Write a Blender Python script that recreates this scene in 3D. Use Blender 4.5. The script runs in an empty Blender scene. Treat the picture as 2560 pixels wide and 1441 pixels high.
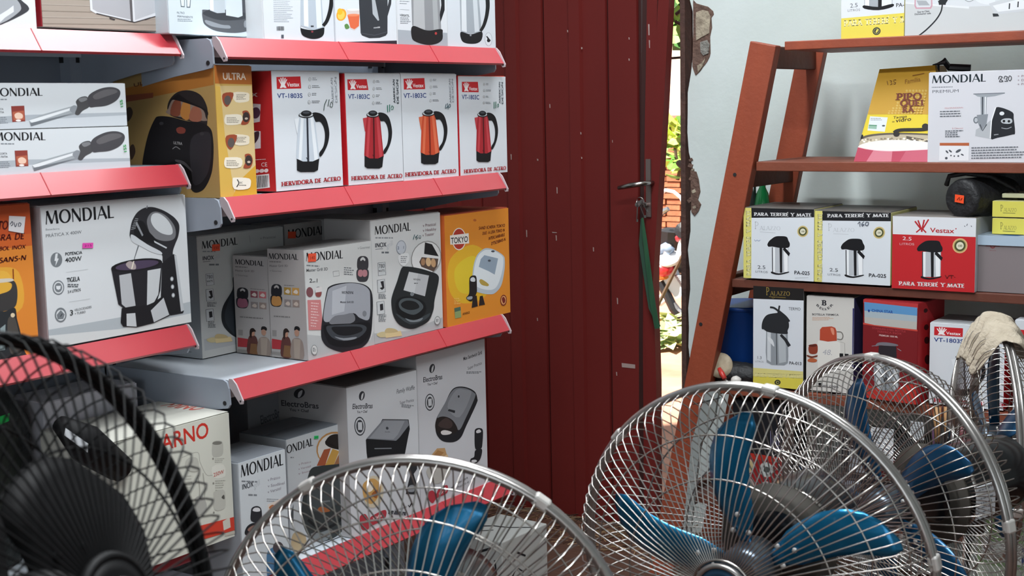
import bpy, bmesh, math, random
from math import sin, cos, pi, radians
from mathutils import Vector, Matrix
random.seed(7)
scene = bpy.context.scene
COL = scene.collection

# ---------------------------------------------------------------- camera
FPX = 3450.0
PITCH, ROLL, YAW = radians(7.5), radians(1.22), radians(34.0)
EYE = Vector((0, 0, 1.35))
_f = Vector((-sin(YAW)*cos(PITCH), cos(YAW)*cos(PITCH), -sin(PITCH)))
_r = Vector((cos(YAW), sin(YAW), 0))
_d = _f.cross(_r)
CR = _r*cos(ROLL) + _d*sin(ROLL)
CD = -_r*sin(ROLL) + _d*cos(ROLL)
cam = bpy.data.cameras.new('camera')
cam.sensor_width = 36.0
cam.lens = FPX/2560*36
cam.clip_start = 0.05
cam.dof.use_dof = True
cam.dof.focus_distance = 3.4
cam.dof.aperture_fstop = 13.5
camo = bpy.data.objects.new('camera', cam)
COL.objects.link(camo)
camo.matrix_world = Matrix(((CR.x, -CD.x, -_f.x, EYE.x), (CR.y, -CD.y, -_f.y, EYE.y), (CR.z, -CD.z, -_f.z, EYE.z), (0, 0, 0, 1)))
scene.camera = camo

# ---------------------------------------------------------------- world, sun, lamps, exposure
world = bpy.data.worlds.new('overcast_sky')
scene.world = world
world.use_nodes = True
wn = world.node_tree.nodes
wn['Background'].inputs[0].default_value = (0.80, 0.90, 1.0, 1)
wn['Background'].inputs[1].default_value = 1.1
sun = bpy.data.lights.new('sun', 'SUN')
sun.energy = 22.0
sun.angle = radians(2)
sun.color = (1.0, 0.95, 0.86)
suno = bpy.data.objects.new('sun', sun)
COL.objects.link(suno)
suno.rotation_euler = (radians(26), radians(-20), 0)

def area(name, loc, sx, sy, energy, target, color=(0.93, 0.97, 1.0)):
    L = bpy.data.lights.new(name, 'AREA')
    L.shape = 'RECTANGLE'
    L.size, L.size_y = sx, sy
    L.energy = energy
    L.color = color
    o = bpy.data.objects.new(name, L)
    COL.objects.link(o)
    o.location = loc
    o.rotation_euler = (Vector(target)-Vector(loc)).to_track_quat('-Z', 'Y').to_euler()
    return o
area('ceiling_tube_light', (-1.50, 2.35, 2.80), 0.16, 1.4, 50, (-1.50, 2.35, 0))
area('ceiling_tube_light', (-0.55, 1.25, 2.80), 1.3, 0.14, 76, (-0.55, 1.25, 0))
area('shopfront_daylight', (0.6, -3.05, 1.25), 2.5, 2.1, 40, (-0.9, 2.5, 1.0), (0.88, 0.95, 1.0))
scene.view_settings.view_transform = 'Standard'
scene.view_settings.look = 'None'
scene.view_settings.gamma = 1.0
scene.view_settings.use_curve_mapping = False
scene.view_settings.exposure = -0.30

# ---------------------------------------------------------------- rays and helpers
def ray(x, y):
    return CR*((x-1280)/FPX) + CD*((y-720.5)/FPX) + _f
def onx(x, y, X):
    v = ray(x, y); return EYE + v*(X/v.x)
def ony(x, y, Y):
    v = ray(x, y); return EYE + v*(Y/v.y)
def onz(x, y, Z):
    v = ray(x, y); return EYE + v*((Z-EYE.z)/v.z)

def lin(h):
    h = h.lstrip('#')
    c = [int(h[i:i+2], 16)/255 for i in (0, 2, 4)]
    return tuple((v/12.92 if v <= .04045 else ((v+.055)/1.055)**2.4) for v in c)

MATS = {}
def mat(name, color, rough=0.5, metal=0.0, noise=None, bump=None, coat=0, spec=0.5, aniso=0, trans=0, coatr=0.05):
    """noise=(scale, strength, color2[, detail])  bump=(scale, strength)"""
    if name in MATS: return MATS[name]
    m = bpy.data.materials.new(name); m.use_nodes = True
    nt = m.node_tree; b = nt.nodes['Principled BSDF']
    c = lin(color)+(1,) if isinstance(color, str) else tuple(color)+(1,)
    b.inputs['Base Color'].default_value = c
    b.inputs['Roughness'].default_value = rough
    b.inputs['Metallic'].default_value = metal
    b.inputs['Specular IOR Level'].default_value = spec
    b.inputs['Coat Weight'].default_value = coat; b.inputs['Coat Roughness'].default_value = coatr
    b.inputs['Transmission Weight'].default_value = trans
    if noise:
        tc = nt.nodes.new('ShaderNodeTexCoord'); n = nt.nodes.new('ShaderNodeTexNoise')
        mp = nt.nodes.new('ShaderNodeMapping')
        nt.links.new(tc.outputs['Object'], mp.inputs[0]); nt.links.new(mp.outputs[0], n.inputs['Vector'])
        sc = noise[0]
        if isinstance(sc, tuple): mp.inputs['Scale'].default_value = sc
        else: mp.inputs['Scale'].default_value = (sc, sc, sc)
        n.inputs['Scale'].default_value = 1.0; n.inputs['Detail'].default_value = noise[3] if len(noise) > 3 else 5
        r = nt.nodes.new('ShaderNodeValToRGB')
        c2 = lin(noise[2])+(1,)
        r.color_ramp.elements[0].position = 0.5-noise[1]; r.color_ramp.elements[0].color = c2
        r.color_ramp.elements[1].position = 0.5+noise[1]*.6; r.color_ramp.elements[1].color = c
        nt.links.new(n.outputs['Fac'], r.inputs[0]); nt.links.new(r.outputs[0], b.inputs['Base Color'])
    if bump:
        tc = nt.nodes.new('ShaderNodeTexCoord'); n = nt.nodes.new('ShaderNodeTexNoise')
        nt.links.new(tc.outputs['Object'], n.inputs['Vector'])
        n.inputs['Scale'].default_value = bump[0]; n.inputs['Detail'].default_value = 4
        bp = nt.nodes.new('ShaderNodeBump'); bp.inputs['Strength'].default_value = bump[1]; bp.inputs['Distance'].default_value = 0.01
        nt.links.new(n.outputs['Fac'], bp.inputs['Height']); nt.links.new(bp.outputs[0], b.inputs['Normal'])
    MATS[name] = m
    return m
def ink(c):
    return mat('print_'+c.lstrip('#'), c, rough=0.55, spec=.3)
def cardm(c):
    return mat('card_'+c.lstrip('#'), c, rough=0.45, bump=(40, 0.04))

def link(name, verts, faces, mats, parent=None, idx=None, smooth=False, loc=None):
    me = bpy.data.meshes.new(name)
    me.from_pydata([tuple(v) for v in verts], [], faces)
    if not isinstance(mats, (list, tuple)): mats = [mats]
    for m in mats: me.materials.append(m)
    if idx: me.polygons.foreach_set('material_index', idx)
    if smooth: me.polygons.foreach_set('use_smooth', [True]*len(me.polygons))
    me.update()
    o = bpy.data.objects.new(name, me); COL.objects.link(o)
    if parent: o.parent = parent
    if loc: o.location = loc
    return o
def tag(o, label=None, cat=None, group=None, kind=None):
    if label: o['label'] = label
    if cat: o['category'] = cat
    if group: o['group'] = group
    if kind: o['kind'] = kind
    return o
def empty(name, loc, label, cat, group=None, rz=0):
    o = bpy.data.objects.new(name, None); COL.objects.link(o)
    o.empty_display_size = 0.05
    o.location = loc; o.rotation_euler = (0, 0, rz)
    return tag(o, label, cat, group)

class MB:
    """collects shapes into one mesh"""
    def __init__(s): s.v = []; s.f = []; s.i = []; s.m = []
    def mi(s, m):
        if m not in s.m: s.m.append(m)
        return s.m.index(m)
    def add(s, v, f, m):
        k = len(s.v); s.v += [Vector(p) for p in v]
        s.f += [tuple(a+k for a in q) for q in f]; s.i += [s.mi(m)]*len(f)
    def box(s, lo, hi, m, M=None):
        x0, y0, z0 = lo; x1, y1, z1 = hi
        v = [(x0,y0,z0),(x1,y0,z0),(x1,y1,z0),(x0,y1,z0),(x0,y0,z1),(x1,y0,z1),(x1,y1,z1),(x0,y1,z1)]
        if M: v = [M @ Vector(p) for p in v]
        s.add(v, [(0,3,2,1),(4,5,6,7),(0,1,5,4),(1,2,6,5),(2,3,7,6),(3,0,4,7)], m)
    def tube(s, pts, r, m, n=6, closed=False, cap=True):
        pts = [Vector(p) for p in pts]; N = len(pts)
        rr = r if isinstance(r, (list, tuple)) else [r]*N
        v = []; f = []; prev = None
        for i, p in enumerate(pts):
            if closed: t = pts[(i+1) % N]-pts[i-1]
            else: t = pts[min(i+1, N-1)]-pts[max(i-1, 0)]
            t.normalize()
            if prev is None:
                a = t.orthogonal().normalized()
            else:
                a = (prev - t*prev.dot(t)); a = a.normalized() if a.length > 1e-6 else t.orthogonal().normalized()
            prev = a; b = t.cross(a)
            for k in range(n):
                an = 2*pi*k/n
                v.append(p + (a*cos(an)+b*sin(an))*rr[i])
        for i in range(N if closed else N-1):
            j = (i+1) % N
            for k in range(n):
                q = (k+1) % n
                f.append((i*n+k, i*n+q, j*n+q, j*n+k))
        if cap and not closed:
            f.append(tuple(reversed(range(n)))); f.append(tuple((N-1)*n+k for k in range(n)))
        s.add(v, f, m)
    def lathe(s, prof, m, org=(0,0,0), ax=(0,0,1), n=24):
        """prof = [(r, h)] along axis"""
        ax = Vector(ax).normalized(); a = ax.orthogonal().normalized(); b = ax.cross(a); org = Vector(org)
        v = []; f = []
        for r, h in prof:
            for k in range(n):
                an = 2*pi*k/n
                v.append(org+ax*h+(a*cos(an)+b*sin(an))*max(r, 1e-4))
        for i in range(len(prof)-1):
            for k in range(n):
                q = (k+1) % n
                f.append((i*n+k, i*n+q, (i+1)*n+q, (i+1)*n+k))
        f.append(tuple(reversed(range(n)))); f.append(tuple((len(prof)-1)*n+k for k in range(n)))
        s.add(v, f, m)
    def prism(s, poly, vec, m, m2=None):
        """poly: 3D points ring, extruded by vec"""
        n = len(poly); vec = Vector(vec)
        v = [Vector(p) for p in poly]+[Vector(p)+vec for p in poly]
        s.add(v, [tuple(range(n))[::-1], tuple(range(n, 2*n))], m)
        k = len(s.v)-2*n
        for i in range(n):
            j = (i+1) % n
            s.f.append((k+i, k+j, k+n+j, k+n+i)); s.i.append(s.mi(m2 or m))
    def build(s, name, parent=None, smooth=False, loc=None):
        o = link(name, s.v, s.f, s.m, parent, s.i, smooth, loc)
        return o
def bevel(o, w, seg=2, autos=True):
    md = o.modifiers.new('bevel', 'BEVEL'); md.width = w; md.segments = seg; md.limit_method = 'ANGLE'; md.angle_limit = radians(40)
    return o

# ---------------------------------------------------------------- stroke lettering
def arc(cx, cy, rx, ry, a0, a1, n=12):
    return [(cx+rx*cos(radians(a0+(a1-a0)*i/n)), cy+ry*sin(radians(a0+(a1-a0)*i/n))) for i in range(n+1)]
GL = {
 'A': (.86, [('n', [(.04,0),(.42,1)]), ('t', [(.40,1),(.80,0)]), ('h', [(.17,.33),(.66,.33)])]),
 'B': (.66, [('t', [(.12,0),(.12,1)]), ('c', [(.12,.97),(.3,.97)]+arc(.3,.74,.22,.23,90,-90,8)+[(.12,.51)]), ('c', [(.3,.51)]+arc(.32,.27,.25,.24,90,-90,8)+[(.12,.03)])]),
 'C': (.82, [('c', arc(.46,.5,.38,.48,50,310,16))]),
 'D': (.86, [('t', [(.12,0),(.12,1)]), ('c', [(.12,.96),(.36,.96)]+arc(.36,.5,.38,.46,90,-90,14)+[(.12,.04)])]),
 'E': (.62, [('t', [(.12,0),(.12,1)]), ('h', [(.12,.95),(.54,.95)]), ('h', [(.12,.52),(.48,.52)]), ('h', [(.12,.05),(.56,.05)])]),
 'G': (.86, [('c', arc(.46,.5,.38,.48,50,330,16)), ('t', [(.74,.45),(.74,.08)])]),
 'H': (.86, [('t', [(.12,0),(.12,1)]), ('t', [(.74,0),(.74,1)]), ('h', [(.12,.5),(.74,.5)])]),
 'I': (.32, [('t', [(.16,0),(.16,1)])]),
 'K': (.78, [('t', [(.12,0),(.12,1)]), ('n', [(.14,.42),(.66,1)]), ('t', [(.28,.58),(.68,0)])]),
 'L': (.60, [('t', [(.12,0),(.12,1)]), ('h', [(.12,.05),(.56,.05)])]),
 'M': (1.12, [('n', [(.08,0),(.20,1)]), ('t', [(.20,1),(.54,.04)]), ('n', [(.54,.04),(.88,1)]), ('t', [(.90,1),(1.0,0)])]),
 'N': (.90, [('n', [(.12,0),(.12,1)]), ('t', [(.12,1),(.76,0)]), ('n', [(.76,0),(.76,1)])]),
 'O': (.96, [('c', arc(.48,.5,.40,.48,90,450,24))]),
 'P': (.66, [('t', [(.12,0),(.12,1)]), ('c', [(.12,.96),(.3,.96)]+arc(.3,.71,.26,.25,90,-90,10)+[(.12,.46)])]),
 'Q': (.96, [('c', arc(.48,.5,.40,.48,90,450,24)), ('t', [(.55,.2),(.85,-.1)])]),
 'R': (.74, [('t', [(.12,0),(.12,1)]), ('c', [(.12,.96),(.3,.96)]+arc(.3,.73,.24,.23,90,-90,10)+[(.12,.5)]), ('t', [(.32,.5),(.66,0)])]),
 'S': (.62, [('c', arc(.31,.74,.21,.23,30,200,8)+arc(.31,.27,.24,.25,70,-150,10))]),
 'T': (.74, [('t', [(.37,0),(.37,.97)]), ('h', [(.02,.94),(.72,.94)]), ('n', [(.045,.98),(.045,.74)]), ('n', [(.695,.98),(.695,.74)])]),
 'U': (.80, [('t', [(.12,1),(.12,.35)]), ('c', arc(.39,.35,.27,.33,180,360,10)), ('t', [(.66,.35),(.66,1)])]),
 'V': (.80, [('t', [(.04,1),(.40,0)]), ('n', [(.40,0),(.76,1)])]),
 'X': (.78, [('t', [(.06,1),(.72,0)]), ('n', [(.06,0),(.72,1)])]),
 'Y': (.76, [('t', [(.04,1),(.38,.48),(.38,0)]), ('n', [(.38,.48),(.72,1)])]),
 'Z': (.70, [('h', [(.08,.95),(.62,.95)]), ('t', [(.60,.95),(.08,.05)]), ('h', [(.08,.05),(.64,.05)])]),
 '-': (.40, [('h', [(.05,.42),(.35,.42)])]),
 "'": (.01, []),
 ' ': (.42, []),
}
STY = {'o': (.20, .085, 0), 's': (.25, .15, .13), 'b': (.24, .20, 0), 'l': (.11, .07, 0), 'p': (.10, .05, .05)}
def stroke_poly(pts, kind, thick, thin):
    n = len(pts); L = []; R = []
    for i, p in enumerate(pts):
        a = pts[max(i-1, 0)]; b = pts[min(i+1, n-1)]
        dx, dy = b[0]-a[0], b[1]-a[1]; l = math.hypot(dx, dy) or 1
        dx /= l; dy /= l
        if kind == 't': w = thick
        elif kind == 'n': w = thin
        elif kind == 'h': w = thin
        else: w = thin+(thick-thin)*abs(dy)**1.5
        L.append((p[0]-dy*w/2, p[1]+dx*w/2)); R.append((p[0]+dy*w/2, p[1]-dx*w/2))
    quads = []
    for i in range(n-1):
        quads.append([L[i], L[i+1], R[i+1], R[i]])
    return quads
def stroke_text(s, style):
    thick, thin, serif = STY[style]; x = 0; out = []
    for ch in s:
        acc = ch in 'ÉÊÁ'; c = {'É':'E','Ê':'E','Á':'A'}.get(ch, ch)
        if c not in GL: x += .5; continue
        w, st = GL[c]
        for kind, pts in st:
            for q in stroke_poly(pts, kind, thick, thin):
                out.append([(x+a, b) for a, b in q])
            if serif and kind in 'tn':
                for e in (pts[0], pts[-1]):
                    if e[1] in (0, 1):
                        y0 = e[1]; hh = .1 if y0 == 0 else -.1
                        sw = serif+thick/2
                        out.append([(x+e[0]-sw, y0), (x+e[0]+sw, y0), (x+e[0]+sw, y0+hh), (x+e[0]-sw, y0+hh)])
        if acc: out.append([(x+.25, 1.08), (x+.4, 1.08), (x+.55, 1.26), (x+.4, 1.26)])
        x += w+(.08 if serif else .05)
    return x, out
TXT = {}
def font_text(s, bold):
    k = (s, bold)
    if k in TXT: return TXT[k]
    cu = bpy.data.curves.new('t', 'FONT'); cu.body = s; cu.size = 1.0/0.73; cu.resolution_u = 3
    cu.offset = 0.022 if bold else 0.0
    ob = bpy.data.objects.new('t', cu)
    COL.objects.link(ob)
    bpy.context.view_layer.update()
    me = bpy.data.meshes.new_from_object(ob.evaluated_get(bpy.context.evaluated_depsgraph_get()))
    vs = [(v.co.x, v.co.y) for v in me.vertices]
    fs = [[vs[i] for i in p.vertices] for p in me.polygons]
    bpy.data.objects.remove(ob); bpy.data.curves.remove(cu); bpy.data.meshes.remove(me)
    w = max((v[0] for v in vs), default=1)
    TXT[k] = (w, fs)
    return TXT[k]

# ---------------------------------------------------------------- flat print on a real face
CROPS = {0: (0, 0, 1), 1: (0, 0, 3.0016), 2: (600, 0, 3.0015), 3: (0, 440, 3.0016), 4: (440, 480, 2.5733), 5: (0, 820, 2.3203),
         6: (560, 820, 2.3208), 7: (1800, 0, 3.0026), 8: (1760, 430, 3.2), 9: (1740, 700, 3.122), 10: (1960, 780, 3.6033), 11: (0, 480, 3.6), 12: (1700, 960, 4.2386)}
def solve(A, b):
    n = len(b); M = [r[:]+[b[i]] for i, r in enumerate(A)]
    for i in range(n):
        p = max(range(i, n), key=lambda k: abs(M[k][i])); M[i], M[p] = M[p], M[i]
        for k in range(n):
            if k != i:
                f = M[k][i]/M[i][i]
                if f:
                    for c in range(i, n+1): M[k][c] -= f*M[i][c]
    return [M[i][n]/M[i][i] for i in range(n)]
class Art:
    """shapes given in the photograph's picture of one flat face, transferred to that face"""
    def __init__(s, quad, w, h, place, crop=0):
        s.w, s.h, s.place = w, h, place
        s.c = CROPS[crop]
        q = [s.px(p) for p in quad]
        dst = [(0, h), (w, h), (w, 0), (0, 0)]
        A = []; b = []
        for (x, y), (u, v) in zip(q, dst):
            A.append([x, y, 1, 0, 0, 0, -u*x, -u*y]); b.append(u)
            A.append([0, 0, 0, x, y, 1, -v*x, -v*y]); b.append(v)
        s.H = solve(A, b)
        s.mb = MB(); s.lay = 0; s.T = None
    def px(s, p): return (s.c[0]+p[0]/s.c[2], s.c[1]+p[1]/s.c[2])
    def crop(s, k): s.c = CROPS[k]; return s
    def uv(s, p):
        if s.T: o, r, u = s.T; p = (o[0]+p[0]*r[0]+p[1]*u[0], o[1]+p[0]*r[1]+p[1]*u[1])
        x, y = s.px(p); H = s.H; d = H[6]*x+H[7]*y+1
        return ((H[0]*x+H[1]*y+H[2])/d, (H[3]*x+H[4]*y+H[5])/d)
    def at(s, o, r, u): s.T = (o, r, u); return s
    def off(s): s.T = None; return s
    def raw(s, uvs, col, lay=None):
        e = 0.0004+0.00002*(s.lay if lay is None else lay)
        W, Hh = s.w, s.h
        uvs = [(min(max(a, 0.0005), W-.0005), min(max(b, 0.0005), Hh-.0005)) for a, b in uvs]
        ar = sum(uvs[i][0]*uvs[(i+1) % len(uvs)][1]-uvs[(i+1) % len(uvs)][0]*uvs[i][1] for i in range(len(uvs)))
        if abs(ar) < 1e-9: return
        if ar < 0: uvs = uvs[::-1]
        s.mb.add([s.place(a, b, e) for a, b in uvs], [tuple(range(len(uvs)))], ink(col))
    def P(s, pts, col):
        s.lay += 1; s.raw([s.uv(p) for p in pts], col); return s
    def R(s, x0, y0, x1, y1, col): return s.P([(x0, y0), (x1, y0), (x1, y1), (x0, y1)], col)
    def U(s, u0, v0, u1, v1, col):
        """rectangle in fractions of the face"""
        s.lay += 1; w, h = s.w, s.h
        s.raw([(u0*w, v0*h), (u1*w, v0*h), (u1*w, v1*h), (u0*w, v1*h)], col); return s
    def E(s, cx, cy, rx, ry, col, rot=0, n=20):
        c, q = cos(radians(rot)), sin(radians(rot))
        return s.P([(cx+rx*cos(t)*c-ry*sin(t)*q, cy+rx*cos(t)*q+ry*sin(t)*c) for t in (2*pi*i/n for i in range(n))], col)
    def S(s, pts, col, n=5):
        """smooth closed blob through the points"""
        out = []; N = len(pts)
        for i in range(N):
            p0, p1, p2, p3 = pts[i-1], pts[i], pts[(i+1) % N], pts[(i+2) % N]
            for k in range(n):
                t = k/n
                out.append(tuple(.5*((2*p1[a])+(-p0[a]+p2[a])*t+(2*p0[a]-5*p1[a]+4*p2[a]-p3[a])*t*t+(-p0[a]+3*p1[a]-3*p2[a]+p3[a])*t**3) for a in (0, 1)))
        return s.P(out, col)
    def L(s, pts, wd, col, smooth=False):
        """line of width wd (crop pixels or unit)"""
        s.lay += 1
        if smooth and len(pts) > 2:
            out = []; N = len(pts)
            for i in range(N-1):
                p0, p1, p2, p3 = pts[max(i-1, 0)], pts[i], pts[i+1], pts[min(i+2, N-1)]
                for k in range(5):
                    t = k/5
                    out.append(tuple(.5*((2*p1[a])+(-p0[a]+p2[a])*t+(2*p0[a]-5*p1[a]+4*p2[a]-p3[a])*t*t+(-p0[a]+3*p1[a]-3*p2[a]+p3[a])*t**3) for a in (0, 1)))
            pts = out+[pts[-1]]
        n = len(pts)
        wds = wd if isinstance(wd, (list, tuple)) else None
        A = []; B = []
        for i, p in enumerate(pts):
            a = pts[max(i-1, 0)]; b = pts[min(i+1, n-1)]
            dx, dy = b[0]-a[0], b[1]-a[1]; l = math.hypot(dx, dy) or 1
            w2 = (wds[0]+(wds[1]-wds[0])*i/(n-1) if wds else wd)/2
            A.append((p[0]-dy/l*w2, p[1]+dx/l*w2)); B.append((p[0]+dy/l*w2, p[1]-dx/l*w2))
        for i in range(n-1):
            s.raw([s.uv(q) for q in (A[i], A[i+1], B[i+1], B[i])], col)
        return s
    def T_(s, txt, x0, y0, x1, y1, h, col, style='f'):
        """text: baseline start/end in picture, h = cap height in picture"""
        s.lay += 1
        a, b, c = s.uv((x0, y0)), s.uv((x1, y1)), s.uv((x0, y0-h))
        bx, by = b[0]-a[0], b[1]-a[1]
        hh = math.hypot(c[0]-a[0], c[1]-a[1]); l = math.hypot(bx, by)
        ux, uy = -by/l*hh, bx/l*hh
        sl = 0
        if style.endswith('i'): sl = .2; style = style[:-1]
        if style in STY: W, polys = stroke_text(txt, style)
        else: W, polys = font_text(txt, style == 'fb')
        for q in polys:
            s.raw([(a[0]+bx*(x+sl*y)/W+ux*y, a[1]+by*(x+sl*y)/W+uy*y) for x, y in q], col)
        return s
    def bars(s, x0, y0, x1, y1, n, col, h=None, seed=0):
        """lines of print too small to read: rows of short dashes between two corners (top-left, bottom-right)"""
        rnd = random.Random(seed+int(x0))
        dy = (y1-y0)/n; hh = h or dy*.42
        for i in range(n):
            x = x0; y = y0+dy*i; xe = x1-(x1-x0)*rnd.random()*.35
            while x < xe:
                w = hh*rnd.uniform(1.2, 3.2)
                s.lay += 0 if x > x0 else 1
                s.raw([s.uv(p) for p in ((x, y), (min(x+w, xe), y), (min(x+w, xe), y+hh), (x, y+hh))], col)
                x += w+hh*.5
        return s
    def barcode(s, x0, y0, x1, y1, col='#1a1a1a'):
        rnd = random.Random(3); x = x0; s.lay += 1; W = x1-x0
        while x < x1:
            w = W*rnd.uniform(.012, .05)
            s.raw([s.uv(p) for p in ((x, y0), (min(x+w, x1), y0), (min(x+w, x1), y1), (x, y1))], col)
            x += w+W*rnd.uniform(.015, .04)
        return s
    def build(s, name, parent):
        if s.mb.f: return s.mb.build(name, parent)

# ---------------------------------------------------------------- cartons
class Carton:
    def __init__(s, name, label, crop, quad, plane, val, z, ang=90, depth=.15, col='#d9dcde', side=None, top=None, group=None, cat='box', h=None, w=None, flap=True, O=None, x0=None):
        Oin = O
        tl, tr, br, bl = quad; C = CROPS[crop]
        P = lambda p: (C[0]+p[0]/C[2], C[1]+p[1]/C[2])
        f = onx if plane == 'x' else ony
        O = Vector((Oin[0], Oin[1], 0)) if Oin else f(*P(bl), val)
        D = Vector((cos(radians(ang)), sin(radians(ang)), 0)); N = Vector((D.y, -D.x, 0))
        def hit(p):
            v = ray(*P(p)); t = (O-EYE).dot(N)/v.dot(N); return EYE+v*t
        s.w = w or (hit(br)-O).dot(D)
        if w is None and h is None: s.w = ((hit(br)-O).dot(D)+(hit(tr)-hit(tl)).dot(D))/2
        s.h = h or (hit(tl).z-z)
        s.d = depth; s.quad = quad; s.cropid = crop
        s.root = empty(name, (O.x, O.y, z), label, cat, group, rz=radians(ang))
        w, h, d = s.w, s.h, depth
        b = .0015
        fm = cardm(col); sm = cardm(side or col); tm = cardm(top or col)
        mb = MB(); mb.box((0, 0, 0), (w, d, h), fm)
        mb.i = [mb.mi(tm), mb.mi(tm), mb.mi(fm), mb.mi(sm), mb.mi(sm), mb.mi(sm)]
        o = mb.build('carton', s.root); bevel(o, .0022, 2)
        if flap:   # the two top flaps meeting in a seam
            e = .0012
            m2 = MB(); g = .002
            m2.box((g, g, h), (w-g, d*.5-.0012, h+e), tm); m2.box((g, d*.5+.0012, h), (w-g, d-g, h+e*.8), tm)
            m2.build('top_flap', s.root)
    def art(s, face='front', quad=None, crop=None):
        w, h, d = s.w, s.h, s.d
        if face == 'front': pl = lambda u, v, e: (u, -e, v); W = w
        elif face == 'left': pl = lambda u, v, e: (-e, d-u, v); W = d
        elif face == 'right': pl = lambda u, v, e: (w+e, u, v); W = d
        elif face == 'top': pl = lambda u, v, e: (u, v, h+e+.0012); return s._mk(Art(quad or s.quad, w, d, pl, s.cropid if crop is None else crop), face)
        return s._mk(Art(quad or s.quad, W, h, pl, s.cropid if crop is None else crop), face)
    def _mk(s, a, face):
        a.nm = face+'_print'; a.root = s.root; return a
def done(*arts):
    for a in arts: a.build(a.nm, a.root)
def sticker(c, crop, x0, y0, x1, y1, col, txt=None, tcol='#3a1010', quad=None, tilt=0, face='front', ocrop=None):
    a = c.art(face, quad, c.cropid if ocrop is None else ocrop); a.crop(crop); a.lay = 70
    a.P([(x0, y0), (x1, y0+tilt), (x1, y1+tilt), (x0, y1)], col)
    if txt: a.T_(txt, x0+(x1-x0)*.18, y1-(y1-y0)*.28, x1-(x1-x0)*.15, y1+tilt-(y1-y0)*.28, (y1-y0)*.42, tcol, 'f')
    o = a.build('price_sticker', c.root)
    return o
K = '#15161a'

XR, XL = -1.843, -1.920         # front edge of the right-hand shelving unit, of the left-hand unit
ZR = [1.483, 1.195, 0.858, 0.463]
ZL = [1.490, 1.256, 0.960, 0.560]
YF = 3.300                      # front plane of the wooden rack and its board heights
ZB, ZS2, ZS3, ZS4, ZS5 = 1.497, 1.196, 0.894, 0.611, 0.295
# ================================================================ room shell and large structure
PLAST = mat('wall_plaster', '#dbe4e3', .85, noise=(3.0, .30, '#cbd5d1', 9), bump=(35, .12))
CONC = mat('cement_floor', '#6e4836', .8, noise=(5, .3, '#472c22', 8), bump=(18, .4))
DOORP = mat('door_red_paint', '#6c2320', .5, spec=.25, noise=((3, 3, .8), .3, '#5e1c1a', 6), bump=(60, .05))
DOORD = mat('door_recess_shade', '#3d1917', .5, noise=((14, 14, 2), .3, '#2a100f', 6))  # darker door red, with the shade of recess and grooves put in
GREY = mat('shelf_grey_paint', '#9aa1ac', .45, noise=(6, .3, '#8d95a1'))
GREYD = mat('back_panel_grey', '#858d99', .5, noise=(5, .3, '#78808d'))
SHELFW = mat('shelf_white_paint', '#c6ccd3', .35, noise=(6, .2, '#bcc3cb'))
REDL = mat('red_shelf_lip', '#b02b37', .45, coat=1.0, coatr=.36, noise=(3, .3, '#a82531'))
CAPP = mat('grey_end_cap', '#b5a9ad', .4)
WOODR = mat('red_brown_wood', '#98482e', .5, noise=((22, 22, 5), .4, '#7f3a26', 9), bump=(60, .12))
WOODB = mat('worn_board_wood', '#85452f', .55, noise=((5, 30, 30), .4, '#6b3827', 9), bump=(50, .15))
WOODD = mat('dark_wood', '#6a3a2a', .6, noise=((20, 20, 4), .4, '#54291d', 6), bump=(50, .15))
DARK = mat('dark_void', '#1b1a1c', .7)
def struct(o, label=None):
    o['kind'] = 'structure'
    if label: o['label'] = label
    return o
WY = 3.80; WX = -1.905   # plane of the end wall, edge of the doorway
mb = MB(); mb.box((-3.4, -3.2, -.1), (2.6, WY+.15, 0), CONC); struct(mb.build('floor'), 'brown cement floor strewn with straw')
mb = MB(); mb.box((-3.4, -3.2, 2.9), (2.6, WY+.15, 3.0), PLAST); struct(mb.build('ceiling'))
mb = MB(); mb.box((-3.5, -3.2, 0), (-3.4, WY+.15, 2.9), PLAST); struct(mb.build('wall_left'))
mb = MB(); mb.box((2.6, -3.2, 0), (2.7, WY+.15, 2.9), PLAST); struct(mb.build('wall_right'))
mb = MB(); mb.box((-3.5, -3.35, 0), (-.7, -3.2, 2.9), PLAST); mb.box((1.9, -3.35, 0), (2.7, -3.2, 2.9), PLAST); mb.box((-.7, -3.35, 2.35), (1.9, -3.2, 2.9), PLAST); struct(mb.build('wall_back'), 'unseen back wall added to narrow the daylight from the shop entrance')  # out of view, added to cut the skylight coming from behind
# end wall: right of the doorway with a broken edge, strip left of the door, lintel
rn = random.Random(11)
edge = []
for z0 in [i*.06 for i in range(38)]:
    px = ony(1727, 720, WY).x
    e = WX + rn.uniform(-.004, .006)
    if 1.43 < z0 < 1.68: e += .010+rn.uniform(0, .008)
    if 1.02 < z0 < 1.19: e += .028+rn.uniform(-.008, .008)
    edge.append((e, z0))
poly = [(e, WY, z) for e, z in edge]+[(WX, WY, 2.25), (2.6, WY, 2.25), (2.6, WY, 0)]
mb = MB(); mb.prism(poly, (0, .15, 0), PLAST)
mb.box((-3.4, WY, 0), (-3.02, WY+.15, 2.25), PLAST); mb.box((-3.4, WY, 2.25), (2.6, WY+.15, 2.9), PLAST)
wf = struct(mb.build('wall_front'), 'pale blue-white plaster wall, broken along the doorway')
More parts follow.
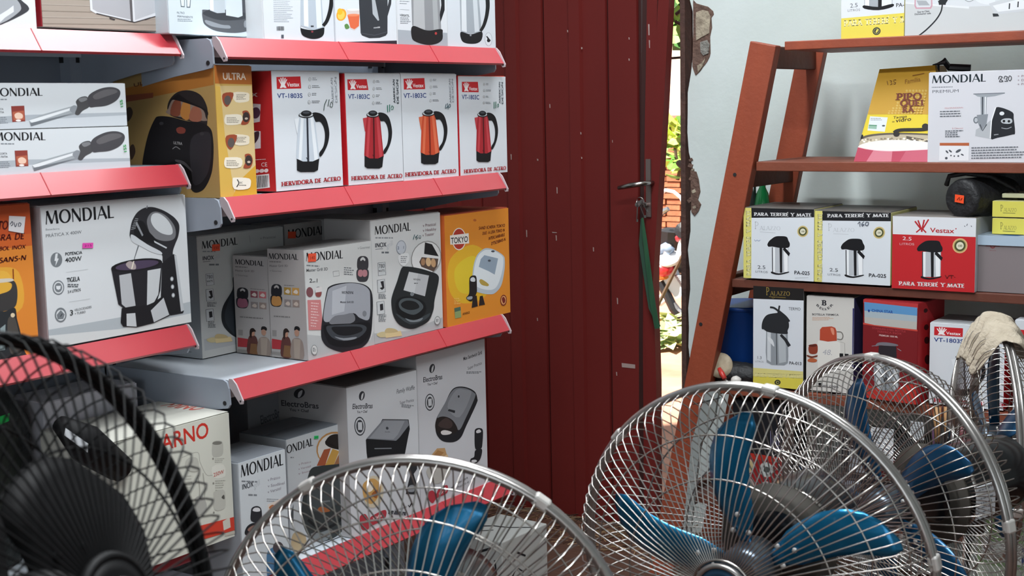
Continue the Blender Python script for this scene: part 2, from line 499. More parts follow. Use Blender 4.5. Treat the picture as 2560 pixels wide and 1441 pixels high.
# chipped patches where the masonry shows
MAS = mat('bare_masonry', '#c4b8a2', .95, noise=(30, .35, '#7c6e60', 8), bump=(60, .9))
MASD = mat('broken_plaster_rim', '#7a6055', .95, noise=(50, .4, '#57443c', 8), bump=(80, .9))
def patch(pts, m, d, name='plaster_chip'):
    P3 = [ony(x, y, WY-d) for x, y in pts]
    mb = MB(); mb.prism(P3, (0, d+.003, 0), m)
    o = mb.build(name, wf); return o
C13 = lambda pts: [(1600+x/3.6, y/3.6) for x, y in pts]
patch(C13([(478,0),(505,30),(555,45),(610,60),(655,100),(662,130),(640,160),(646,250),(628,330),(632,480),(625,510),(600,560),(560,610),(540,640),(500,680),(470,600),(478,300)]), MASD, .003)
patch(C13([(505,110),(560,90),(610,100),(632,150),(620,300),(560,330),(505,365),(500,200)]), MAS, .006)
patch(C13([(540,380),(600,360),(622,400),(612,480),(570,500),(545,470)]), mat('grey_mortar', '#989690', .95, noise=(60, .4, '#7b7972', 8), bump=(90, 1)), .007)
patch(C13([(515,590),(550,570),(590,520),(560,600),(520,650)]), MAS, .006)
patch([(1726,425),(1740,430),(1746,450),(1750,480),(1744,500),(1752,512),(1746,528),(1736,540),(1728,530)], MASD, .004)
# narrow vertical stones of the broken reveal
for i in range(9):
    z = 1.03+i*.019+rn.uniform(-.006,.006); k = rn.uniform(.35,1)
    mb = MB(); q = Matrix.Translation((WX+.012+rn.uniform(-.006,.012), WY-.001, z)) @ Matrix.Rotation(rn.uniform(-1.2,1.2), 4, 'Y')
    mb.box((-.009*k,-.004,-.006*k),(.008*k,.008,.007*k), MAS if i % 3 == 0 else MASD, q); mb.build('rubble_chip', wf)
# doorway frame bar at the wall edge
RUST = mat('rusty_iron', '#5b4038', .7, noise=(40, .35, '#3a2a26', 7), bump=(90, .3))
fr = empty('trim_1', (WX-.012, WY+.01, 0), None, None); fr['kind'] = 'structure'; fr['label'] = 'rusty iron frame bar along the doorway edge'
mb = MB(); mb.box((-.012, -.015, 0), (.004, .03, 2.25), RUST); mb.box((-.006, .05, 0), (.006, .10, 2.25), RUST); mb.build('frame_bar', fr)
def rod(p, q, r=.0055):
    mb = MB(); mb.tube([p, q], r, RUST, 6); o = mb.build('iron_rod', fr); o.matrix_parent_inverse = Matrix.Translation(-Vector(fr.location)); return o
YR = WY+.07
R3 = lambda x, y: ony(x, y, YR)
rod(R3(1690,36), R3(1730,4)); rod(R3(1688,54), R3(1727,72)); rod(R3(1674,146), R3(1738,141), .004); rod(R3(1697,0), R3(1712,18), .004)

# ---------------------------------------------------------------- metal door
DY = 3.75
dx = lambda px, y=500: ony(px, y, DY).x
door = empty('door_1', (-2.6, DY, 0), None, None); door['kind'] = 'structure'; door['label'] = 'dark red sheet metal door standing ajar'
DL = Vector((-2.6, DY, 0))
def dpart(mb, name, smooth=False):
    for v in mb.v: v -= DL
    return mb.build(name, door, smooth)
TOPZ = 2.22
def dprof(xs, name):
    """vertical sheet panel with profile (x, y-offset)"""
    mb = MB(); poly = [(x, DY+y, .012) for x, y in xs]+[(x, DY+.03, .012) for x, y in reversed(xs)]
    mb.prism(poly, (0, 0, TOPZ-.012), DOORP); return dpart(mb, name)
def panel(pa, pb, ribs):
    xa, xb = dx(pa)+.0022, dx(pb)-.0022
    xs = [(xa, .006), (xa+.002, 0)]
    for r0, r1 in ribs:
        a, b = dx(r0), dx(r1); xs += [(a-.006, 0), (a, -.011), (b, -.011), (b+.006, 0)]
    xs += [(xb-.002, 0), (xb, .006)]
    return dprof(xs, 'door_panel')
panel(905, 1055, [(960,990)]); panel(1060, 1205, [(1120,1150)]); panel(1205, 1363, [(1275,1302)]); panel(1365, 1521, [(1432,1458)]); panel(1523, 1598, [])
mb = MB(); mb.box((dx(905)-.05, DY+.012, .012), (dx(1602), DY+.032, TOPZ), DOORD); dpart(mb, 'door_backing')
def stile(name, pts0, w, y0, y1, m):
    """vertical strip following (px_left, py) points"""
    L = [ony(x, y, DY) for x, y in pts0]
    mb = MB(); v = []; f = []
    for p in L:
        for X, Yy in ((p.x, DY+y0), (p.x+w, DY+y0), (p.x+w, DY+y1), (p.x, DY+y1)): v.append((X, Yy, p.z))
    n = len(L)
    for i in range(n-1):
        for k in range(4):
            q = (k+1) % 4; f.append((i*4+k, i*4+q, (i+1)*4+q, (i+1)*4+k))
    f += [(3,2,1,0), tuple((n-1)*4+k for k in range(4))]
    mb.add(v, f, m); return dpart(mb, name)
stile('door_stile', [(1600,1335),(1599,900),(1599,700),(1602,540),(1604,300),(1608,0),(1612,-560)], .018, -.004, .028, DOORD)  # strip in place of the channel recess, its shade in the colour
stile('door_stile', [(1615,1335),(1612,900),(1612,700),(1614,540),(1617,300),(1622,0),(1630,-560)], .035, -.012, .030, DOORP)
o = stile('door_edge_strip', [(1626,1335),(1624,950),(1616,700),(1624,560),(1634,400),(1642,270),(1655,0),(1682,-560)], .036, -.024, .012, DOORP)
# paint scratches showing the grey metal
SCR = mat('bare_scratch', '#a58f8a', .6)
mb = MB(); rs = random.Random(5)
for x, y, w, h in ((1281,385,3,14),(1422,75,3,6),(1457,118,4,5),(1373,260,3,10),(1391,468,3,16),(1457,392,3,5),(1315,575,3,18),(1380,580,12,3),(1389,588,3,14),(1482,618,3,11),(1342,397,4,5),(1571,93,3,6),(1571,146,3,6),(1342,795,3,8),(1542,745,3,16),(1554,908,34,14),(1540,930,3,10),(1455,330,3,6),(1530,350,2,7),(1620,60,4,28),(1622,100,3,20),(1619,720,2,60)):
    p = ony(x, y, DY-.0125 if x > 1600 else DY-.0012); q = ony(x+w, y+h, DY-.0125 if x > 1600 else DY-.0012)
    if 1420 < x < 1460 or 1275 < x < 1302: p.y = q.y = DY-.0122
    mb.add([(p.x,p.y,p.z),(q.x,p.y,p.z-.001),(q.x,p.y,q.z),(p.x+.001,p.y,q.z)], [(0,3,2,1)], SCR)
dpart(mb, 'paint_scratches')
# lock, handle
CH = mat('worn_chrome', '#a8a29f', .25, 1.0)
mb = MB(); a_, b_ = ony(1617,398,DY-.03), ony(1627,543,DY-.03)
mb.box((a_.x-.004, DY-.030, b_.z), (b_.x, DY-.024, a_.z), mat('lock_plate','#8c7c78',.35,.8)); o = dpart(mb, 'lock_plate')
mb = MB(); h0 = ony(1622,458,DY-.05); h1 = ony(1600,460,DY-.075); h2 = ony(1575,464,DY-.078); h3 = ony(1546,470,DY-.074)
mb.tube([(h0.x, DY-.026, h0.z), h0, h1, h2, h3], [.007,.007,.008,.0085,.006], CH, 8); dpart(mb, 'door_handle', True)
mb = MB(); k0 = ony(1617,512,DY-.03); mb.lathe([(.008,0),(.008,-.012),(.005,-.013)], CH, k0, (0,1,0), 12); dpart(mb, 'key_cylinder')
# keys with a green lanyard hang from the lock: a thing of their own
kr = empty('key_bunch', (k0.x, DY-.06, k0.z), 'bunch of keys on a green ribbon hanging from the door lock', 'keys')
KL = Vector(kr.location)
def kpart(mb, n):
    for v in mb.v: v -= KL
    return mb.build(n, kr)
ringc = ony(1600,505,DY-.06)
mb = MB(); mb.tube([ringc+Vector((.012*cos(t), .002*sin(3*t), .014*sin(t))) for t in (2*pi*i/14 for i in range(14))], .0012, CH, 5, closed=True); kpart(mb, 'key_ring')
mb = MB(); mb.tube([(k0.x,DY-.045,k0.z),(k0.x,DY-.058,k0.z-.002),(ringc.x+.01,DY-.06,ringc.z)], .0022, CH, 6); kpart(mb, 'key')
for i, (x, y, x2, y2) in enumerate(((1598,508,1612,545),(1594,512,1592,555),(1606,505,1618,530))):
    p, q = ony(x, y, DY-.064-.003*i), ony(x2, y2, DY-.062-.003*i); d = (q-p)
    mb = MB(); mb.lathe([(.002,0),(.008,.0005),(.008,.002),(.002,.0025)], CH, p, (.2,-1,0), 10); mb.tube([p, q], .0018, CH, 4)
    mb.box((q.x-.001,q.y-.001,q.z),(q.x+.005,q.y+.0005,q.z+.008), CH); kpart(mb, 'key')
GRB = mat('green_ribbon', '#2c5a3c', .6, noise=((60,60,6), .3, '#1d4530'))
def ribbon(pts, w, m, nrm=(0,-1,0), th=.0015):
    mb = MB(); v = []; f = []; n = len(pts); N = Vector(nrm)
    for i, p in enumerate(pts):
        p = Vector(p); t = (Vector(pts[min(i+1,n-1)])-Vector(pts[max(i-1,0)])).normalized(); s = t.cross(N).normalized()*(w[i] if isinstance(w, list) else w)/2
        for q in (p-s, p+s, p+s-N*th, p-s-N*th): v.append(q)
    for i in range(n-1):
        for k in range(4):
            q = (k+1) % 4; f.append((i*4+k,i*4+q,(i+1)*4+q,(i+1)*4+k))
    f += [(3,2,1,0), tuple((n-1)*4+k for k in range(4))]
    mb.add(v, f, m); return mb
kpart(ribbon([ony(1606,545,DY-.062),ony(1612,600,DY-.062),ony(1622,680,DY-.06),ony(1632,760,DY-.058),ony(1643,822,DY-.056)], [.006,.014,.016,.018,.018], GRB), 'ribbon')
kpart(ribbon([ony(1604,548,DY-.055),ony(1602,610,DY-.054),ony(1614,690,DY-.052),ony(1626,770,DY-.05),ony(1648,818,DY-.048)], [.005,.012,.013,.012,.010], mat('dark_green_ribbon','#1d4230',.6), (.3,-1,0)), 'ribbon')

# ---------------------------------------------------------------- gondola shelving
def gondola(X, Y0, Y1, ZS, label, depth=.33, back=-2.20, up=(True, True)):
    g = empty('gondola_shelving', (X, (Y0+Y1)/2, 0), label, 'shelving', 'red-edged metal shelving units'); G = Vector(g.location)
    def gp(mb, n, par=g, bv=None):
        for v in mb.v: v -= G
        o = mb.build(n, par)
        if bv: bevel(o, bv)
        return o
    for k in range(5):
        z0 = .05+k*.41
        mb = MB(); mb.box((back-.012, Y0+.02, z0), (back, Y1-.02, z0+.405), GREYD); gp(mb, 'back_panel')
    for i, yy in enumerate((Y0, Y1)):
        if not up[i]: continue
        mb = MB(); mb.box((back-.02, yy-.03 if i else yy-.012, 0), (back+.03, yy+.012 if i else yy+.03, 2.1), GREY)
        for q in range(26):
            z = .1+q*.075
            mb.box((back+.0302, (yy-.012 if i else yy+.012)-.004, z), (back+.0308, (yy-.012 if i else yy+.012)+.004, z+.032), DARK)
            mb.box((back-.005, (yy-.031 if i else yy-.0126), z), (back+.012, (yy-.0304 if i else yy-.012), z+.032), DARK)
        gp(mb, 'upright')
    for z in ZS:
        s = MB(); s.box((back+.03, Y0+.006, z-.006), (X-.001, Y1-.006, z-.001), SHELFW)
        s.box((X-.004, Y0+.006, z-.034), (X-.001, Y1-.006, z-.006), SHELFW); s.box((back+.03, Y0+.006, z-.03), (back+.034, Y1-.006, z-.006), SHELFW)
        sh = gp(s, 'shelf')
        # end brackets: tapered plate with rounded nose
        for yy in (Y0, Y1-.004):
            prof = [(back+.03, -.10), (back+.03, 0), (X-.012, 0), (X-.003, -.004), (X+.002, -.016), (X+.003, -.046), (X-.002, -.053), (X-.02, -.056), (X-.10, -.066), (X-.22, -.088)]
            mb = MB(); mb.prism([(x, yy, z+h) for x, h in prof], (0, .004, 0), GREY)
            mb.lathe([(.0045,0),(.0045,-.0008)], DARK, (X-.010, yy if yy == Y0 else yy+.004, z-.044), (0, 1, 0), 10)
            gp(mb, 'bracket', g)
        # price channel: red strip leaning out at the bottom, clear grey end caps
        lip = [(X+.001, .001), (X+.006, .002), (X+.030, -.034), (X+.027, -.038), (X+.022, -.036), (X+.001, -.004)]
        o_ = gp((lambda m: (m.prism([(x, Y0+.006, z+h) for x, h in lip], (0, Y1-Y0-.014, 0), REDL), m)[1])(MB()), 'price_strip', g)
        for yy in (Y0+.003, Y1-.008):
            cap = [(X, .0025), (X+.009, .0025), (X+.018, -.006), (X+.034, -.036), (X+.033, -.042), (X+.026, -.043), (X, -.012)]
            mb = MB(); mb.prism([(x, yy, z+h) for x, h in cap], (0, .003, 0), CAPP); mb.lathe([(.002,0),(.002,-.0008)], DARK, (X+.028, yy, z-.037), (0,1,0), 8)
            gp(mb, 'end_cap', g)
        for k in range(1, 3):
            yj = Y0+(Y1-Y0)*k/3+.04
            mb = MB(); mb.prism([(x+.0006, yj, z+h+.0006) for x, h in lip], (0, .0015, 0), mat('strip_joint','#a8262f',.4)); gp(mb, 'strip_joint', g)
    return g
gondola(XR, 1.785, 2.682, ZR, 'right-hand grey shelving unit with red price strips beside the door')
gondola(XL, .72, 1.765, ZL, 'left-hand grey shelving unit with red price strips, nearer the camera', up=(True, True))

# ---------------------------------------------------------------- wooden rack
rack = empty('wooden_rack', (-.75, YF+.17, 0), 'reddish brown wooden rack with slanting posts against the white wall', 'rack'); RO = Vector(rack.location)
def rp(mb, n, bv=.003):
    for v in mb.v: v -= RO
    o = mb.build(n, rack)
    if bv: bevel(o, bv)
    return o
XS = .72   # mirror line of the rack (right frame stands out of view)
def post(Y, th, pt, pb, wd, m, mir=False):
    # pt, pb: left edge (x,z) top and bottom ; wd width
    (xt, zt), (xb, zb) = pt, pb
    d = Vector((xt-xb, 0, zt-zb)).normalized(); n = Vector((d.z, 0, -d.x))
    A = Vector((xb, Y, zb)); B = Vector((xt, Y, zt))
    poly = [A, Vector((xb+wd/n.x, Y, zb)), B+n*wd, B]
    if mir: poly = [Vector((-.1-p.x, p.y, p.z)) for p in reversed(poly)]
    mb = MB(); mb.prism(poly, (0, th, 0), m); rp(mb, 'post')
slope = (1.604-1.474)/(1.502-.883)
xb0 = -1.474-slope*1.502
for mir in (False, True):
    post(YF-.012, .035, (-1.474, 1.502), (xb0, 0), .072, WOODR, mir)
    post(YF+.31, .03, (-1.475, 1.50), (-1.475-slope*1.5, 0), .075, WOODR, mir)
    # crosspieces of the side frame, running from front to back post
    for z in (1.46, 1.155, .865, .58, .265):
        xl = -1.474-slope*(1.502-z)
        mb = MB(); x0, x1 = xl+.03, xl+.058
        if mir: x0, x1 = -.1-x1, -.1-x0
        mb.box((x0, YF+.02, z-.028), (x1, YF+.312, z+.028), WOODD); rp(mb, 'crosspiece')
def shelfboard(z, th, x0, m, n=2, y0=YF):
    D = .315
    for k in range(n):
        a = y0+D*k/n+(.002 if k else 0); b = y0+D*(k+1)/n
        mb = MB(); mb.box((x0, a, z-th), (-.1-x0, b, z), m); rp(mb, 'shelf_board', .002)
shelfboard(ZB, .022, -1.385, WOODR, 2, YF-.002)
shelfboard(ZS2, .024, -1.462, WOODB, 2); shelfboard(ZS3-.005, .022, -1.53, WOODD, 2); shelfboard(ZS4-.006, .026, -1.59, WOODB, 2); shelfboard(ZS5-.002, .024, -1.65, WOODD, 2)
for x, y in ((1837,437),(1752,811)):
    mb = MB(); p = ony(x, y, YF-.0125); mb.lathe([(.005,0),(.005,-.001)], DARK, p, (0,1,0), 10)
    for v in mb.v: v -= RO
    mb.build('screw_hole', rack)
# ---------------------------------------------------------------- printed pictures used on several cartons
def kettle(a, o, r, u, body, dark, light, handle=K):
    a.at(o, r, u)
    a.S([(.52,.93),(.72,.93),(.88,.86),(.97,.72),(1.0,.58),(.95,.42),(.82,.27),(.74,.24),(.73,.30),(.84,.40),(.88,.56),(.84,.70),(.74,.79),(.60,.80)], handle, 4)
    a.P([(.20,.86),(.02,.84),(.04,.78),(.10,.62),(.16,.60)], light)
    a.P([(.16,.88),(.54,.88),(.60,.80),(.74,.20),(.70,.14),(.14,.14),(.10,.22),(.12,.70)], body)
    a.P([(.20,.86),(.28,.86),(.24,.18),(.16,.20)], light)
    a.P([(.46,.86),(.54,.86),(.70,.20),(.60,.17)], light)
    a.P([(.35,.88),(.40,.88),(.455,.16),(.40,.16)], dark)
    a.P([(.11,.21),(.12,.03),(.22,.0),(.60,.0),(.70,.03),(.73,.21),(.55,.165),(.28,.165)], handle)
    a.E(.345,.90,.21,.050,handle); a.E(.345,.905,.19,.035,'#c9ced2'); a.E(.345,.925,.15,.050,handle); a.E(.345,.94,.10,.02,'#4a4e55')
    a.T_('V', .37,.20,.43,.20,-.03, dark, 'b')
    a.off()
def airpot(a, o, r, u):
    a.at(o, r, u)
    a.P([(.20,.70),(.94,.70),(.92,.03),(.20,.03)], '#b9bec4')
    a.P([(.20,.70),(.34,.70),(.33,.03),(.20,.03)], '#e9edf0'); a.P([(.72,.70),(.90,.70),(.90,.04),(.74,.04)], '#eceff2')
    a.P([(.20,.70),(.24,.70),(.24,.03),(.20,.03)], '#3a3d42')
    a.P([(.54,.70),(.66,.70),(.65,.02),(.55,.02)], K)
    a.S([(.18,.05),(.5,.0),(.92,.05),(.92,.02),(.5,-.04),(.18,.0)], K, 3)
    a.S([(.0,.77),(.05,.84),(.14,.90),(.35,.985),(.6,1.0),(.86,.98),(.94,.88),(1.0,.80),(.97,.71),(.80,.68),(.5,.69),(.22,.72),(.10,.715),(.04,.72)], K, 4)
    a.L([(.72,.68),(.98,.50)], .10, K)
    a.off()
def vestax(a, x0, y0, x1, y1, x2, y2, x3, y3, bg='#c5242c', fg='#f3eeee'):
    """red badge: corners tl, tr, br, bl with bloom mark and name"""
    if bg: a.P([(x0,y0),(x1,y1),(x2,y2),(x3,y3)], bg)
    a.at((x3,y3),(x2-x3,y2-y3),(x0-x3,y0-y3))
    for tx, ty in ((.10,.80),(.18,.92),(.27,.95),(.36,.90),(.42,.78)):
        a.L([(.25,.12),(tx,ty)], .045, fg)
    a.P([(.12,.08),(.20,.45),(.25,.30),(.30,.45),(.40,.08),(.30,.08),(.25,.18),(.20,.08)], fg)
    a.T_('Vestax', .42,.18,.93,.18,.36, fg, 'fb'); a.off()
def seal(a, x, y, r, ring='#cdbb84', mid='#4a4f2c'):
    a.E(x,y,r,r,ring); a.E(x,y,r*.86,r*.86,'#b7a468'); a.E(x,y,r*.74,r*.74,mid); a.E(x,y,r*.5,r*.5,'#dcd9c2'); a.T_('100', x-r*.3, y+r*.15, x+r*.3, y+r*.15, r*.3, mid, 'fb')
def icons(a, x, y, dy, n=4, col='#3b3e44', s=1.0):
    """column of small line pictograms with two lines of print each"""
    for i in range(n):
        yy = y+dy*i
        a.E(x, yy, 9*s, 13*s, col); a.E(x, yy, 7*s, 11*s, '#e4e7ea'); a.L([(x-4*s,yy+6*s),(x,yy-6*s),(x+4*s,yy+4*s)], 2.2*s, col)
        a.bars(x+18*s, yy-10*s, x+(50+25*(i % 2))*s, yy+12*s, 2, '#5c6067', 4*s, seed=i)
def grill_open(a, o, r, u, food='#b98a63', lid=K, back='#e8ebee'):
    """open toaster seen from the front: lid up, plates with food"""
    a.at(o, r, u)
    a.S([(.08,.50),(.06,.85),(.25,.98),(.5,1.0),(.75,.98),(.94,.85),(.92,.50),(.5,.46)], lid, 4)
    a.S([(.30,.88),(.5,.96),(.7,.88),(.66,.80),(.5,.86),(.34,.80)], back, 3)
    a.S([(.0,.22),(.1,.48),(.9,.48),(1.0,.22),(.85,.02),(.5,-.02),(.15,.02)], lid, 4)
    a.S([(.12,.26),(.18,.44),(.48,.44),(.48,.22),(.3,.18)], food, 3); a.S([(.52,.22),(.52,.44),(.82,.44),(.88,.26),(.7,.18)], food, 3)
    a.off()
def mondial(a, x0, y0, x1, y1, h, col=K): a.T_('MONDIAL', x0, y0, x1, y1, h, col, 'o')
def people(a, o, r, u):
    a.at(o, r, u)
    a.P([(0,.52),(.42,.50),(.40,.22),(0,.20)], '#a8343c'); a.P([(.0,.12),(.42,.12),(.42,.02),(0,.02)], '#8e8a86')
    a.S([(.30,.0),(.30,.40),(.36,.62),(.48,.66),(.60,.52),(.62,.0)], '#5b3632', 3); a.E(.455,.72,.07,.10,'#b98a74'); a.S([(.37,.62),(.38,.84),(.48,.90),(.56,.80),(.50,.78),(.44,.74),(.42,.55)], '#2a1e1c', 3)
    a.P([(.36,.0),(.40,.36),(.58,.36),(.62,.0)], '#7d5a3c')
    a.S([(.62,.0),(.62,.45),(.72,.62),(.9,.62),(1.0,.45),(1.0,.0)], '#8f8078', 3); a.E(.80,.80,.075,.12,'#b08874'); a.S([(.72,.86),(.74,.98),(.84,1.0),(.90,.94),(.88,.86),(.8,.90)], '#1d1a1c', 3)
    a.P([(.70,.6),(.92,.6),(.88,.0),(.72,.0)], '#a39488')
    a.off()

# ---------------------------------------------------------------- left shelves: where they are

# ---- top shelf, left unit
c = Carton('appliance_carton', 'white carton with a silver appliance, leftmost on the top shelf row', 1, [(-120,-560),(270,-560),(290,212),(-120,208)], 'x', XL, ZL[0], depth=.26, side='#dfe2e5', group='appliance cartons on the red-edged shelves')
a = c.art(); a.S([(-120,-300),(60,-200),(160,-40),(222,20),(218,60),(120,120),(40,160),(-10,180),(-120,190)], '#3b3d42'); a.S([(-120,-260),(40,-180),(130,-40),(165,20),(150,70),(20,160),(-120,180)], '#9fa3a8'); a.P([(0,100),(60,60),(110,20),(110,70),(40,120),(0,160)], '#d7dade'); done(a)
c = Carton('appliance_carton', 'carton printed with wood grain and a silver toaster, on the top shelf', 1, [(300,-560),(1245,-560),(1252,214),(318,180)], 'x', XL-.004, ZL[0]+.006, depth=.27, col='#a59a90', side='#a3222e', group='appliance cartons on the red-edged shelves')
a = c.art(); a.U(0,0,1,1,'#a2968b')
for i in range(16): a.R(300, -540+i*46, 1260, -534+i*46, '#94887d' if i % 2 else '#ada298')
a.P([(318,176),(1252,206),(1252,230),(318,214)], '#57504c')
a.P([(640,-300),(1200,-300),(1192,50),(1165,80),(980,138),(690,75),(648,50)], '#d4d6da'); a.P([(655,-280),(960,-280),(962,118),(700,62),(665,40)], '#a9a9ae'); a.P([(975,-280),(1180,-280),(1178,45),(985,118)], '#b9bbc0'); a.P([(940,-280),(965,-280),(968,130),(950,128)], '#5d5a5c')
a.L([(690,72),(980,136),(1160,82),(1195,50)], 7, '#3d3a3c'); a.P([(785,100),(830,112),(825,124),(790,114)], '#3a3638'); a.P([(1060,108),(1110,92),(1110,102),(1064,118)], '#3a3638'); done(a)
c = Carton('appliance_carton', 'pale carton with a coffee maker base beside two cup outlines, bridging the two top shelves', 1, [(1240,-540),(1935,-540),(1945,285),(1270,258)], 'x', XL+.03, ZR[0]+.008, depth=.25, col='#ccd6dc', side='#c9d3d9', group='appliance cartons on the red-edged shelves')
a = c.art(); a.U(0,0,1,1,'#c8d2d9')
a.P([(1340,-60),(1380,-60),(1376,58),(1350,56)], '#5d676e'); a.P([(1345,-60),(1376,-60),(1372,50),(1354,48)], '#d3dce2'); a.P([(1388,-60),(1425,-60),(1415,60),(1390,60)], '#5d676e'); a.P([(1393,-60),(1421,-60),(1410,52),(1394,52)], '#d3dce2')
a.T_('FILTRO', 1322,108,1375,108,16,'#4a545c','f'); a.T_('PERMANENTE', 1324,134,1432,138,14,'#4a545c','f'); a.bars(1326,146,1435,172,2,'#77828a',5)
a.P([(1780,-400),(1900,-400),(1915,120),(1800,130)], '#4b4e54')
a.S([(1500,90),(1520,70),(1700,90),(1880,100),(1905,130),(1900,185),(1850,230),(1740,250),(1600,235),(1520,190),(1502,140)], '#55585d'); a.S([(1510,90),(1600,60),(1780,80),(1880,100),(1800,140),(1640,150),(1530,120)], '#3b3e43'); a.S([(1525,150),(1640,185),(1700,190),(1700,215),(1590,205),(1530,180)], '#8b9096',3); a.S([(1820,150),(1880,140),(1880,180),(1820,205)],'#898e94',3)
a.P([(1550,-300),(1665,-300),(1670,90),(1610,95),(1556,75)], '#b9c2c9'); a.P([(1672,-300),(1800,-300),(1805,110),(1770,125),(1676,110)], '#cfd8de'); a.P([(1552,-300),(1580,-300),(1584,80),(1556,70)], '#dfe6ea'); done(a)
# ---- top shelf, right unit: four kettle cartons
def topk(q, label, z=0, **k):
    return Carton('kettle_carton', label, 2, q, 'x', XR-.002, ZR[0]+z, group='kettle cartons on the top shelf', **k)
c = topk([(165,-560),(690,-560),(715,322),(180,290)], 'leftmost white kettle carton of the top shelf, tiny barcode marks low on it', depth=.2)
a = c.art(); a.U(0,0,1,1,'#d5dbe2'); a.bars(250,-40,390,160,14,'#9ba3ad',4); a.barcode(268,185,322,218); a.R(300,250,318,278,'#4e5560')
a.P([(455,-420),(590,-420),(625,205),(540,215),(445,180)], '#b4bfca'); a.P([(470,-420),(500,-420),(505,190),(470,180)], '#e3e9ee'); a.P([(550,-420),(585,-420),(612,190),(570,200)], '#dde4ea')
a.S([(445,185),(450,200),(535,215),(620,195),(630,205),(622,255),(580,282),(520,284),(460,258),(444,215)], K); a.E(533,228,9,7,'#8e3a44'); a.L([(640,-420),(688,-100),(686,20),(655,130),(620,180)],[40,26],K,True); a.R(522,178,545,190,'#33363c'); done(a)
c = topk([(718,-560),(1170,-560),(1185,345),(718,290)], 'white carton with a black kettle, a glass of tea and an orange slice', z=.0, depth=.19, side='#c9ced6')
a = c.art(); a.U(0,0,1,1,'#d8dee4'); a.P([(715,284),(1190,305),(1190,352),(715,325)], '#2d2530')
a.E(762,82,34,46,'#e9a233',15); a.E(760,84,24,34,'#f3c95a',15); a.E(752,58,18,24,'#e8b52d')
a.P([(798,40),(895,45),(885,175),(850,205),(820,190)], '#d7c9c6'); a.P([(803,85),(890,80),(884,170),(850,195),(822,180)], '#dd6a45'); a.E(846,86,44,10,'#e98a63'); a.E(848,45,48,8,'#eceff2'); a.S([(780,160),(800,150),(815,180),(790,190)], '#5f8b4b',3)
a.P([(885,-400),(1120,-400),(1105,240),(1090,258),(1040,272),(960,270),(905,245),(895,225),(890,0)], '#33363c'); a.P([(985,-60),(1010,-40),(1040,130),(1030,135),(990,80)], '#aeb4ba'); a.T_('mondial', 995,195,1045,192,14,'#d5d9dd','fb'); a.P([(1140,-400),(1170,-400),(1140,0),(1105,110),(1100,60),(1120,-20)], '#33363c'); a.L([(895,226),(1000,250),(1106,226)],3,'#5a5e66'); done(a)
c = topk([(1182,-560),(1555,-560),(1560,362),(1185,345)], 'grey-backed carton with a brushed steel kettle on a black foot, top shelf', z=-.0, depth=.19)
a = c.art(); a.U(0,0,1,1,'#d9dde2'); a.P([(1182,225),(1300,232),(1300,350),(1560,362),(1560,245),(1500,240),(1185,350)], '#aab0b8'); a.P([(1182,228),(1562,246),(1562,366),(1182,350)], '#a6adb5')
a.bars(1205,-30,1275,40,4,'#7d848c',5); a.L([(1205,70),(1272,72)],2,'#8d949c'); a.T_('VERSATIL',1202,122,1272,124,17,'#3d4249','fb'); a.bars(1205,132,1280,185,4,'#7b828a',5)
a.P([(1285,-420),(1490,-420),(1510,215),(1400,228),(1290,190)], '#8f9195'); a.P([(1310,-420),(1380,-420),(1385,222),(1300,200)], '#b3b5b8'); a.P([(1440,-420),(1470,-420),(1490,215),(1450,222)],'#a8abae')
a.S([(1293,195),(1400,228),(1510,215),(1520,250),(1515,300),(1470,332),(1400,342),(1320,320),(1285,285)], '#1c1a1d'); a.E(1467,250,9,11,'#b33a3a'); a.P([(1500,-300),(1545,-300),(1540,60),(1505,160),(1500,100),(1515,20)], '#1c1d22'); done(a)
c = topk([(1562,-560),(1915,-560),(1927,362),(1560,345)], 'white kettle carton with a small round inset, rightmost carton of the top shelf', depth=.19)
a = c.art(); a.U(0,0,1,1,'#d3d9e0'); a.P([(1650,-420),(1770,-420),(1815,220),(1730,240),(1655,225)], '#a2aab2'); a.P([(1670,-420),(1700,-420),(1700,225),(1662,215)], '#dce2e7'); a.P([(1735,-420),(1765,-420),(1795,215),(1760,225)], '#cfd6dc')
a.S([(1655,225),(1730,242),(1815,220),(1812,285),(1770,315),(1700,315),(1660,290)], K); a.L([(1830,-420),(1862,-60),(1860,60),(1835,160),(1805,215)],[36,22],K,True); a.E(1728,250,7,7,'#9aa0a8')
a.E(1867,280,30,55,'#9ea5ad'); a.E(1867,280,27,52,'#d8dee4'); a.P([(1848,255),(1858,255),(1885,290),(1872,305)], K); a.E(1866,290,12,14,K); done(a)
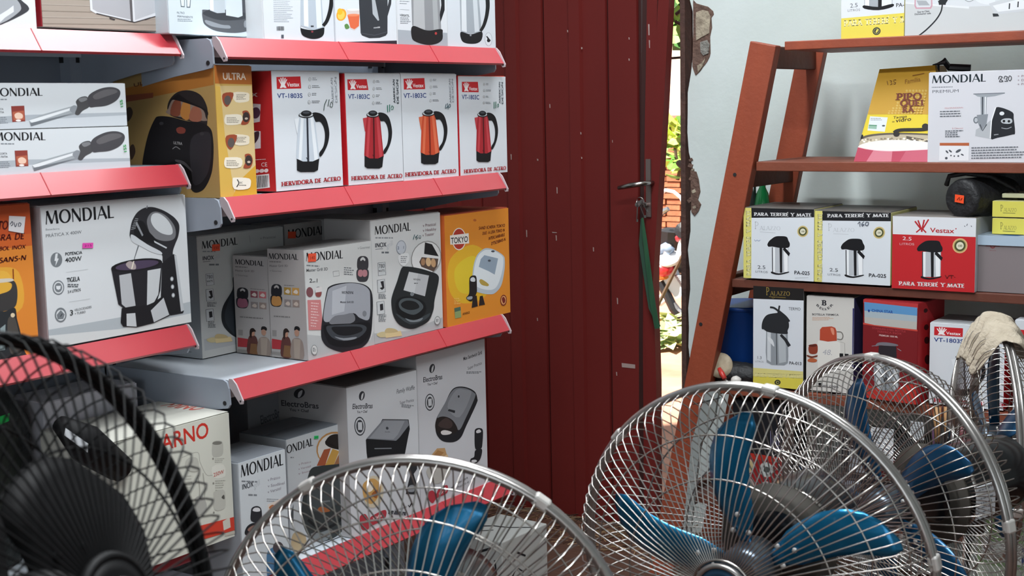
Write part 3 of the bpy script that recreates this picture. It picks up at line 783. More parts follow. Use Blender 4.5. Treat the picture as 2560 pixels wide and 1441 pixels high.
# ---- second shelf, left unit: two knife cartons stacked
def knife(q, z, label, dx, dy, orange):
    c = Carton('knife_carton', label, 1, q, 'x', XL, z, depth=.09, group='electric knife cartons on the second shelf', flap=False)
    a = c.art()
    a.U(0,0,1,1,'#cfd4d8')
    a.P([(-60,880+dy),(240,862+dy),(1000+dx,840+dy),(1000+dx,990+dy),(-60,1040+dy)], '#aab1b8')
    a.P([(-60,940+dy),(240,902+dy),(1000+dx,862+dy),(1000+dx,990+dy),(-60,1060+dy)], '#c6ccd2')
    mondial(a, -75+dx,724+dy,328+dx,718+dy,62)
    a.bars(-20+dx,742+dy,90+dx,756+dy,1,'#7d838a',9)
    a.T_('CORTA', -30+dx,828+dy,28+dx,826+dy,15,'#3b3f45','fb'); a.T_('E FATIA', -36+dx,852+dy,32+dx,850+dy,15,'#3b3f45','fb'); a.bars(-40+dx,880+dy,64+dx,935+dy,4,'#7d838a',6)
    a.P([(85+dx,797+dy),(183+dx,793+dy),(189+dx,912+dy),(92+dx,918+dy)], '#8a3d36'); a.P([(95+dx,840+dy),(180+dx,830+dy),(184+dx,900+dy),(100+dx,906+dy)], '#b05f48'); a.S([(110+dx,860+dy),(140+dx,845+dy),(170+dx,862+dy),(165+dx,890+dy),(120+dx,892+dy)], '#e7c5b0',3); a.E(137+dx,906+dy,20,8,'#efe8e4')
    a.P([(216+dx,905+dy),(300+dx,865+dy),(560+dx,790+dy),(580+dx,850+dy),(420+dx,890+dy),(230+dx,950+dy)], '#9fa5aa'); a.P([(216+dx,905+dy),(560+dx,800+dy),(565+dx,815+dy),(240+dx,925+dy)], '#dfe3e6'); a.P([(225+dx,925+dy),(420+dx,880+dy),(580+dx,842+dy),(420+dx,893+dy),(232+dx,950+dy)], '#6f757b')
    a.S([(522+dx,820+dy),(550+dx,790+dy),(580+dx,800+dy),(590+dx,850+dy),(545+dx,850+dy)], '#8b9197',3)
    a.S([(570+dx,760+dy),(600+dx,730+dy),(650+dx,722+dy),(672+dx,760+dy),(670+dx,800+dy),(620+dx,830+dy),(590+dx,862+dy),(562+dx,852+dy),(580+dx,800+dy)], '#4a4a4c',3); a.S([(590+dx,740+dy),(640+dx,728+dy),(655+dx,745+dy),(610+dx,765+dy)],'#7b7d80',3)
    a.S([(655+dx,745+dy),(680+dx,700+dy),(760+dx,660+dy),(840+dx,650+dy),(895+dx,670+dy),(902+dx,710+dy),(870+dx,755+dy),(800+dx,790+dy),(720+dx,800+dy),(672+dx,800+dy)], '#47464a'); a.S([(700+dx,715+dy),(780+dx,672+dy),(860+dx,668+dy),(880+dx,690+dy),(800+dx,720+dy),(720+dx,745+dy)], '#615f62',3)
    done(a)
    s = c.art(); s.lay = 60; s.T_('155', 925+dx*.8,805+dy*1.0,918+dx*.8,745+dy*1.0, 26, '#149a3e', 'fb')
    s.build('price_mark', c.root)
    return c
c_lo = knife([(-75,978),(962,945),(985,1250),(-60,1330)], ZL[1], 'lower of the two stacked electric knife cartons, green price mark', 34,332,0)
c_hi = knife([(-90,622),(940,620),(960,945),(-75,978)], ZL[1]+c_lo.h+.0006, 'upper of the two stacked electric knife cartons, green price mark', 0,0,0)
# ---- tan carton with a black toaster, turned, at the left end of the second shelf
c = Carton('toaster_carton', 'tan and yellow carton with a black sandwich toaster on the second shelf', 1, [(1590,490),(1878,508),(1920,1400),(1650,1432)], 'x', -1.846, ZR[1], ang=92, depth=.262, col='#c79a4c', side='#a8854c', top='#b27a35')
a = c.art(); a.U(0,0,1,1,'#c9a55a'); a.P([(1590,640),(1880,650),(1920,1410),(1650,1440)], '#d6bd88'); a.P([(1590,640),(1640,645),(1680,1000),(1760,1440),(1650,1440)],'#d4ac52'); a.P([(1800,1300),(1920,1200),(1925,1420),(1740,1440)],'#d3a136'); a.P([(1586,488),(1880,506),(1886,640),(1590,624)], '#b0662a')
a.T_('ULTRA', 1660,598,1838,604,52,'#efe3d2','fb')
for i, (x, y, sd) in enumerate(((1662,700,0),(1870,830,1),(1690,1000,0),(1888,1130,1))):
    if sd == 0: a.S([(1740,y-6),(1850,y-2),(1862,y+30),(1850,y+60),(1760,y+62)], '#e7dcc6',3); a.S([(x,y),(x+80,y-4),(x+62,y+60),(x+30,y+96),(x,y+60)], '#9c4a30',3); a.E(x+36,y+48,26,34,'#5b5350'); a.bars(1765,y+8,1845,y+50,4,'#8c8478',5)
    else: a.S([(1680,y+28),(1700,y+20),(1800,y+24),(1800,y+84),(1700,y+94),(1675,y+70)], '#ece3d0',3); a.S([(x-60,y),(x-20,y-4),(x,y+40),(x-20,y+88),(x-70,y+90),(x-50,y+40)], '#9c4a30',3); a.E(x-32,y+40,26,36,'#3a2f2d'); a.E(x-30,y+50,12,8,'#c9b8a8'); a.bars(1692,y+40,1790,y+84,4,'#8c8478',5)
a.S([(1738,1300),(1760,1288),(1860,1292),(1872,1330),(1850,1362),(1750,1366)], '#efe8da',3); a.L([(1772,1300),(1784,1325),(1768,1352)],7,K,True); a.T_('SAC',1788,1328,1812,1328,14,'#4a4642','fb'); a.bars(1786,1336,1850,1346,1,'#6a665e',6)
b = c.art('left', [(856,524),(1590,488),(1650,1432),(911,1400)]); b.U(0,0,1,1,'#a98a55'); b.P([(950,650),(1590,482),(1592,625),(950,745)], '#ab6e30'); b.P([(952,700),(1150,680),(1150,715),(955,745)],'#8e4c34'); b.T_('ULTRA',1010,642,1200,598,26,'#5b3826','fb')
b.S([(955,800),(985,780),(1005,815),(990,860),(960,880)],'#4c3a30',3); b.S([(985,1060),(1010,1040),(1025,1090),(1005,1140),(990,1140)],'#4c3a30',3)
b.S([(1255,800),(1270,730),(1330,675),(1420,665),(1500,700),(1545,780),(1550,860),(1540,930),(1500,900),(1300,850)], '#2a2424'); b.S([(1262,790),(1290,730),(1345,690),(1330,720),(1500,790),(1535,850),(1525,880),(1262,830)], '#8a766a',4)
b.S([(1275,830),(1300,740),(1350,735),(1345,840)], '#7a4330',3); b.S([(1350,840),(1370,745),(1420,755),(1410,870)], '#b5793c',3); b.S([(1415,870),(1440,780),(1500,800),(1500,880)],'#9a5f4a',3)
b.S([(1270,740),(1330,690),(1350,700),(1420,745),(1540,800),(1552,840),(1520,800),(1400,755),(1300,730)], '#1b1618',3)
b.S([(1160,870),(1190,845),(1280,850),(1400,880),(1500,890),(1570,930),(1592,1000),(1598,1120),(1585,1250),(1540,1350),(1490,1385),(1450,1380),(1420,1340),(1380,1270),(1200,1240),(1090,1230),(1076,1180),(1090,1080),(1120,960)], '#1b181a'); b.S([(1430,1010),(1560,960),(1580,1080),(1560,1240),(1490,1330),(1440,1290)], '#2e2b2f'); b.S([(1210,1220),(1330,1150),(1420,1200),(1440,1330),(1380,1260)], '#0d0c0e'); b.S([(1320,1150),(1380,1165),(1430,1215),(1440,1240),(1380,1190),(1320,1165)],'#4a474a',3)
b.S([(1320,935),(1350,920),(1388,935),(1380,965),(1335,965)],'#7c3b31',3); b.E(1212,895,16,12,'#3c393c'); b.E(1510,970,16,12,'#3c393c'); b.T_('ULTRA',1300,1040,1366,1048,20,'#a09c9c','fb'); b.L([(1295,1075),(1320,1060),(1350,1078)],5,'#8a8686',True)
done(a, b)
# ---- second shelf, right unit: four white kettle cartons with red sides
def vbox(crop, q, plane, val, z, name, mod, cols, lean, ket, vx, label, icon, tdes, her, price, grp, cardq=None, **kw):
    c = Carton('kettle_carton', label, crop, q, plane, val, z, side='#c3212a', top=kw.pop('top', '#c9cdd0'), group=grp, **kw)
    a = c.art(); a.U(0,0,1,1,'#d9dee4')
    vestax(a, *vx)
    a.T_(mod[0], *mod[1], '#27407f', 'fb')
    icons(a, *icon)
    if tdes:
        a.T_('AMERICAN', *tdes[0], tdes[2], 'b'); a.T_('DESIGN', *tdes[1], tdes[2], 'b')
    kettle(a, *ket, *cols)
    a.T_('HERVIDORA DE ACERO', *her, '#b3242c', 's')
    done(a)
    if price:
        s = c.art(); s.lay = 62
        for kind, pts, wd in price: s.L(pts, wd, kind, True)
        s.build('price_mark', c.root)
    return c
GK = 'steel kettle cartons on the second shelf'
SIL = ('#c3ccd6','#2a2e38','#e4e9ee'); REDK = ('#a5262f','#4e0f16','#bd4048'); ORK = ('#c34a2c','#7a2416','#d66c4a')
c = vbox(2, [(195,530),(712,535),(770,1395),(272,1435)], 'x', XR, ZR[1]+.003, '', ('VT-1803S',(250,738,440,736,36)), SIL, 0, ((384,1292),(272,-2),(-8,-472)), (236,578,418,573,428,665,244,670),
  'white carton with a silver kettle, leftmost of the four kettle cartons', (490,595,58,4,'#4a4e55',1.1), ((680,770,662,580,22),(706,772,690,572,22),'#b2b8bf'), (308,1394,750,1354,30), [('#173a2c',[(622,748),(606,790),(602,832)],5),('#173a2c',[(640,748),(632,800)],5),('#173a2c',[(650,790),(656,768),(668,780),(662,806),(648,800),(652,780)],4)], GK, depth=.2)
b = c.art('left', [(-205,575),(195,530),(272,1435),(-125,1380)]); b.U(0,0,1,1,'#bf2a2c'); b.T_('x', 95,728,130,728,40,'#f0e6e6','fb'); b.P([(95,780),(150,785),(152,915),(108,925)], '#e7dfe2'); b.E(125,850,26,42,'#5a3c50'); b.P([(110,980),(160,985),(168,1110),(120,1115)], '#efe9ec'); b.S([(112,1010),(150,985),(150,1040),(118,1090)], '#4a3440',3); b.bars(130,1190,215,1195,1,'#f0e6e6',4); b.T_('CE',178,1245,212,1245,30,'#f0dede','f'); b.E(155,1275,14,14,'#f0e0e0'); b.E(183,1275,14,14,'#f0e0e0'); b.E(208,1275,12,14,'#f0e0e0'); b.P([(134,1305),(225,1300),(235,1400),(145,1405)], '#f0ecec'); b.barcode(145,1310,222,1395); done(b)
c = vbox(2, [(743,548),(1175,548),(1222,1345),(815,1390)], 'x', XR, ZR[1]+.002, '', ('VT-1803C',(780,746,945,744,36)), REDK, 0, ((897,1262),(228,-2),(-6,-440)), (765,597,915,593,932,677,773,680),
  'white carton with a dark red kettle, second of the four kettle cartons', (972,612,55,4,'#33373d',.95), ((1140,772,1128,590,22),(1166,778,1155,590,24),'#5d636a'), (832,1350,1208,1322,28), [('#11765f',[(1078,790),(1082,842)],6),('#11765f',[(1094,785),(1096,838)],6),('#11765f',[(1106,815),(1112,795),(1124,805),(1118,822),(1106,820)],4)], GK, depth=.2)
vbox(2, [(1180,550),(1605,560),(1640,1310),(1225,1345)], 'x', XR, ZR[1]+.001, '', ('VT-1803C',(1212,734,1382,732,36)), ORK, 0, ((1326,1222),(222,-2),(-4,-412)), (1207,591,1365,587,1373,669,1212,671),
  'white carton with an orange kettle, third of the four kettle cartons', (1414,605,50,4,'#6f757c',.85), ((1572,772,1560,592,20),(1590,770,1580,592,20),'#aab0b7'), (1238,1310,1618,1284,28), [('#24505c',[(1530,780),(1526,812),(1542,800)],4),('#24505c',[(1540,775),(1546,820)],4),('#24505c',[(1550,790),(1560,782),(1562,800),(1550,806),(1550,790)],4)], GK, depth=.2)
c = vbox(2, [(1620,570),(1975,560),(2008,1275),(1655,1315)], 'x', XR-.002, ZR[1], '', ('VT-1803C',(1652,740,1780,738,34)), REDK, 0, ((1747,1204),(182,-2),(-4,-392)), (1648,612,1768,608,1776,685,1652,688),
  'white carton with a red kettle and orange top edge, rightmost of the four kettle cartons', (1815,625,46,4,'#33373d',.75), ((1942,762,1935,600,20),(1962,765,1955,600,22),'#6a7077'), (1678,1290,1995,1255,26), [('#0f6a50',[(1890,752),(1892,802)],5),('#0f6a50',[(1903,750),(1904,800)],5),('#0f6a50',[(1914,780),(1922,765),(1924,785),(1914,790)],4)], GK, depth=.2, top='#cf3f22')
# ---- third shelf, left unit
c = Carton('blender_carton', 'orange carton with a black blender and a white handwritten price label', 11, [(-200,140),(292,98),(405,1340),(-200,1420)], 'x', XL, ZL[2], depth=.2, col='#d9822f', side='#b5553a', top='#b0492c')
a = c.art(); a.U(0,0,1,1,'#d98434'); a.U(0,.80,1,1,'#bd5128'); a.U(0,.72,1,.80,'#c65f2a'); a.S([(-200,560),(0,560),(200,600),(230,900),(-50,1000),(-200,900)],'#dfa13c'); a.S([(0,600),(100,600),(150,700),(0,700)],'#e3ae45',3)
a.T_('A TO',-40,282,112,278,56,'#571712','bi'); a.T_('NEGRA DE',-90,372,250,348,44,'#571712','bi'); a.T_('CON BOL INOX',-90,445,258,418,28,'#571712','bi'); a.T_('IDTBSANS-N',-120,545,265,505,38,'#4a1210','bi')
a.L([(150,575),(152,660)],10,'#7e2b14'); a.S([(-100,690),(0,672),(120,665),(165,680),(185,740),(182,840),(150,900),(40,930),(-100,940)], '#3a3838'); a.S([(-80,700),(40,680),(130,690),(125,740),(60,770),(-80,790)], '#d9a63e'); a.S([(-100,660),(0,655),(120,650),(155,665),(100,680),(-100,690)],'#cfc6b8',3)
a.S([(-120,940),(60,930),(160,900),(180,1000),(210,1120),(240,1280),(250,1400),(-120,1420)], '#2a2d30'); a.P([(20,1080),(70,1045),(60,1290),(10,1300)], '#8b9a9c'); a.S([(90,1020),(150,980),(190,1100),(230,1320),(110,1320)],'#4c4844'); a.E(140,965,20,20,'#d9c8a8'); done(a)
s = c.art(); s.lay = 66; s.P([(120,186),(255,190),(240,308),(114,290)], '#d9d6d8'); s.L([(128,245),(145,225),(150,245),(135,255)],6,'#2b3444',True); s.L([(160,230),(170,262),(185,235)],6,'#2b3444',True); s.L([(195,262),(200,235),(218,240),(205,262)],6,'#2b3444',True); s.build('price_sticker', c.root)
c = Carton('mixer_carton', 'large white carton with a stand mixer and a pink price sticker', 3, [(285,235),(1370,115),(1440,1090),(370,1310)], 'x', XL+.003, ZL[2]+.004, depth=.16, col='#d5d8da', side='#b9aeb0', flap=True)
a = c.art(); a.U(0,0,1,1,'#d2d5d8')
a.P([(360,1165),(900,1060),(1440,930),(1445,1100),(372,1312)], '#adb4b9'); a.P([(360,1210),(900,1150),(1440,1020),(1445,1100),(372,1312)], '#d0d3d3')
mondial(a, 326,368,846,304,102)
a.T_('Batedeira',328,412,432,402,16,'#6b7076','f'); a.T_('PRÁTICA X 400W',330,465,598,428,26,'#4a4e54','f')
def round_icon(x, y, r): a.E(x,y,r,r*1.28,'#74797e'); 
round_icon(412,632,44); a.P([(405,585),(422,582),(418,620),(430,622),(405,680),(410,640),(398,640)],'#d9dcdf')
round_icon(430,842,44); a.E(430,842,36,46,'#d2d5d8'); a.E(430,842,28,36,'#74797e'); a.P([(412,830),(448,828),(444,852),(430,860),(416,852)],'#d9dcdf')
round_icon(450,1050,44); a.E(450,1052,34,42,'#d2d5d8'); a.P([(420,1050),(450,1012),(480,1045),(470,1080),(428,1084)],'#74797e'); a.L([(448,1062),(462,1040)],6,'#2d3034')
a.T_('POTÊNCIA',478,598,604,582,22,'#3f4347','b'); a.T_('400W',478,650,602,632,36,'#2c2f33','fb'); a.L([(486,725),(650,698)],2,'#aeb2b6'); a.T_('TIGELA',494,800,590,786,32,'#3f4347','b'); a.bars(498,812,596,842,2,'#5d6166',9); a.T_('3.4 LITROS',500,884,598,864,22,'#3f4347','fb'); a.L([(510,950),(670,922)],2,'#aeb2b6'); a.T_('3',516,1052,542,1050,42,'#2c2f33','fb'); a.T_('VELOCIDADES',552,1020,680,992,18,'#4c5055','f'); a.T_('+ TURBO',554,1048,636,1030,18,'#4c5055','f')
a.S([(962,380),(975,320),(1010,260),(1060,225),(1120,215),(1190,232),(1250,262),(1300,300),(1330,350),(1325,430),(1300,500),(1285,560),(1290,680),(1215,640),(1205,580),(1160,555),(1080,510),(990,480),(958,440)], '#2b2b2f')
a.S([(965,430),(1000,440),(1090,500),(1190,550),(1200,575),(1130,560),(1040,515),(975,480)], '#c9cdd1',3); a.S([(1085,330),(1110,265),(1160,250),(1230,280),(1290,350),(1305,420),(1280,462),(1200,470),(1120,430)], '#77787c'); a.S([(1115,320),(1125,272),(1170,262),(1230,300),(1272,360),(1280,410),(1250,425),(1190,410),(1140,370)], '#ced2d5'); a.S([(1100,400),(1060,330),(1010,330),(990,420),(1060,480),(1110,490),(1180,490)], '#1a1a1d'); a.P([(1140,470),(1240,520),(1235,530),(1145,485)], '#c3c7cb'); a.P([(1010,330),(1060,430),(1050,440),(1000,345)],'#8e9297')
for i in range(7): a.L([(965+i*5,390-i*14),(1000+i*3,380-i*12)],3,'#b0b4b8')
a.P([(1020,510),(1028,512),(1000,600),(985,700),(975,700),(995,600)], '#5d6166'); a.L([(1085,205),(1080,228)],8,'#7b7e83')
a.P([(1205,640),(1290,570),(1310,580),(1378,1000),(1372,1020),(1275,1040),(1200,900)], '#1e1e22'); a.P([(1295,575),(1312,582),(1378,1000),(1355,1010)], '#b9bdc1'); 
for y in (760,820,885): a.E(1281+(y-760)*.1,y,13,18,'#8f9398'); a.E(1281+(y-760)*.1,y,8,12,'#d0d3d6')
a.P([(822,690),(1205,630),(1195,850),(1175,920),(1120,960),(920,990),(880,960)], '#232227'); a.P([(882,740),(970,722),(1010,970),(935,985),(905,960)], '#b3b5b9'); a.P([(1095,700),(1195,680),(1180,880),(1150,940),(1095,965)], '#c3c6c9'); a.E(1012,660,195,46,'#1c1a1e',-9); a.E(1015,660,165,32,'#4b3f55',-9); a.S([(930,655),(960,630),(1000,650),(1005,690),(960,690)],'#a79a9a',3); a.L([(990,630),(975,690)],8,'#e0d8c8')
a.P([(905,990),(1120,960),(1230,880),(1270,1040),(1150,1100),(1020,1135),(920,1130),(900,1100)], '#1d1c20'); a.P([(942,1032),(1008,1026),(1020,1130),(945,1126)], '#c0c3c6'); a.P([(1125,1005),(1220,905),(1265,1035),(1150,1095)], '#b9bcc0'); done(a)
sticker(c, 3, 602,500,682,540,'#e14fae','215','#5a1038',tilt=-4)
# ---- third shelf, right unit: sandwich toaster cartons
GG = 'grill cartons on the third shelf'
def grill_sidecol(a, y0=0):
    pass
def inox_front(a, dx, dy, cut=False):
    """white front with steel toaster; crop 4 picture offset by dx, dy"""
    X = lambda x: x+dx
    a.P([(X(1270),880+dy),(X(1500),870+dy),(X(1715),790+dy),(X(1730),870+dy),(X(1275),960+dy)], '#b4b7b9')
    mondial(a, X(1255),275+dy,X(1488),245+dy,52)
    a.bars(X(1260),288+dy,X(1375),298+dy,1,'#8b8f94',8); a.T_('INOX', X(1260),352+dy,X(1332),345+dy,26,'#4a4d53','b'); a.L([(X(1262),362+dy),(X(1310),358+dy)],3,'#4a4d53'); a.T_('grill', X(1334),360+dy,X(1372),335+dy,34,'#b7bbc0','fi'); a.bars(X(1302),376+dy,X(1374),390+dy,1,'#6b6f74',11)
    def sq(y, t=None):
        a.P([(X(1280),y+6),(X(1326),y),(X(1334),y+78),(X(1286),y+84)], '#c9ccce'); a.L([(X(1280),y+6),(X(1326),y),(X(1334),y+78),(X(1286),y+84),(X(1280),y+6)],2.5,'#54585d')
    sq(440+dy); a.T_('780', X(1285),478+dy,X(1324),475+dy,26,'#3c3f44','f'); a.T_('WATTS', X(1287),502+dy,X(1325),499+dy,14,'#3c3f44','fb')
    sq(545+dy); a.P([(X(1300),560+dy),(X(1320),556+dy),(X(1326),600+dy),(X(1312),612+dy),(X(1296),600+dy),(X(1312),594+dy)],'#2c2c30'); a.bars(X(1290),635+dy,X(1350),668+dy,4,'#75797e',5)
    sq(680+dy); a.P([(X(1300),700+dy),(X(1320),696+dy),(X(1324),735+dy),(X(1304),740+dy)],'#2c2c30'); a.bars(X(1295),765+dy,X(1345),810+dy,5,'#75797e',5)
    a.S([(X(1285),885+dy),(X(1330),870+dy),(X(1350),900+dy),(X(1310),905+dy)],'#cdbf94',3); a.P([(X(1340),880+dy),(X(1440),868+dy),(X(1450),900+dy),(X(1345),910+dy)],'#dcc897'); a.S([(X(1350),850+dy),(X(1400),855+dy),(X(1420),875+dy),(X(1340),878+dy)],'#c5b184',3)
c = Carton('grill_carton', 'grill carton standing back at the left end of the third shelf', 4, [(130,290),(690,220),(715,1000),(172,1112)], 'x', XR-.205, ZR[2]+.001, depth=.125, col='#c3c5c4', side='#a3a8ad', group=GG, x0=0)
a = c.art(); a.U(0,0,1,1,'#c4c6c4'); inox_front(a, -1090, 98)
a.S([(370,560),(360,650),(300,760),(290,850),(320,920),(400,980),(480,960),(480,600)], '#262a2e'); a.S([(380,640),(330,740),(310,840),(345,920),(400,950),(420,700)],'#33393f',3); a.T_('v Practical', 540,308,640,300,18,'#85898c','f')
a.L([(470,280),(475,330)],2,'#8b8f90')
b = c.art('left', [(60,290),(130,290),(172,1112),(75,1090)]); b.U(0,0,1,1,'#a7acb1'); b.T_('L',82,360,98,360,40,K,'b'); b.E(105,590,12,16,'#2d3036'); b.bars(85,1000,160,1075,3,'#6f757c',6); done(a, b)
sticker(c, 4, 228,342,278,388,'#ef5a3c','150','#7e2a1a',tilt=-3)
for k, (q, lab, x0, stk, zz, xx) in enumerate((([(700,215),(960,190),(985,900),(725,950)], 'grey grill carton with an orange sticker over the first letter, behind the front grill cartons', 718, True, 0, .20),
                               ([(955,180),(1235,190),(1255,880),(975,930)], 'grey grill carton with uncovered lettering, at the back of the third shelf', 975, False, 0, .195))):
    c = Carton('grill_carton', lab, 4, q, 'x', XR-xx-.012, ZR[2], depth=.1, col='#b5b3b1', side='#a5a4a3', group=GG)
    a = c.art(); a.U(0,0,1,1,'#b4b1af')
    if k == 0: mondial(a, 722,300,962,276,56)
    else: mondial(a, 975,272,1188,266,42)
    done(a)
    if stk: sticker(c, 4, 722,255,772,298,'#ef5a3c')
for k, (q, fq, lab, sx, food) in enumerate((
      ([(570,370),(920,330),(940,990),(620,1080)], None, 'grill carton showing only its narrow side, directly behind the front corner one', 0, ('#9a5f72','#8e4d58','#c26a6f')),
      ([(805,378),(1235,300),(1278,925),(850,1085)], 1, 'front corner grill carton with a silver-lidded toaster and orange sticker', 218, ('#c08a4f','#a8863f','#c2944f')))):
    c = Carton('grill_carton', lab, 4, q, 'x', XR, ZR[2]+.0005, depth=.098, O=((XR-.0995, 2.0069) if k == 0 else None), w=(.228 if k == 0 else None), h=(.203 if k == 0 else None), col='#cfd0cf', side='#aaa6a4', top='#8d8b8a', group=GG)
    if fq:
        a = c.art(); a.U(0,0,1,1,'#d0d1d0'); a.P([(840,915),(1250,900),(1270,840),(1280,930),(852,1088)],'#b7b9ba')
        mondial(a, 820,448,1068,414,54); a.bars(825,468,920,480,1,'#84888b',9); a.T_('Master Grill 3D',824,514,968,494,20,'#54585c','fb'); a.T_('2',846,580,866,578,26,'#2c2e32','fb'); a.T_('em',868,578,888,576,12,'#2c2e32','fb'); a.T_('1',890,576,900,575,26,'#2c2e32','fb')
        a.L([(1002,500),(1040,492),(1044,522),(1006,530),(1002,500)],3,'#8f9396'); a.bars(1072,468,1140,520,4,'#73777b',6); a.T_('v Gourmet',1155,355,1230,345,16,'#8d9092','f')
        grill_open(a, (1152,548),(76,-4),(-2,-152), '#b77f86', '#3b3a3e', '#cfd0cf')
        a.E(850,640,24,32,'#7b4d52'); a.E(908,634,24,34,'#8f9092'); a.S([(892,640),(925,620),(925,660),(895,664)],'#8c4a48',3); a.P([(885,610),(930,600),(932,630),(888,640)],'#d9d4d4')
        a.P([(835,692),(925,682),(945,872),(848,884)], '#c97f80'); a.bars(860,705,915,870,9,'#e5c3c2',6)
        a.S([(932,900),(935,820),(960,640),(985,590),(1080,562),(1180,560),(1235,585),(1255,640),(1258,760),(1248,880),(1200,950),(1120,985),(1070,998),(985,980),(945,945)], '#24252a')
        a.S([(945,800),(965,645),(990,598),(1085,566),(1175,564),(1228,590),(1240,640),(1238,770),(1180,770),(1140,745),(1060,770),(1020,775),(985,815)], '#9fa2aa'); a.P([(1000,620),(1090,580),(1080,740),(1000,770)],'#b6b9c0'); a.S([(985,815),(1020,775),(1080,760),(1130,745),(1150,770),(1140,800),(1070,830),(1000,830)],'#77797f',3)
        a.S([(945,850),(1000,830),(1130,810),(1235,790),(1245,860),(1190,930),(1080,965),(985,950)], '#17181c'); a.S([(965,850),(1040,830),(1180,810),(1225,830),(1180,890),(1080,925),(1000,910)], '#3e4248',4); a.S([(1000,850),(1080,835),(1180,825),(1195,850),(1120,885),(1040,890)], '#1c1d21',4); a.S([(1020,905),(1080,908),(1160,890),(1150,905),(1080,922)],'#8b9096',3)
        a.T_('MONDIAL',1060,632,1138,626,16,'#26272b','o'); a.T_('Master Grill 3D',1052,690,1138,682,12,'#33353a','fb'); a.E(1208,740,13,17,'#7c7f85')
        a.E(888,1008,22,34,'#8d8f8f'); a.E(888,1008,18,29,'#d0d1d0'); a.bars(876,995,900,1022,3,'#66696b',5)
        done(a)
        sticker(c, 4, 832,398,886,450,'#ef5a3c','140','#7e2a1a',tilt=-6)
    o = sx
    b = c.art('left', [(352+o,375),(568+o,372),(612+o,1080),(398+o,1070)] if k == 0 else [(570,370),(805,378),(850,1085),(620,1080)])
    f1, f2, f3 = food
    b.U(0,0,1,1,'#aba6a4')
    mondial(b, 370+o*.98,440,550+o*1.04,442,36 if k == 0 else 38); b.bars(372+o,455,450+o,465,1,'#6c6967',6); b.T_('Master Grill 3D',372+o,492,490+o,488,14,'#4b4948','f'); b.T_('v Gourmet',376+o,522,452+o,524,12,'#6a6866','f')
    grill_open(b, (384+o,748),(76,2),(0,-145), f1, '#26262b', '#b9b5b3'); b.S([(394+o,700),(420+o,685),(450+o,695),(455+o,735),(420+o,748),(395+o,735)], f1,3)
    b.bars(470+o,606,560+o,612,1,'#7c7977',5)
    for i,(x,y,cc) in enumerate(((470,622,f2),(522,622,f3),(474,700,'#8b8280'),(526,700,'#93837c'))):
        b.P([(x+o,y),(x+44+o,y+1),(x+46+o,y+48),(x+2+o,y+47)], cc); b.S([(x+8+o,y+30),(x+24+o,y+12),(x+38+o,y+26),(x+30+o,y+40)], '#d8cdc4' if i < 2 else '#c8b8ac',3)
    b.bars(410+o,810,560+o,822,1,'#7a7775',7)
    b.P([(402+o,905),(430+o,905),(431+o,945),(404+o,945)],'#8f8b89')
    people(b, (404+o,1068),(200,8),(-6,-205))
    done(b)
c = Carton('grill_carton', 'white grill carton with a large black toaster, beside the orange carton', 4, [(1225,190),(1672,130),(1722,860),(1275,950)], 'x', XR-.002, ZR[2]+.0005, depth=.13, col='#d2d3d3', side='#a8a5a4', top='#b1aeac', group=GG)
a = c.art(); a.U(0,0,1,1,'#d2d3d3'); inox_front(a, 0, 0)
for i, t in enumerate(('v Practical','v Healthy','v Toaster')): a.T_(t, 1562,222+i*30,1562+(84,88,76)[i],212+i*30,18,'#7c5f66','f')
a.E(1425,350,32,44,'#8f96a0'); a.E(1425,350,28,40,'#c3c8d0'); a.T_('2',1402,362,1412,361,18,'#4e5a74','fb'); a.T_('1',1436,358,1442,358,18,'#4e5a74','fb'); a.S([(1410,400),(1470,385),(1478,430),(1450,465),(1420,450)],'#e3e4e5',3); a.bars(1424,405,1466,450,4,'#8b8e92',5)
a.E(1590,415,98,108,'#8f8e8c',20); a.E(1590,416,93,103,'#e3e3e3',20); a.P([(1578,318),(1625,330),(1672,405),(1575,390)], '#1f2023'); a.P([(1545,440),(1560,410),(1670,420),(1665,470),(1640,500),(1560,470)],'#5b4a42')
a.E(1605,440,17,28,'#d8b48a',-10); a.E(1638,446,16,28,'#c89f77',-10); a.E(1570,440,14,22,'#a9805f')
a.S([(1372,690),(1378,640),(1405,560),(1430,480),(1460,468),(1540,478),(1620,500),(1668,520),(1678,560),(1655,680),(1650,740),(1620,810),(1560,845),(1500,858),(1430,830),(1388,770)], '#25292b'); a.S([(1400,760),(1500,830),(1600,800),(1630,760),(1560,790),(1480,790)],'#3d4448',3)
a.P([(1480,500),(1612,525),(1590,655),(1448,615)], '#b8babd'); a.P([(1482,503),(1540,512),(1520,634),(1450,612)],'#c7c9cb'); a.T_('MONDIAL',1510,552,1558,556,10,'#2c2e32','o'); a.bars(1515,570,1550,580,1,'#6c6f73',6); a.E(1505,640,13,12,'#7a8084')
a.S([(1400,700),(1420,665),(1480,655),(1570,680),(1600,720),(1590,770),(1540,800),(1460,790),(1410,750)], '#15181a'); a.S([(1420,700),(1440,670),(1500,665),(1560,690),(1580,730),(1520,770),(1440,740)], '#4d5559',4); a.S([(1435,700),(1470,680),(1530,690),(1555,725),(1500,740),(1450,725)], '#1b1e20',4); a.S([(1465,790),(1520,805),(1580,790),(1560,812),(1500,815)],'#7c858a',3)
a.E(1678,810,20,28,'#8e9090'); a.E(1678,810,16,23,'#d2d3d3'); a.bars(1668,800,1690,822,3,'#66696b',4); done(a)
s = c.art(); s.lay = 66; s.L([(1508,270),(1500,300)],4,'#22545a'); s.L([(1530,272),(1515,285),(1520,300),(1532,290),(1515,285)],4,'#22545a'); s.E(1543,284,7,9,'#22545a'); s.E(1543,284,4,6,'#d2d3d3'); s.build('price_mark', c.root)
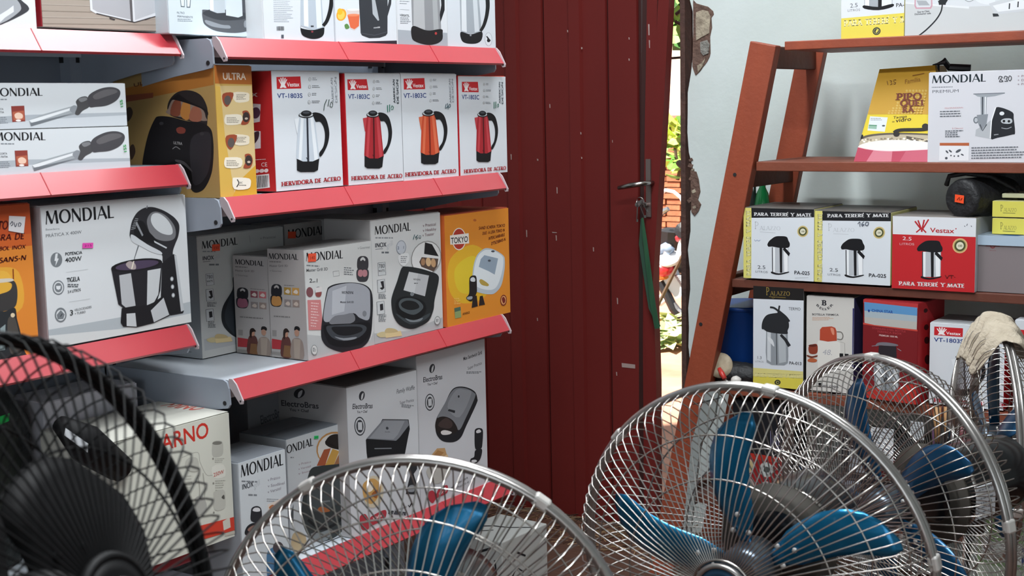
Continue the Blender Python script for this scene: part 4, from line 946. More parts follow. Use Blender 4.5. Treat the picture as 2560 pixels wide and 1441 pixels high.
c = Carton('toaster_carton', 'orange and yellow carton with a white sandwich toaster, rightmost on the third shelf', 4, [(1720,155),(2125,90),(2158,770),(1745,860)], 'x', XR+.004, ZR[2]+.001, depth=.14, col='#e0912f', side='#c65f33', top='#a5452c')
a = c.art(); a.U(0,0,1,1,'#df8d2e'); a.S([(1760,420),(1900,330),(2020,420),(2050,560),(1960,680),(1820,700),(1750,600)], '#dfae2e'); a.S([(1790,480),(1900,400),(1980,480),(1980,580),(1900,640),(1810,620)], '#ddc033')
a.P([(1722,150),(2128,84),(2132,180),(1728,300)],'#e08c2d')
a.E(1812,296,44,70,'#ece4dc',0); a.E(1812,296,39,64,'#b33a2c'); a.P([(1755,275),(1872,258),(1876,322),(1758,332)], '#efe9e2'); a.T_('TOKYO', 1762,326,1868,312,38, '#1e1d1f','fb')
for i,(t,x0,x1) in enumerate((('SANDWICHERA TOKYO',1935,2105),('DUO WAFLERA TOKIO IN',1960,2105),('INTERCAMBIABLE',2000,2106),('DTSOSBMS-N',2018,2112))): a.T_(t, x0, 235+i*32+ (1-i)*0, x1, 212+i*29, 18, '#6f2b16','bi')
a.E(1910,176,10,8,'#b8622a')
a.S([(1900,560),(1905,470),(1925,400),(1960,362),(1990,350),(2040,360),(2098,395),(2110,430),(2108,500),(2090,590),(2050,640),(2010,648),(1960,640),(1915,620)], '#b9c3cc'); a.S([(1908,560),(1912,475),(1932,405),(1965,370),(1995,360),(2040,368),(2090,398),(2100,430),(2095,495),(2070,580),(2040,615),(1990,618),(1935,600)], '#dfe6ea')
a.P([(1975,395),(2065,415),(2045,520),(2005,498),(1940,470),(1952,420)], '#93a3b3'); a.S([(1945,560),(1960,550),(2005,580),(2000,595),(1960,585)],'#b59a4a',3); a.E(2008,430,10,7,'#4a5059'); a.E(2030,370,12,6,'#4a5059')
a.S([(1880,560),(1885,535),(1905,525),(1925,535),(1930,600),(1928,640),(1900,690),(1875,686),(1862,668),(1880,640)], '#221f1f'); a.S([(1888,545),(1905,536),(1918,548),(1915,565),(1890,562)],'#cfd4d8',3); a.S([(1868,665),(1900,660),(1898,678),(1872,680)],'#9aa0a4',3)
a.P([(1905,660),(1930,655),(1938,725),(1898,735)], '#2b211f'); a.P([(1950,660),(1968,656),(1985,715),(1945,722)], '#2b211f')
a.P([(1786,735),(1826,726),(1832,795),(1792,802)], '#4f6a57'); a.P([(1790,760),(1828,750),(1832,795),(1792,802)], '#8fa06a'); a.T_('APARECE',1840,780,1886,770,14,'#4b2c18','fb'); a.bars(1785,670,1828,715,4,'#efc36a',5)
a.E(2107,688,22,36,'#7b2a22'); a.E(2107,688,17,29,'#dfa36b'); a.S([(2095,680),(2107,665),(2120,690),(2107,710)],'#7b2a22',3)
b = c.art('left', [(1672,165),(1720,155),(1745,860),(1690,850)]); b.U(0,0,1,1,'#c9622f'); b.U(.1,.06,.9,.30,'#ddd6d0'); b.bars(1695,690,1720,830,8,'#5c5a58',5); done(a, b)
# ---- bottom shelf
GE = 'tall white grill cartons on the bottom shelf'
def ebras(a, x, y, s=1, col='#33353b', dx=0):
    a.E(x, y, 16*s, 27*s, col, 15); a.S([(x-4*s,y+20*s),(x-2*s,y-4*s),(x+9*s,y-18*s),(x+8*s,y+2*s),(x+2*s,y+20*s)], '#cfd0d2', 3)
    a.T_('ElectroBras', x-55*s, y+(72+8*dx)*s, x+62*s, y+(72-10*dx)*s, 30*s, col, 'fb'); a.T_('You + Chef', x-28*s, y+(96+4*dx)*s, x+32*s, y+(96-5*dx)*s, 15*s, col, 'fb')
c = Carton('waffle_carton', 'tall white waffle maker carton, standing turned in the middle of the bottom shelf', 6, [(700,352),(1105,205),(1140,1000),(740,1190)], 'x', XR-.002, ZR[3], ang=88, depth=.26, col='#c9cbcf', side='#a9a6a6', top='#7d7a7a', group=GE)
a = c.art(); a.U(0,0,1,1,'#cbcdd1'); ebras(a, 790, 385, 1, dx=1)
a.T_('Family Waffle',990,352,1095,315,26,'#2d2f34','fi'); a.T_('Super Practica',1010,408,1092,382,18,'#5a5d63','f'); a.bars(1020,405,1095,425,3,'#85888d',5,seed=2)
a.E(780,556,32,53,'#3f4247'); a.E(780,556,27,46,'#cbcdd1'); a.E(780,556,21,36,'#3f4247'); a.P([(768,535),(792,532),(794,575),(770,578)],'#cbcdd1')
a.P([(815,628),(890,540),(910,502),(1062,488),(1070,540),(1062,580),(1040,700),(1015,765),(830,768),(820,700)], '#1d1f22'); a.P([(818,622),(885,540),(912,506),(1058,492),(1064,520),(1010,595),(990,615)], '#7d8086'); a.P([(835,618),(900,535),(920,510),(1040,498),(1000,580),(975,608)],'#94979d'); a.T_('ElectroBras',925,575,955,572,7,'#2c2e32','f'); a.E(938,550,8,8,'#3d4045')
a.L([(865,672),(965,660)],6,'#7b7f84'); a.P([(862,722),(950,716),(948,765),(868,768)], '#a9acb1'); a.E(908,745,22,26,'#2a2b2f'); a.E(908,752,10,12,'#b9bcc0'); a.E(878,740,7,7,K); a.E(940,732,7,7,K)
a.P([(1055,720),(1080,698),(1112,710),(1115,760),(1095,790),(1115,850),(1105,905),(1050,908),(1065,840),(1078,790),(1055,765)], '#2e3034'); a.S([(1070,860),(1100,855),(1098,890),(1062,892)],'#8c9095',3)
a.E(860,915,60,92,'#cfc3ac',8); a.S([(800,880),(860,840),(905,880),(890,940),(850,985),(810,960)], '#c69a5c'); a.S([(820,880),(850,860),(860,900),(830,920)],'#eee3d3',3); a.S([(850,930),(885,900),(880,950)],'#9c5a2e',3)
a.S([(785,1100),(785,1060),(815,1045),(840,1075),(850,1055),(930,1010),(928,1060),(850,1110),(830,1130),(800,1135)], '#b13b46'); a.T_('Waffles',860,1075,918,1045,16,'#f0d9d9','fb'); a.bars(950,1020,1060,1000,2,'#4b4e54',10)
a.L([(950,1025),(958,1035),(970,1012)],6,K); a.L([(1065,970),(1072,980),(1085,955)],6,K); a.T_('Fácil limpeza',985,1018,1055,985,16,'#3f4247','fi')
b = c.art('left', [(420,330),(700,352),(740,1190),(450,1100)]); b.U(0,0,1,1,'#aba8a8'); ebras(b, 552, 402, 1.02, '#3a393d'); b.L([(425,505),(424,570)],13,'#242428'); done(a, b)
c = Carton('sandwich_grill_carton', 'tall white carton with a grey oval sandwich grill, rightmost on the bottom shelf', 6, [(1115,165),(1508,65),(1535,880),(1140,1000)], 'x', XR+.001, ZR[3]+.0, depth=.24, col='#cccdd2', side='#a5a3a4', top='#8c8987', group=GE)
a = c.art(); a.U(0,0,1,1,'#cccdd2'); ebras(a, 1203, 230, .93, dx=1); a.T_('Max Sandwich Grill',1382,188,1492,152,20,'#2d2f34','fb'); a.T_('Super Practica',1408,240,1492,208,18,'#5a5d63','f'); a.bars(1400,248,1495,262,2,'#85888d',5)
a.E(1190,412,27,46,'#3f4247'); a.E(1190,412,23,40,'#cbcdd1'); a.E(1190,412,17,30,'#3f4247'); a.P([(1180,395),(1200,392),(1202,430),(1182,433)],'#cbcdd1')
a.S([(1222,560),(1228,500),(1275,420),(1310,355),(1345,332),(1400,335),(1450,360),(1466,400),(1460,430),(1400,550),(1370,610),(1330,635),(1270,630),(1235,600)], '#25262a'); a.S([(1232,500),(1275,420),(1312,360),(1345,338),(1400,342),(1445,366),(1452,390),(1400,500),(1360,570),(1330,540),(1290,500)], '#808389'); a.S([(1290,440),(1340,350),(1395,350),(1430,370),(1360,500)],'#94979d',4)
a.P([(1292,462),(1298,452),(1335,462),(1332,476)], '#2e3035'); a.E(1355,385,5,7,'#35373b'); a.S([(1222,560),(1228,505),(1270,492),(1320,515),(1350,570),(1320,590),(1260,590)], '#2a2524'); a.S([(1252,575),(1275,567),(1315,580),(1300,592),(1262,592)], '#dcd8d6',3); a.S([(1235,540),(1280,500),(1320,530),(1300,560)],'#463a38',3)
a.S([(1450,595),(1455,570),(1480,565),(1500,580),(1498,650),(1490,680),(1455,680)], '#25262a'); a.S([(1455,690),(1495,686),(1485,740),(1455,765),(1425,755),(1428,735),(1448,725)], '#25262a'); a.S([(1460,580),(1478,572),(1490,585),(1478,592),(1462,592)],'#d5d5d8',3); a.S([(1432,745),(1455,742),(1465,752),(1440,760)],'#d5d5d8',3)
a.P([(1185,715),(1230,665),(1275,665),(1290,715),(1305,735),(1300,775),(1190,765)], '#c29a6c'); a.P([(1190,722),(1235,675),(1270,690),(1200,750)], '#a97c4e'); a.P([(1210,745),(1290,700),(1295,720),(1215,765)],'#e0c49c'); a.S([(1175,770),(1310,760),(1290,830),(1230,860),(1190,835)], '#b9b6b0',3)
a.S([(1182,940),(1180,905),(1205,895),(1225,915),(1240,890),(1288,872),(1288,915),(1230,940),(1205,965)], '#b13b46'); a.T_('Grill',1240,925,1285,905,16,'#f0d9d9','fb'); a.L([(1312,885),(1318,892),(1328,872)],4,K); a.T_('Ideal para',1342,875,1410,845,16,'#3f4247','fi'); a.T_('Pratico e',1345,900,1415,870,16,'#3f4247','fi'); a.T_('Compacto',1455,818,1508,798,10,'#3f4247','fb'); done(a)
# small low cartons
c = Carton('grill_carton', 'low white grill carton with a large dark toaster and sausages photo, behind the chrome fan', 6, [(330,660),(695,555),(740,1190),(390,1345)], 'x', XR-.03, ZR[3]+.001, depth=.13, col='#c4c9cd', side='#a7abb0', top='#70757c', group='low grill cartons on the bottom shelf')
a = c.art(); a.U(0,0,1,1,'#c5cace'); mondial(a, 296,755,498,695,50); a.bars(360,762,392,776,1,'#7c8085',7)
for i, t in enumerate(('v Prático','v Versátil','v Inox')): a.T_(t, 412,812+i*28,486,796+i*26,13,'#8a6f78','f')
a.E(618,715,104,100,'#b98a55',-10); a.E(618,718,95,92,'#d9d6d2',-10); a.S([(565,680),(590,640),(640,630),(690,660),(705,730),(640,720),(590,705)],'#26211f',4); a.P([(520,815),(560,720),(600,712),(570,812)], '#a4573a'); a.P([(570,812),(610,715),(650,730),(620,812)], '#c79a4c'); a.P([(620,812),(655,730),(705,745),(700,810)], '#9a6a4a'); a.L([(565,672),(640,710),(708,738)],7,'#201a18',True)
a.S([(440,1080),(445,1000),(470,880),(490,830),(540,815),(640,805),(715,800),(730,900),(728,1050),(715,1140),(650,1220),(560,1255),(490,1225),(450,1150)], '#363b3c'); a.S([(470,1040),(490,900),(560,860),(650,850),(690,900),(690,1000),(600,1060),(520,1080)], '#4a5052'); a.S([(535,1070),(560,1050),(610,1075),(560,1085)],'#a5633c',3); a.L([(480,1130),(560,1180),(640,1150),(700,1090)],16,'#1b1e1f',True); a.S([(500,1210),(560,1200),(620,1180),(600,1240),(540,1250)], '#7d8486',3); a.T_('MONDIAL',550,1030,608,1022,10,'#a0a4a6','o')
a.S([(385,1270),(395,1215),(430,1200),(470,1225),(475,1280),(440,1320),(400,1310)],'#b9a582',4); a.P([(375,1100),(390,1040),(395,1150),(382,1160)],'#55585c'); done(a)
sticker(c, 6, 496,638,522,656,'#2fc66a','80','#0f5a2a',tilt=-2)
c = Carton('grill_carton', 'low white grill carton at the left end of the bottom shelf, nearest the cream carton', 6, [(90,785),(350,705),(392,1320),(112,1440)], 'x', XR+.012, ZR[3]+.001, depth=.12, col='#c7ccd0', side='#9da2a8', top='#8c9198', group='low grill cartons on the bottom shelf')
a = c.art(); a.U(0,0,1,1,'#c6cbcf'); mondial(a, 104,854,345,782,60); a.bars(108,868,200,872,1,'#7c8085',8); a.T_('INOX',110,915,175,895,26,'#54585e','b'); a.T_('grill',178,908,212,885,30,'#aeb3b8','fi'); a.bars(145,935,215,940,1,'#7c8085',9)
for i, t in enumerate(('v Prático','v Saudável','v Versátil')): a.T_(t, 255,868+i*30,(325,350,330)[i],850+i*28,15,'#7c7480','f')
a.bars(250,955,330,975,2,'#8b8e93',4); a.P([(255,985),(370,935),(375,980),(258,1030)], '#d5c9c0'); a.S([(262,1000),(285,985),(300,1000),(280,1015)],'#b06a3a',3); a.S([(315,985),(340,962),(355,985),(330,1000)],'#b87444',3); a.L([(372,910),(382,990)],12,'#5d4038')
a.S([(158,1030),(165,1005),(195,995),(218,1010),(222,1060),(215,1085),(160,1075)], '#2a2b30',4); a.S([(168,1020),(180,1005),(205,1005),(212,1020),(190,1025)],'#d5d5d8',3); a.S([(120,1140),(135,1105),(170,1085),(215,1090),(212,1130),(170,1158),(135,1155)], '#25262a',4); a.S([(138,1120),(170,1098),(205,1100),(190,1125),(150,1132)],'#8a6a60',3)
a.S([(250,1300),(255,1240),(300,1210),(345,1230),(365,1300),(340,1400),(260,1390)], '#4a7396'); a.E(318,1215,32,34,'#4b4448'); a.E(340,1280,26,40,'#8b7a6a'); done(a)
c = Carton('grey_carton', 'grey carton with lines of small print, at the back of the bottom shelf', 6, [(135,330),(372,345),(380,575),(140,590)], 'x', XR-.20, ZR[3]+.02, depth=.07, col='#8f9198', side='#85878e', flap=False, w=.2, h=.28)
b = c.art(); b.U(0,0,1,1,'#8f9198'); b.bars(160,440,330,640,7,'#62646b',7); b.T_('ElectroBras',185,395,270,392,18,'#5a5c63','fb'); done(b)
c = Carton('food_processor_carton', 'cream carton with red lettering and outline drawings of kitchen tools, on the lowest left shelf', 5, [(650,672),(1335,535),(1360,1215),(690,1420)], 'x', -1.842, ZL[3]+.001, depth=.19, col='#cfcfc4', side='#b9b8ae', top='#c2c1b8', flap=True)
a = c.art(); a.U(0,0,1,1,'#cdcdc2'); a.T_('ARNO', 945,728,1218,662,92, '#c23328','fb')
g = '#a9a89f'
a.L([(1060,770),(1150,745),(1165,800),(1200,870),(1235,875)],4,g,True); a.S([(1235,720),(1245,690),(1290,690),(1300,720),(1292,770),(1240,775)],'#b4b3aa',3); a.E(1265,700,28,10,'#77756e'); a.S([(1235,830),(1300,820),(1308,885),(1245,890)],'#d8d7cd',3); a.T_('250W',1242,885,1302,868,22,'#b3544a','fb')
for i in range(3): a.bars(1250,785+i*180-i*8,1310,812+i*172,3,'#a5a49b',4,seed=i); a.E(1240,(785,920,1080)[i],5,6,'#8a8880')
a.S([(1240,990),(1245,965),(1300,960),(1308,1010),(1300,1060),(1245,1065)],'#b9b8af',3); a.S([(1285,1000),(1300,985),(1302,1010)],'#55534e',3); a.bars(1250,905,1312,955,4,'#a5a49b',4)
a.S([(1080,790),(1110,770),(1150,780),(1155,840),(1120,850),(1085,830)], '#b7b6ad',3); a.L([(1150,870),(1160,960),(1140,1060)],5,g,True); a.L([(1180,860),(1190,960),(1175,1060)],5,g,True); a.S([(1130,1000),(1180,990),(1200,1060),(1150,1090)],'#a9a8a2',3); a.bars(1060,870,1120,950,5,'#b5b4ab',4)
a.P([(1100,1160),(1358,1108),(1362,1180),(1110,1240)], '#c8402f'); a.P([(1290,1130),(1330,1110),(1335,1165),(1295,1180)], '#c9c5b8'); a.P([(1300,1200),(1362,1184),(1363,1200),(1302,1212)],'#b9b2a6'); 
b = c.art('top', [(870,480),(940,480),(1335,535),(650,672)]); b.U(0,0,1,1,'#c4c3ba'); b.P([(880,560),(1000,570),(1010,578),(880,580)], '#6d6a62'); done(a, b)
b = c.art('top', [(520,600),(900,478),(1335,535),(690,665)]); b.lay = 20; b.T_('ARNO', 905,505,1085,530,34,'#c05a4e','fb'); b.build('top_lettering', c.root)
c = Carton('food_processor_carton', 'white carton with a round brown emblem, seen through the black fan guard', 5, [(250,440),(800,362),(840,1200),(300,1250)], 'x', -2.055, ZL[3]+.002, depth=.11, col='#c9c6cc', side='#a9a8ae')
a = c.art(); a.U(0,0,1,1,'#c8c5cc'); a.S([(565,600),(590,560),(640,555),(655,610),(640,670),(600,680)], '#8a6236',3); a.P([(652,590),(800,570),(800,600),(654,620)],'#c03a34'); a.bars(660,640,800,680,3,'#a9a49a',8); done(a)
sticker_src = None
# ---------------------------------------------------------------- right-hand wooden rack: cartons
YF = 3.300
ZB, ZS2, ZS3, ZS4, ZS5 = 1.497, 1.196, 0.894, 0.611, 0.295
GP = 'airpot cartons on the third rack shelf'
# top of the rack
c = Carton('airpot_carton', 'white and yellow airpot carton on top of the rack', 7, [(905,-560),(1385,-560),(1380,268),(908,272)], 'y', YF+.01, ZB, ang=0, depth=.19, col='#d8dce0', side='#d9c84e')
a = c.art(); a.U(0,0,1,1,'#d9dde2'); a.P([(907,122),(1382,104),(1380,272),(907,276)], '#e0cf55'); a.T_('PARA TERERÉ Y MATE', 932,182,1500,170,44,'#ece3a8','s')
a.T_('2.5', 975,48,1033,45,32,'#55595e','f'); a.T_('LITROS', 956,76,1052,74,18,'#6d7176','f'); a.T_('PA-025',1318,60,1440,56,28,'#3d4146','fb')
a.P([(1085,-400),(1295,-400),(1293,50),(1180,72),(1083,55)], '#a3a8ae'); a.P([(1088,-400),(1120,-400),(1120,45),(1088,40)],'#e8ebee'); a.P([(1215,-400),(1290,-400),(1288,40),(1215,50)],'#dfe3e7'); a.P([(1185,-400),(1215,-400),(1213,60),(1187,60)], K); a.S([(1080,35),(1185,52),(1294,35),(1292,58),(1190,76),(1085,60)], K,3)
a.E(1178,225,30,28,'#2f3438'); a.E(1178,225,23,21,'#8e8b52'); a.E(1178,225,17,16,'#2f3438'); a.S([(1170,232),(1180,212),(1192,215),(1182,235)],'#d6c95e',3); done(a)
c = Carton('sandwich_press_carton', 'wide pale grey carton with a steel press and black cable, on top of the rack', 7, [(1385,-560),(2700,-560),(2700,232),(1385,262)], 'y', YF+.005, ZB, ang=0, depth=.22, col='#c9ccce', side='#b9bcc0')
a = c.art(); a.U(0,0,1,1,'#c7cacb'); a.P([(1384,-100),(1384,12),(1900,60),(2050,60),(2300,70),(2700,70),(2700,-560),(1384,-560)], '#d4d8dc'); a.P([(1384,20),(1900,75),(1900,60),(1384,10)],'#dfe2e4')
a.P([(1465,-60),(1605,-60),(1612,45),(1600,66),(1475,62),(1464,40)], '#c69aa6'); a.P([(1475,-60),(1595,-60),(1600,40),(1592,54),(1484,52),(1475,36)], '#cfd2d6'); a.P([(1480,0),(1560,5),(1590,40),(1500,38)],'#a5a9ae'); a.T_('Easy to Clean',1490,92,1588,88,14,'#3b3f44','fb'); a.T_('Dishwasher safe',1466,108,1600,104,13,'#3b3f44','fb')
a.L([(1700,-120),(1692,-20),(1690,40)],[44,56],'#24272b'); a.L([(1690,40),(1680,90),(1640,150),(1570,215),(1505,262)],11,'#24272b',True); a.P([(1655,10),(1730,-10),(1735,5),(1715,35),(1665,40)],'#24272b')
a.S([(1940,0),(1990,40),(2080,50),(2100,0),(2080,-80),(1950,-80)], '#dfe3e6',3); a.P([(2050,45),(2700,-120),(2700,80),(2140,120),(2095,115)], '#c9cdd1'); a.P([(2080,60),(2700,-60),(2700,60),(2120,105)], '#e2e5e8'); a.P([(2120,118),(2080,115),(2085,138),(2130,136)], '#2c3034'); a.L([(2205,48),(2203,88)],9,'#2c3034'); a.L([(2268,38),(2266,78)],9,'#2c3034'); a.P([(2075,0),(2300,-10),(2500,-60),(2500,-100),(2080,-60)],'#c3c98a'); a.L([(1850,0),(1900,25),(1950,5)],3,'#6f7479',True); done(a)
# second rack shelf
c = Carton('grinder_carton', 'white carton with a black and steel meat grinder, on the upper rack shelf', 7, [(1565,548),(2290,545),(2282,1268),(1555,1250)], 'y', YF+.012, ZS2, ang=0, depth=.17, col='#d5d6dc', side='#c3c5cb', w=.37)
a = c.art(quad=[(1565,548),(2290,545),(2282,1268),(1555,1250)])
# the frame cuts this carton: its printed quad is the visible two thirds
del a
def partial(c, quad, frac, face='front'):
    a = Art(quad, c.w*frac, c.h, lambda u, v, e: (u, -e, v), c.cropid); a.w = c.w*1.0; a.nm = face+'_print'; a.root = c.root; return a
vis = (ony(1800+2282/3.0026, 1268/3.0026, YF+.012)-ony(1800+1555/3.0026, 1250/3.0026, YF+.012)).x
a = partial(c, [(1565,548),(2290,545),(2282,1268),(1555,1250)], vis/c.w)
a.U(0,0,1,1,'#d3d4da'); mondial(a, 1588,630,1996,627,60,'#1d2a31'); a.bars(1588,658,1785,664,1,'#6d737a',6); a.T_('PREMIUM',1590,706,1788,704,24,'#5b5f66','f')
a.P([(1898,720),(2130,718),(2132,724),(2060,742),(1985,750),(1930,742)], '#9ba1a8'); a.L([(1898,721),(2132,719)],6,'#6c7279'); a.P([(1950,745),(2000,745),(1996,885),(1955,885)], '#a3a8af'); a.P([(1962,745),(1972,745),(1972,885),(1964,885)],'#3e434a'); a.P([(1985,745),(1992,745),(1990,885),(1984,885)],'#eef0f2')
a.P([(1920,1000),(1990,960),(2040,920),(2030,1075),(1915,1050)], '#b4b8bd'); a.E(1920,925,20,27,'#6a7077'); a.E(1920,925,12,18,'#b9bec4'); a.P([(1925,885),(2010,880),(2000,950),(1960,1010),(1935,950)], '#8b9198'); a.L([(1950,960),(1970,1010),(2000,960)],9,'#4d5258')
a.S([(2030,1070),(2040,930),(2062,840),(2100,830),(2190,870),(2200,920),(2212,1030),(2190,1045),(2080,1068)], '#23252b',3); a.L([(2065,830),(2035,930),(2028,1070)],8,'#eceef0'); a.E(2112,878,18,15,'#dfe2e6'); a.S([(2105,935),(2130,918),(2180,920),(2190,945),(2170,960),(2120,955)],'#b9bec4',3); a.E(2128,938,10,10,K); a.E(2165,940,10,10,K); a.L([(2110,990),(2150,998),(2185,985)],6,'#9a9fa6',True); a.T_('MONDIAL',2055,1048,2090,1044,8,'#cfd3d7','o')
a.T_('MULTIFUNCIONAL',1685,832,1826,830,12,'#c58a8e','f'); a.bars(1650,848,1830,905,3,'#5f646b',8); a.T_('3 Discos',1740,992,1824,990,12,'#c58a8e','f'); a.bars(1690,1002,1828,1062,4,'#5f646b',8)
a.P([(1650,1098),(1870,1102),(1870,1126),(1650,1120)], '#b5623e'); a.P([(1648,1120),(1870,1126),(1868,1245),(1645,1240)], '#e4e5e9'); 
for x,y,w,r in ((1705,1170,30,50),(1730,1165,30,40),(1790,1165,46,-30),(1735,1200,12,0),(1760,1205,12,0),(1790,1205,14,0),(1700,1220,20,0),(1820,1195,26,30)): a.E(x,y,w*.5,w*.22 if r else w*.5,'#50555c',r)
a.bars(1888,1138,2330,1240,5,'#6c7077',9)
a.L([(2085,612),(2092,590),(2112,595),(2100,612),(2118,628),(2090,630),(2100,612)],5,'#2c3036',True); a.L([(2125,610),(2130,590),(2150,595),(2140,612),(2152,628),(2128,628)],5,'#2c3036',True); a.L([(2155,615),(2165,588),(2180,600),(2172,625),(2155,615)],5,'#2c3036',True)
for i,t in enumerate(('+ Potente','+ Durable','+ Practica')): a.T_(t,2222,600+i*31,2360,598+i*31,17,'#8a6f78','f')
done(a)
# popcorn carton (tapered, its lid leaning back)
pl = ony(1800+1005/3.0026, 1238/3.0026, YF+.02); pr = ony(1800+1560/3.0026, 1245/3.0026, YF+.02)
root = empty('popcorn_maker_carton', (pl.x, pl.y, ZS2), 'tapered yellow carton with a pink pan of popcorn, leaning back beside the grinder carton', 'box')
def loc_(x, y, Y): p = ony(1800+x/3.0026, y/3.0026, Y); return (p.x-pl.x, p.y-pl.y, p.z-ZS2)
W3 = 1700
bq = [loc_(1005,1238,YF+.02), loc_(W3,1246,YF+.02), loc_(W3-20,860,YF+.05), loc_(1108,860,YF+.05)]
tq = [loc_(1108,860,YF+.05), loc_(W3-20,860,YF+.05), loc_(1612,490,YF+.10), loc_(1198,520,YF+.10)]
bq[0] = (bq[0][0], bq[0][1], 0); bq[1] = (bq[1][0], bq[1][1], 0)
mb = MB(); B = lambda p, d=.09: (p[0], .165, p[2])
YM, YM2 = cardm('#ddc23c'), cardm('#bb922a')
v = bq+tq[2:]+[B(bq[0]),B(bq[1]),B(bq[2]),B(bq[3]),B(tq[2]),B(tq[3])]
mb.add(v, [(0,1,2,3),(3,2,4,5)], YM); mb.add(v, [(6,0,3,9),(9,3,5,11),(1,7,8,2),(2,8,10,4),(5,4,10,11),(6,9,8,7),(9,11,10,8),(0,6,7,1)], YM2)
mb.build('carton', root)
def bil(q):
    A, Bq, Cq, Dq = [Vector(p) for p in q]   # bl br tr tl
    n = (Bq-A).cross(Dq-A).normalized()
    return lambda u, v, e: tuple((A*(1-u)+Bq*u)*(1-v)+(Dq*(1-u)+Cq*u)*v + n*e)
a = Art([(1108,860),(W3-20,860),(W3,1246),(1005,1238)], 1, 1, bil(bq), 7); a.U(0,0,1,1,'#dcc537')
a.P([(1128,872),(1262,880),(1242,982),(1112,972)], '#d7dde0'); a.P([(1122,930),(1182,933),(1180,962),(1118,958)], '#8fb3a0'); a.P([(1122,930),(1182,933),(1182,940),(1121,937)],'#4f8a68'); a.bars(1134,884,1250,905,2,'#8b9398',5); a.E(1232,938,12,6,'#3e4a4c')
a.T_('Tampa',1302,890,1406,880,18,'#4c3c14','fbi'); a.T_('de',1295,915,1315,912,10,'#4c3c14','fb'); a.T_('vidro',1322,915,1438,902,28,'#3a2e16','fbi')
a.S([(1060,1030),(1150,1000),(1350,990),(1600,1000),(W3,1020),(W3,1130),(1400,1150),(1100,1120),(1040,1090)], '#5a5248',4); a.S([(1075,1040),(1200,1010),(1450,1005),(W3,1030),(W3,1110),(1300,1120),(1060,1100)], '#b7ab94',4)
rn = random.Random(4)
for i in range(46): a.E(1075+i*13, 1040+rn.random()*26-(6 if 10 < i < 36 else 0), 10, 8, rn.choice(('#e2dac8','#cbbfa5','#8b7f6a','#f0ebdf')), n=7)
a.S([(1050,1110),(1100,1070),(1250,1048),(1450,1052),(1640,1080),(W3,1110),(1500,1140),(1250,1140)], '#e7e3dc',4)
a.S([(1060,1010),(1080,1005),(1078,1032),(1058,1035)],K,3); a.L([(1310,990),(1360,970),(1540,965),(1600,940)],24,'#26221f',True); a.E(1545,945,26,22,'#26221f'); a.E(1330,1000,24,20,'#26221f')
a.P([(1040,1105),(1100,1125),(1300,1142),(1560,1128),(W3,1110),(W3,1250),(1000,1240)], '#b5475c'); a.P([(1160,1130),(1300,1142),(1290,1240),(1100,1240)], '#cf7d8b'); a.P([(1400,1142),(1560,1130),(1560,1246),(1350,1244)],'#c25f72'); a.L([(1040,1105),(1150,1130),(1300,1141),(1560,1128)],5,'#e8c9cf',True)
a.build('pan_print', root)
a = Art([(1198,520),(1612,490),(W3-20,860),(1108,860)], 1, 1, bil([tq[0],tq[1],tq[2],tq[3]]), 7); a.U(0,0,1,1,'#bf932b')  # darker yellow: shade of the tilted lid put into the colour
for i in range(11):
    for j in range(9):
        x, y = 1290+i*24-j*5, 655+j*24
        a.S([(x,y),(x+9,y-9),(x+18,y),(x+9,y+10)], '#c9a955',2)
a.T_('PIPO',1320,730,1512,726,52,'#6e2a16','s'); a.T_('QUEI',1345,782,1525,778,50,'#6e2a16','s'); a.T_('RA',1362,842,1450,838,50,'#6e2a16','s')
a.L([(1255,592),(1262,618)],4,'#5b3413'); a.L([(1275,588),(1290,592),(1282,602),(1292,610),(1278,616)],4,'#5b3413'); a.L([(1320,582),(1302,586),(1304,598),(1318,602),(1312,612),(1300,610)],4,'#5b3413'); a.T_('Família',1380,610,1500,590,30,'#8a5a1c','fi'); a.L([(1440,555),(1530,540)],5,'#8a5a1c')
a.build('lid_print', root)
# small black pan handle behind the popcorn carton
mb = MB(); p0 = ony(2340,162,YF+.12); p1 = ony(2372,168,YF+.14)
HM = mat('black_handle', '#222326', .4)
mb.tube([p0+Vector((0,0,-.13)), p0, p0+Vector((.02,.0,.008)), p1, p1+Vector((.05,.01,-.004))], .009, HM, 8)
tag(mb.build('pan_handle'), 'black pan handle sticking up behind the yellow popcorn carton', 'handle')
# third rack shelf: airpots
def airbox(q, label, lx, price, seed):
    c = Carton('airpot_carton', label, 8, q, 'y', YF-.005, ZS3, ang=0, depth=.2, col='#d6dce2', side='#d5d08a', top='#6e6a66', group=GP)
    a = c.art(); a.U(0,0,1,1,'#d8dee4'); tl, tr, br, bl = q
    a.P([tl, (tl[0]+66,tl[1]+2), (bl[0]+64,bl[1]+4), bl], '#d6cf72')
    a.P([(tl[0]+64,tl[1]), tr, (tr[0]-2,tr[1]+60),(tl[0]+64,tl[1]+84)] if 0 else [(tl[0]+64,tl[1]+2), tr, (tr[0]-2,tr[1]+62+seed),(tl[0]+64,tl[1]+82+seed*.4)], '#1b1c20')
    a.at((bl[0]+46, bl[1]-10), (0,-26), (0,0)) ; a.off()
    return c, a
c, a = airbox([(325,285),(893,318),(880,875),(315,830)], 'black-banded airpot carton at the left end of the rack shelf', 0, None, 0)
a.T_('PARA TERERÉ Y MATE', 412,352,872,375,26,'#e6e8ea','s')
a.T_('P',414,455,450,457,58,'#b5bac0','p'); a.T_('ALAZZO',455,463,622,472,30,'#b5bac0','p'); a.L([(455,478),(580,490)],3,'#b5bac0')
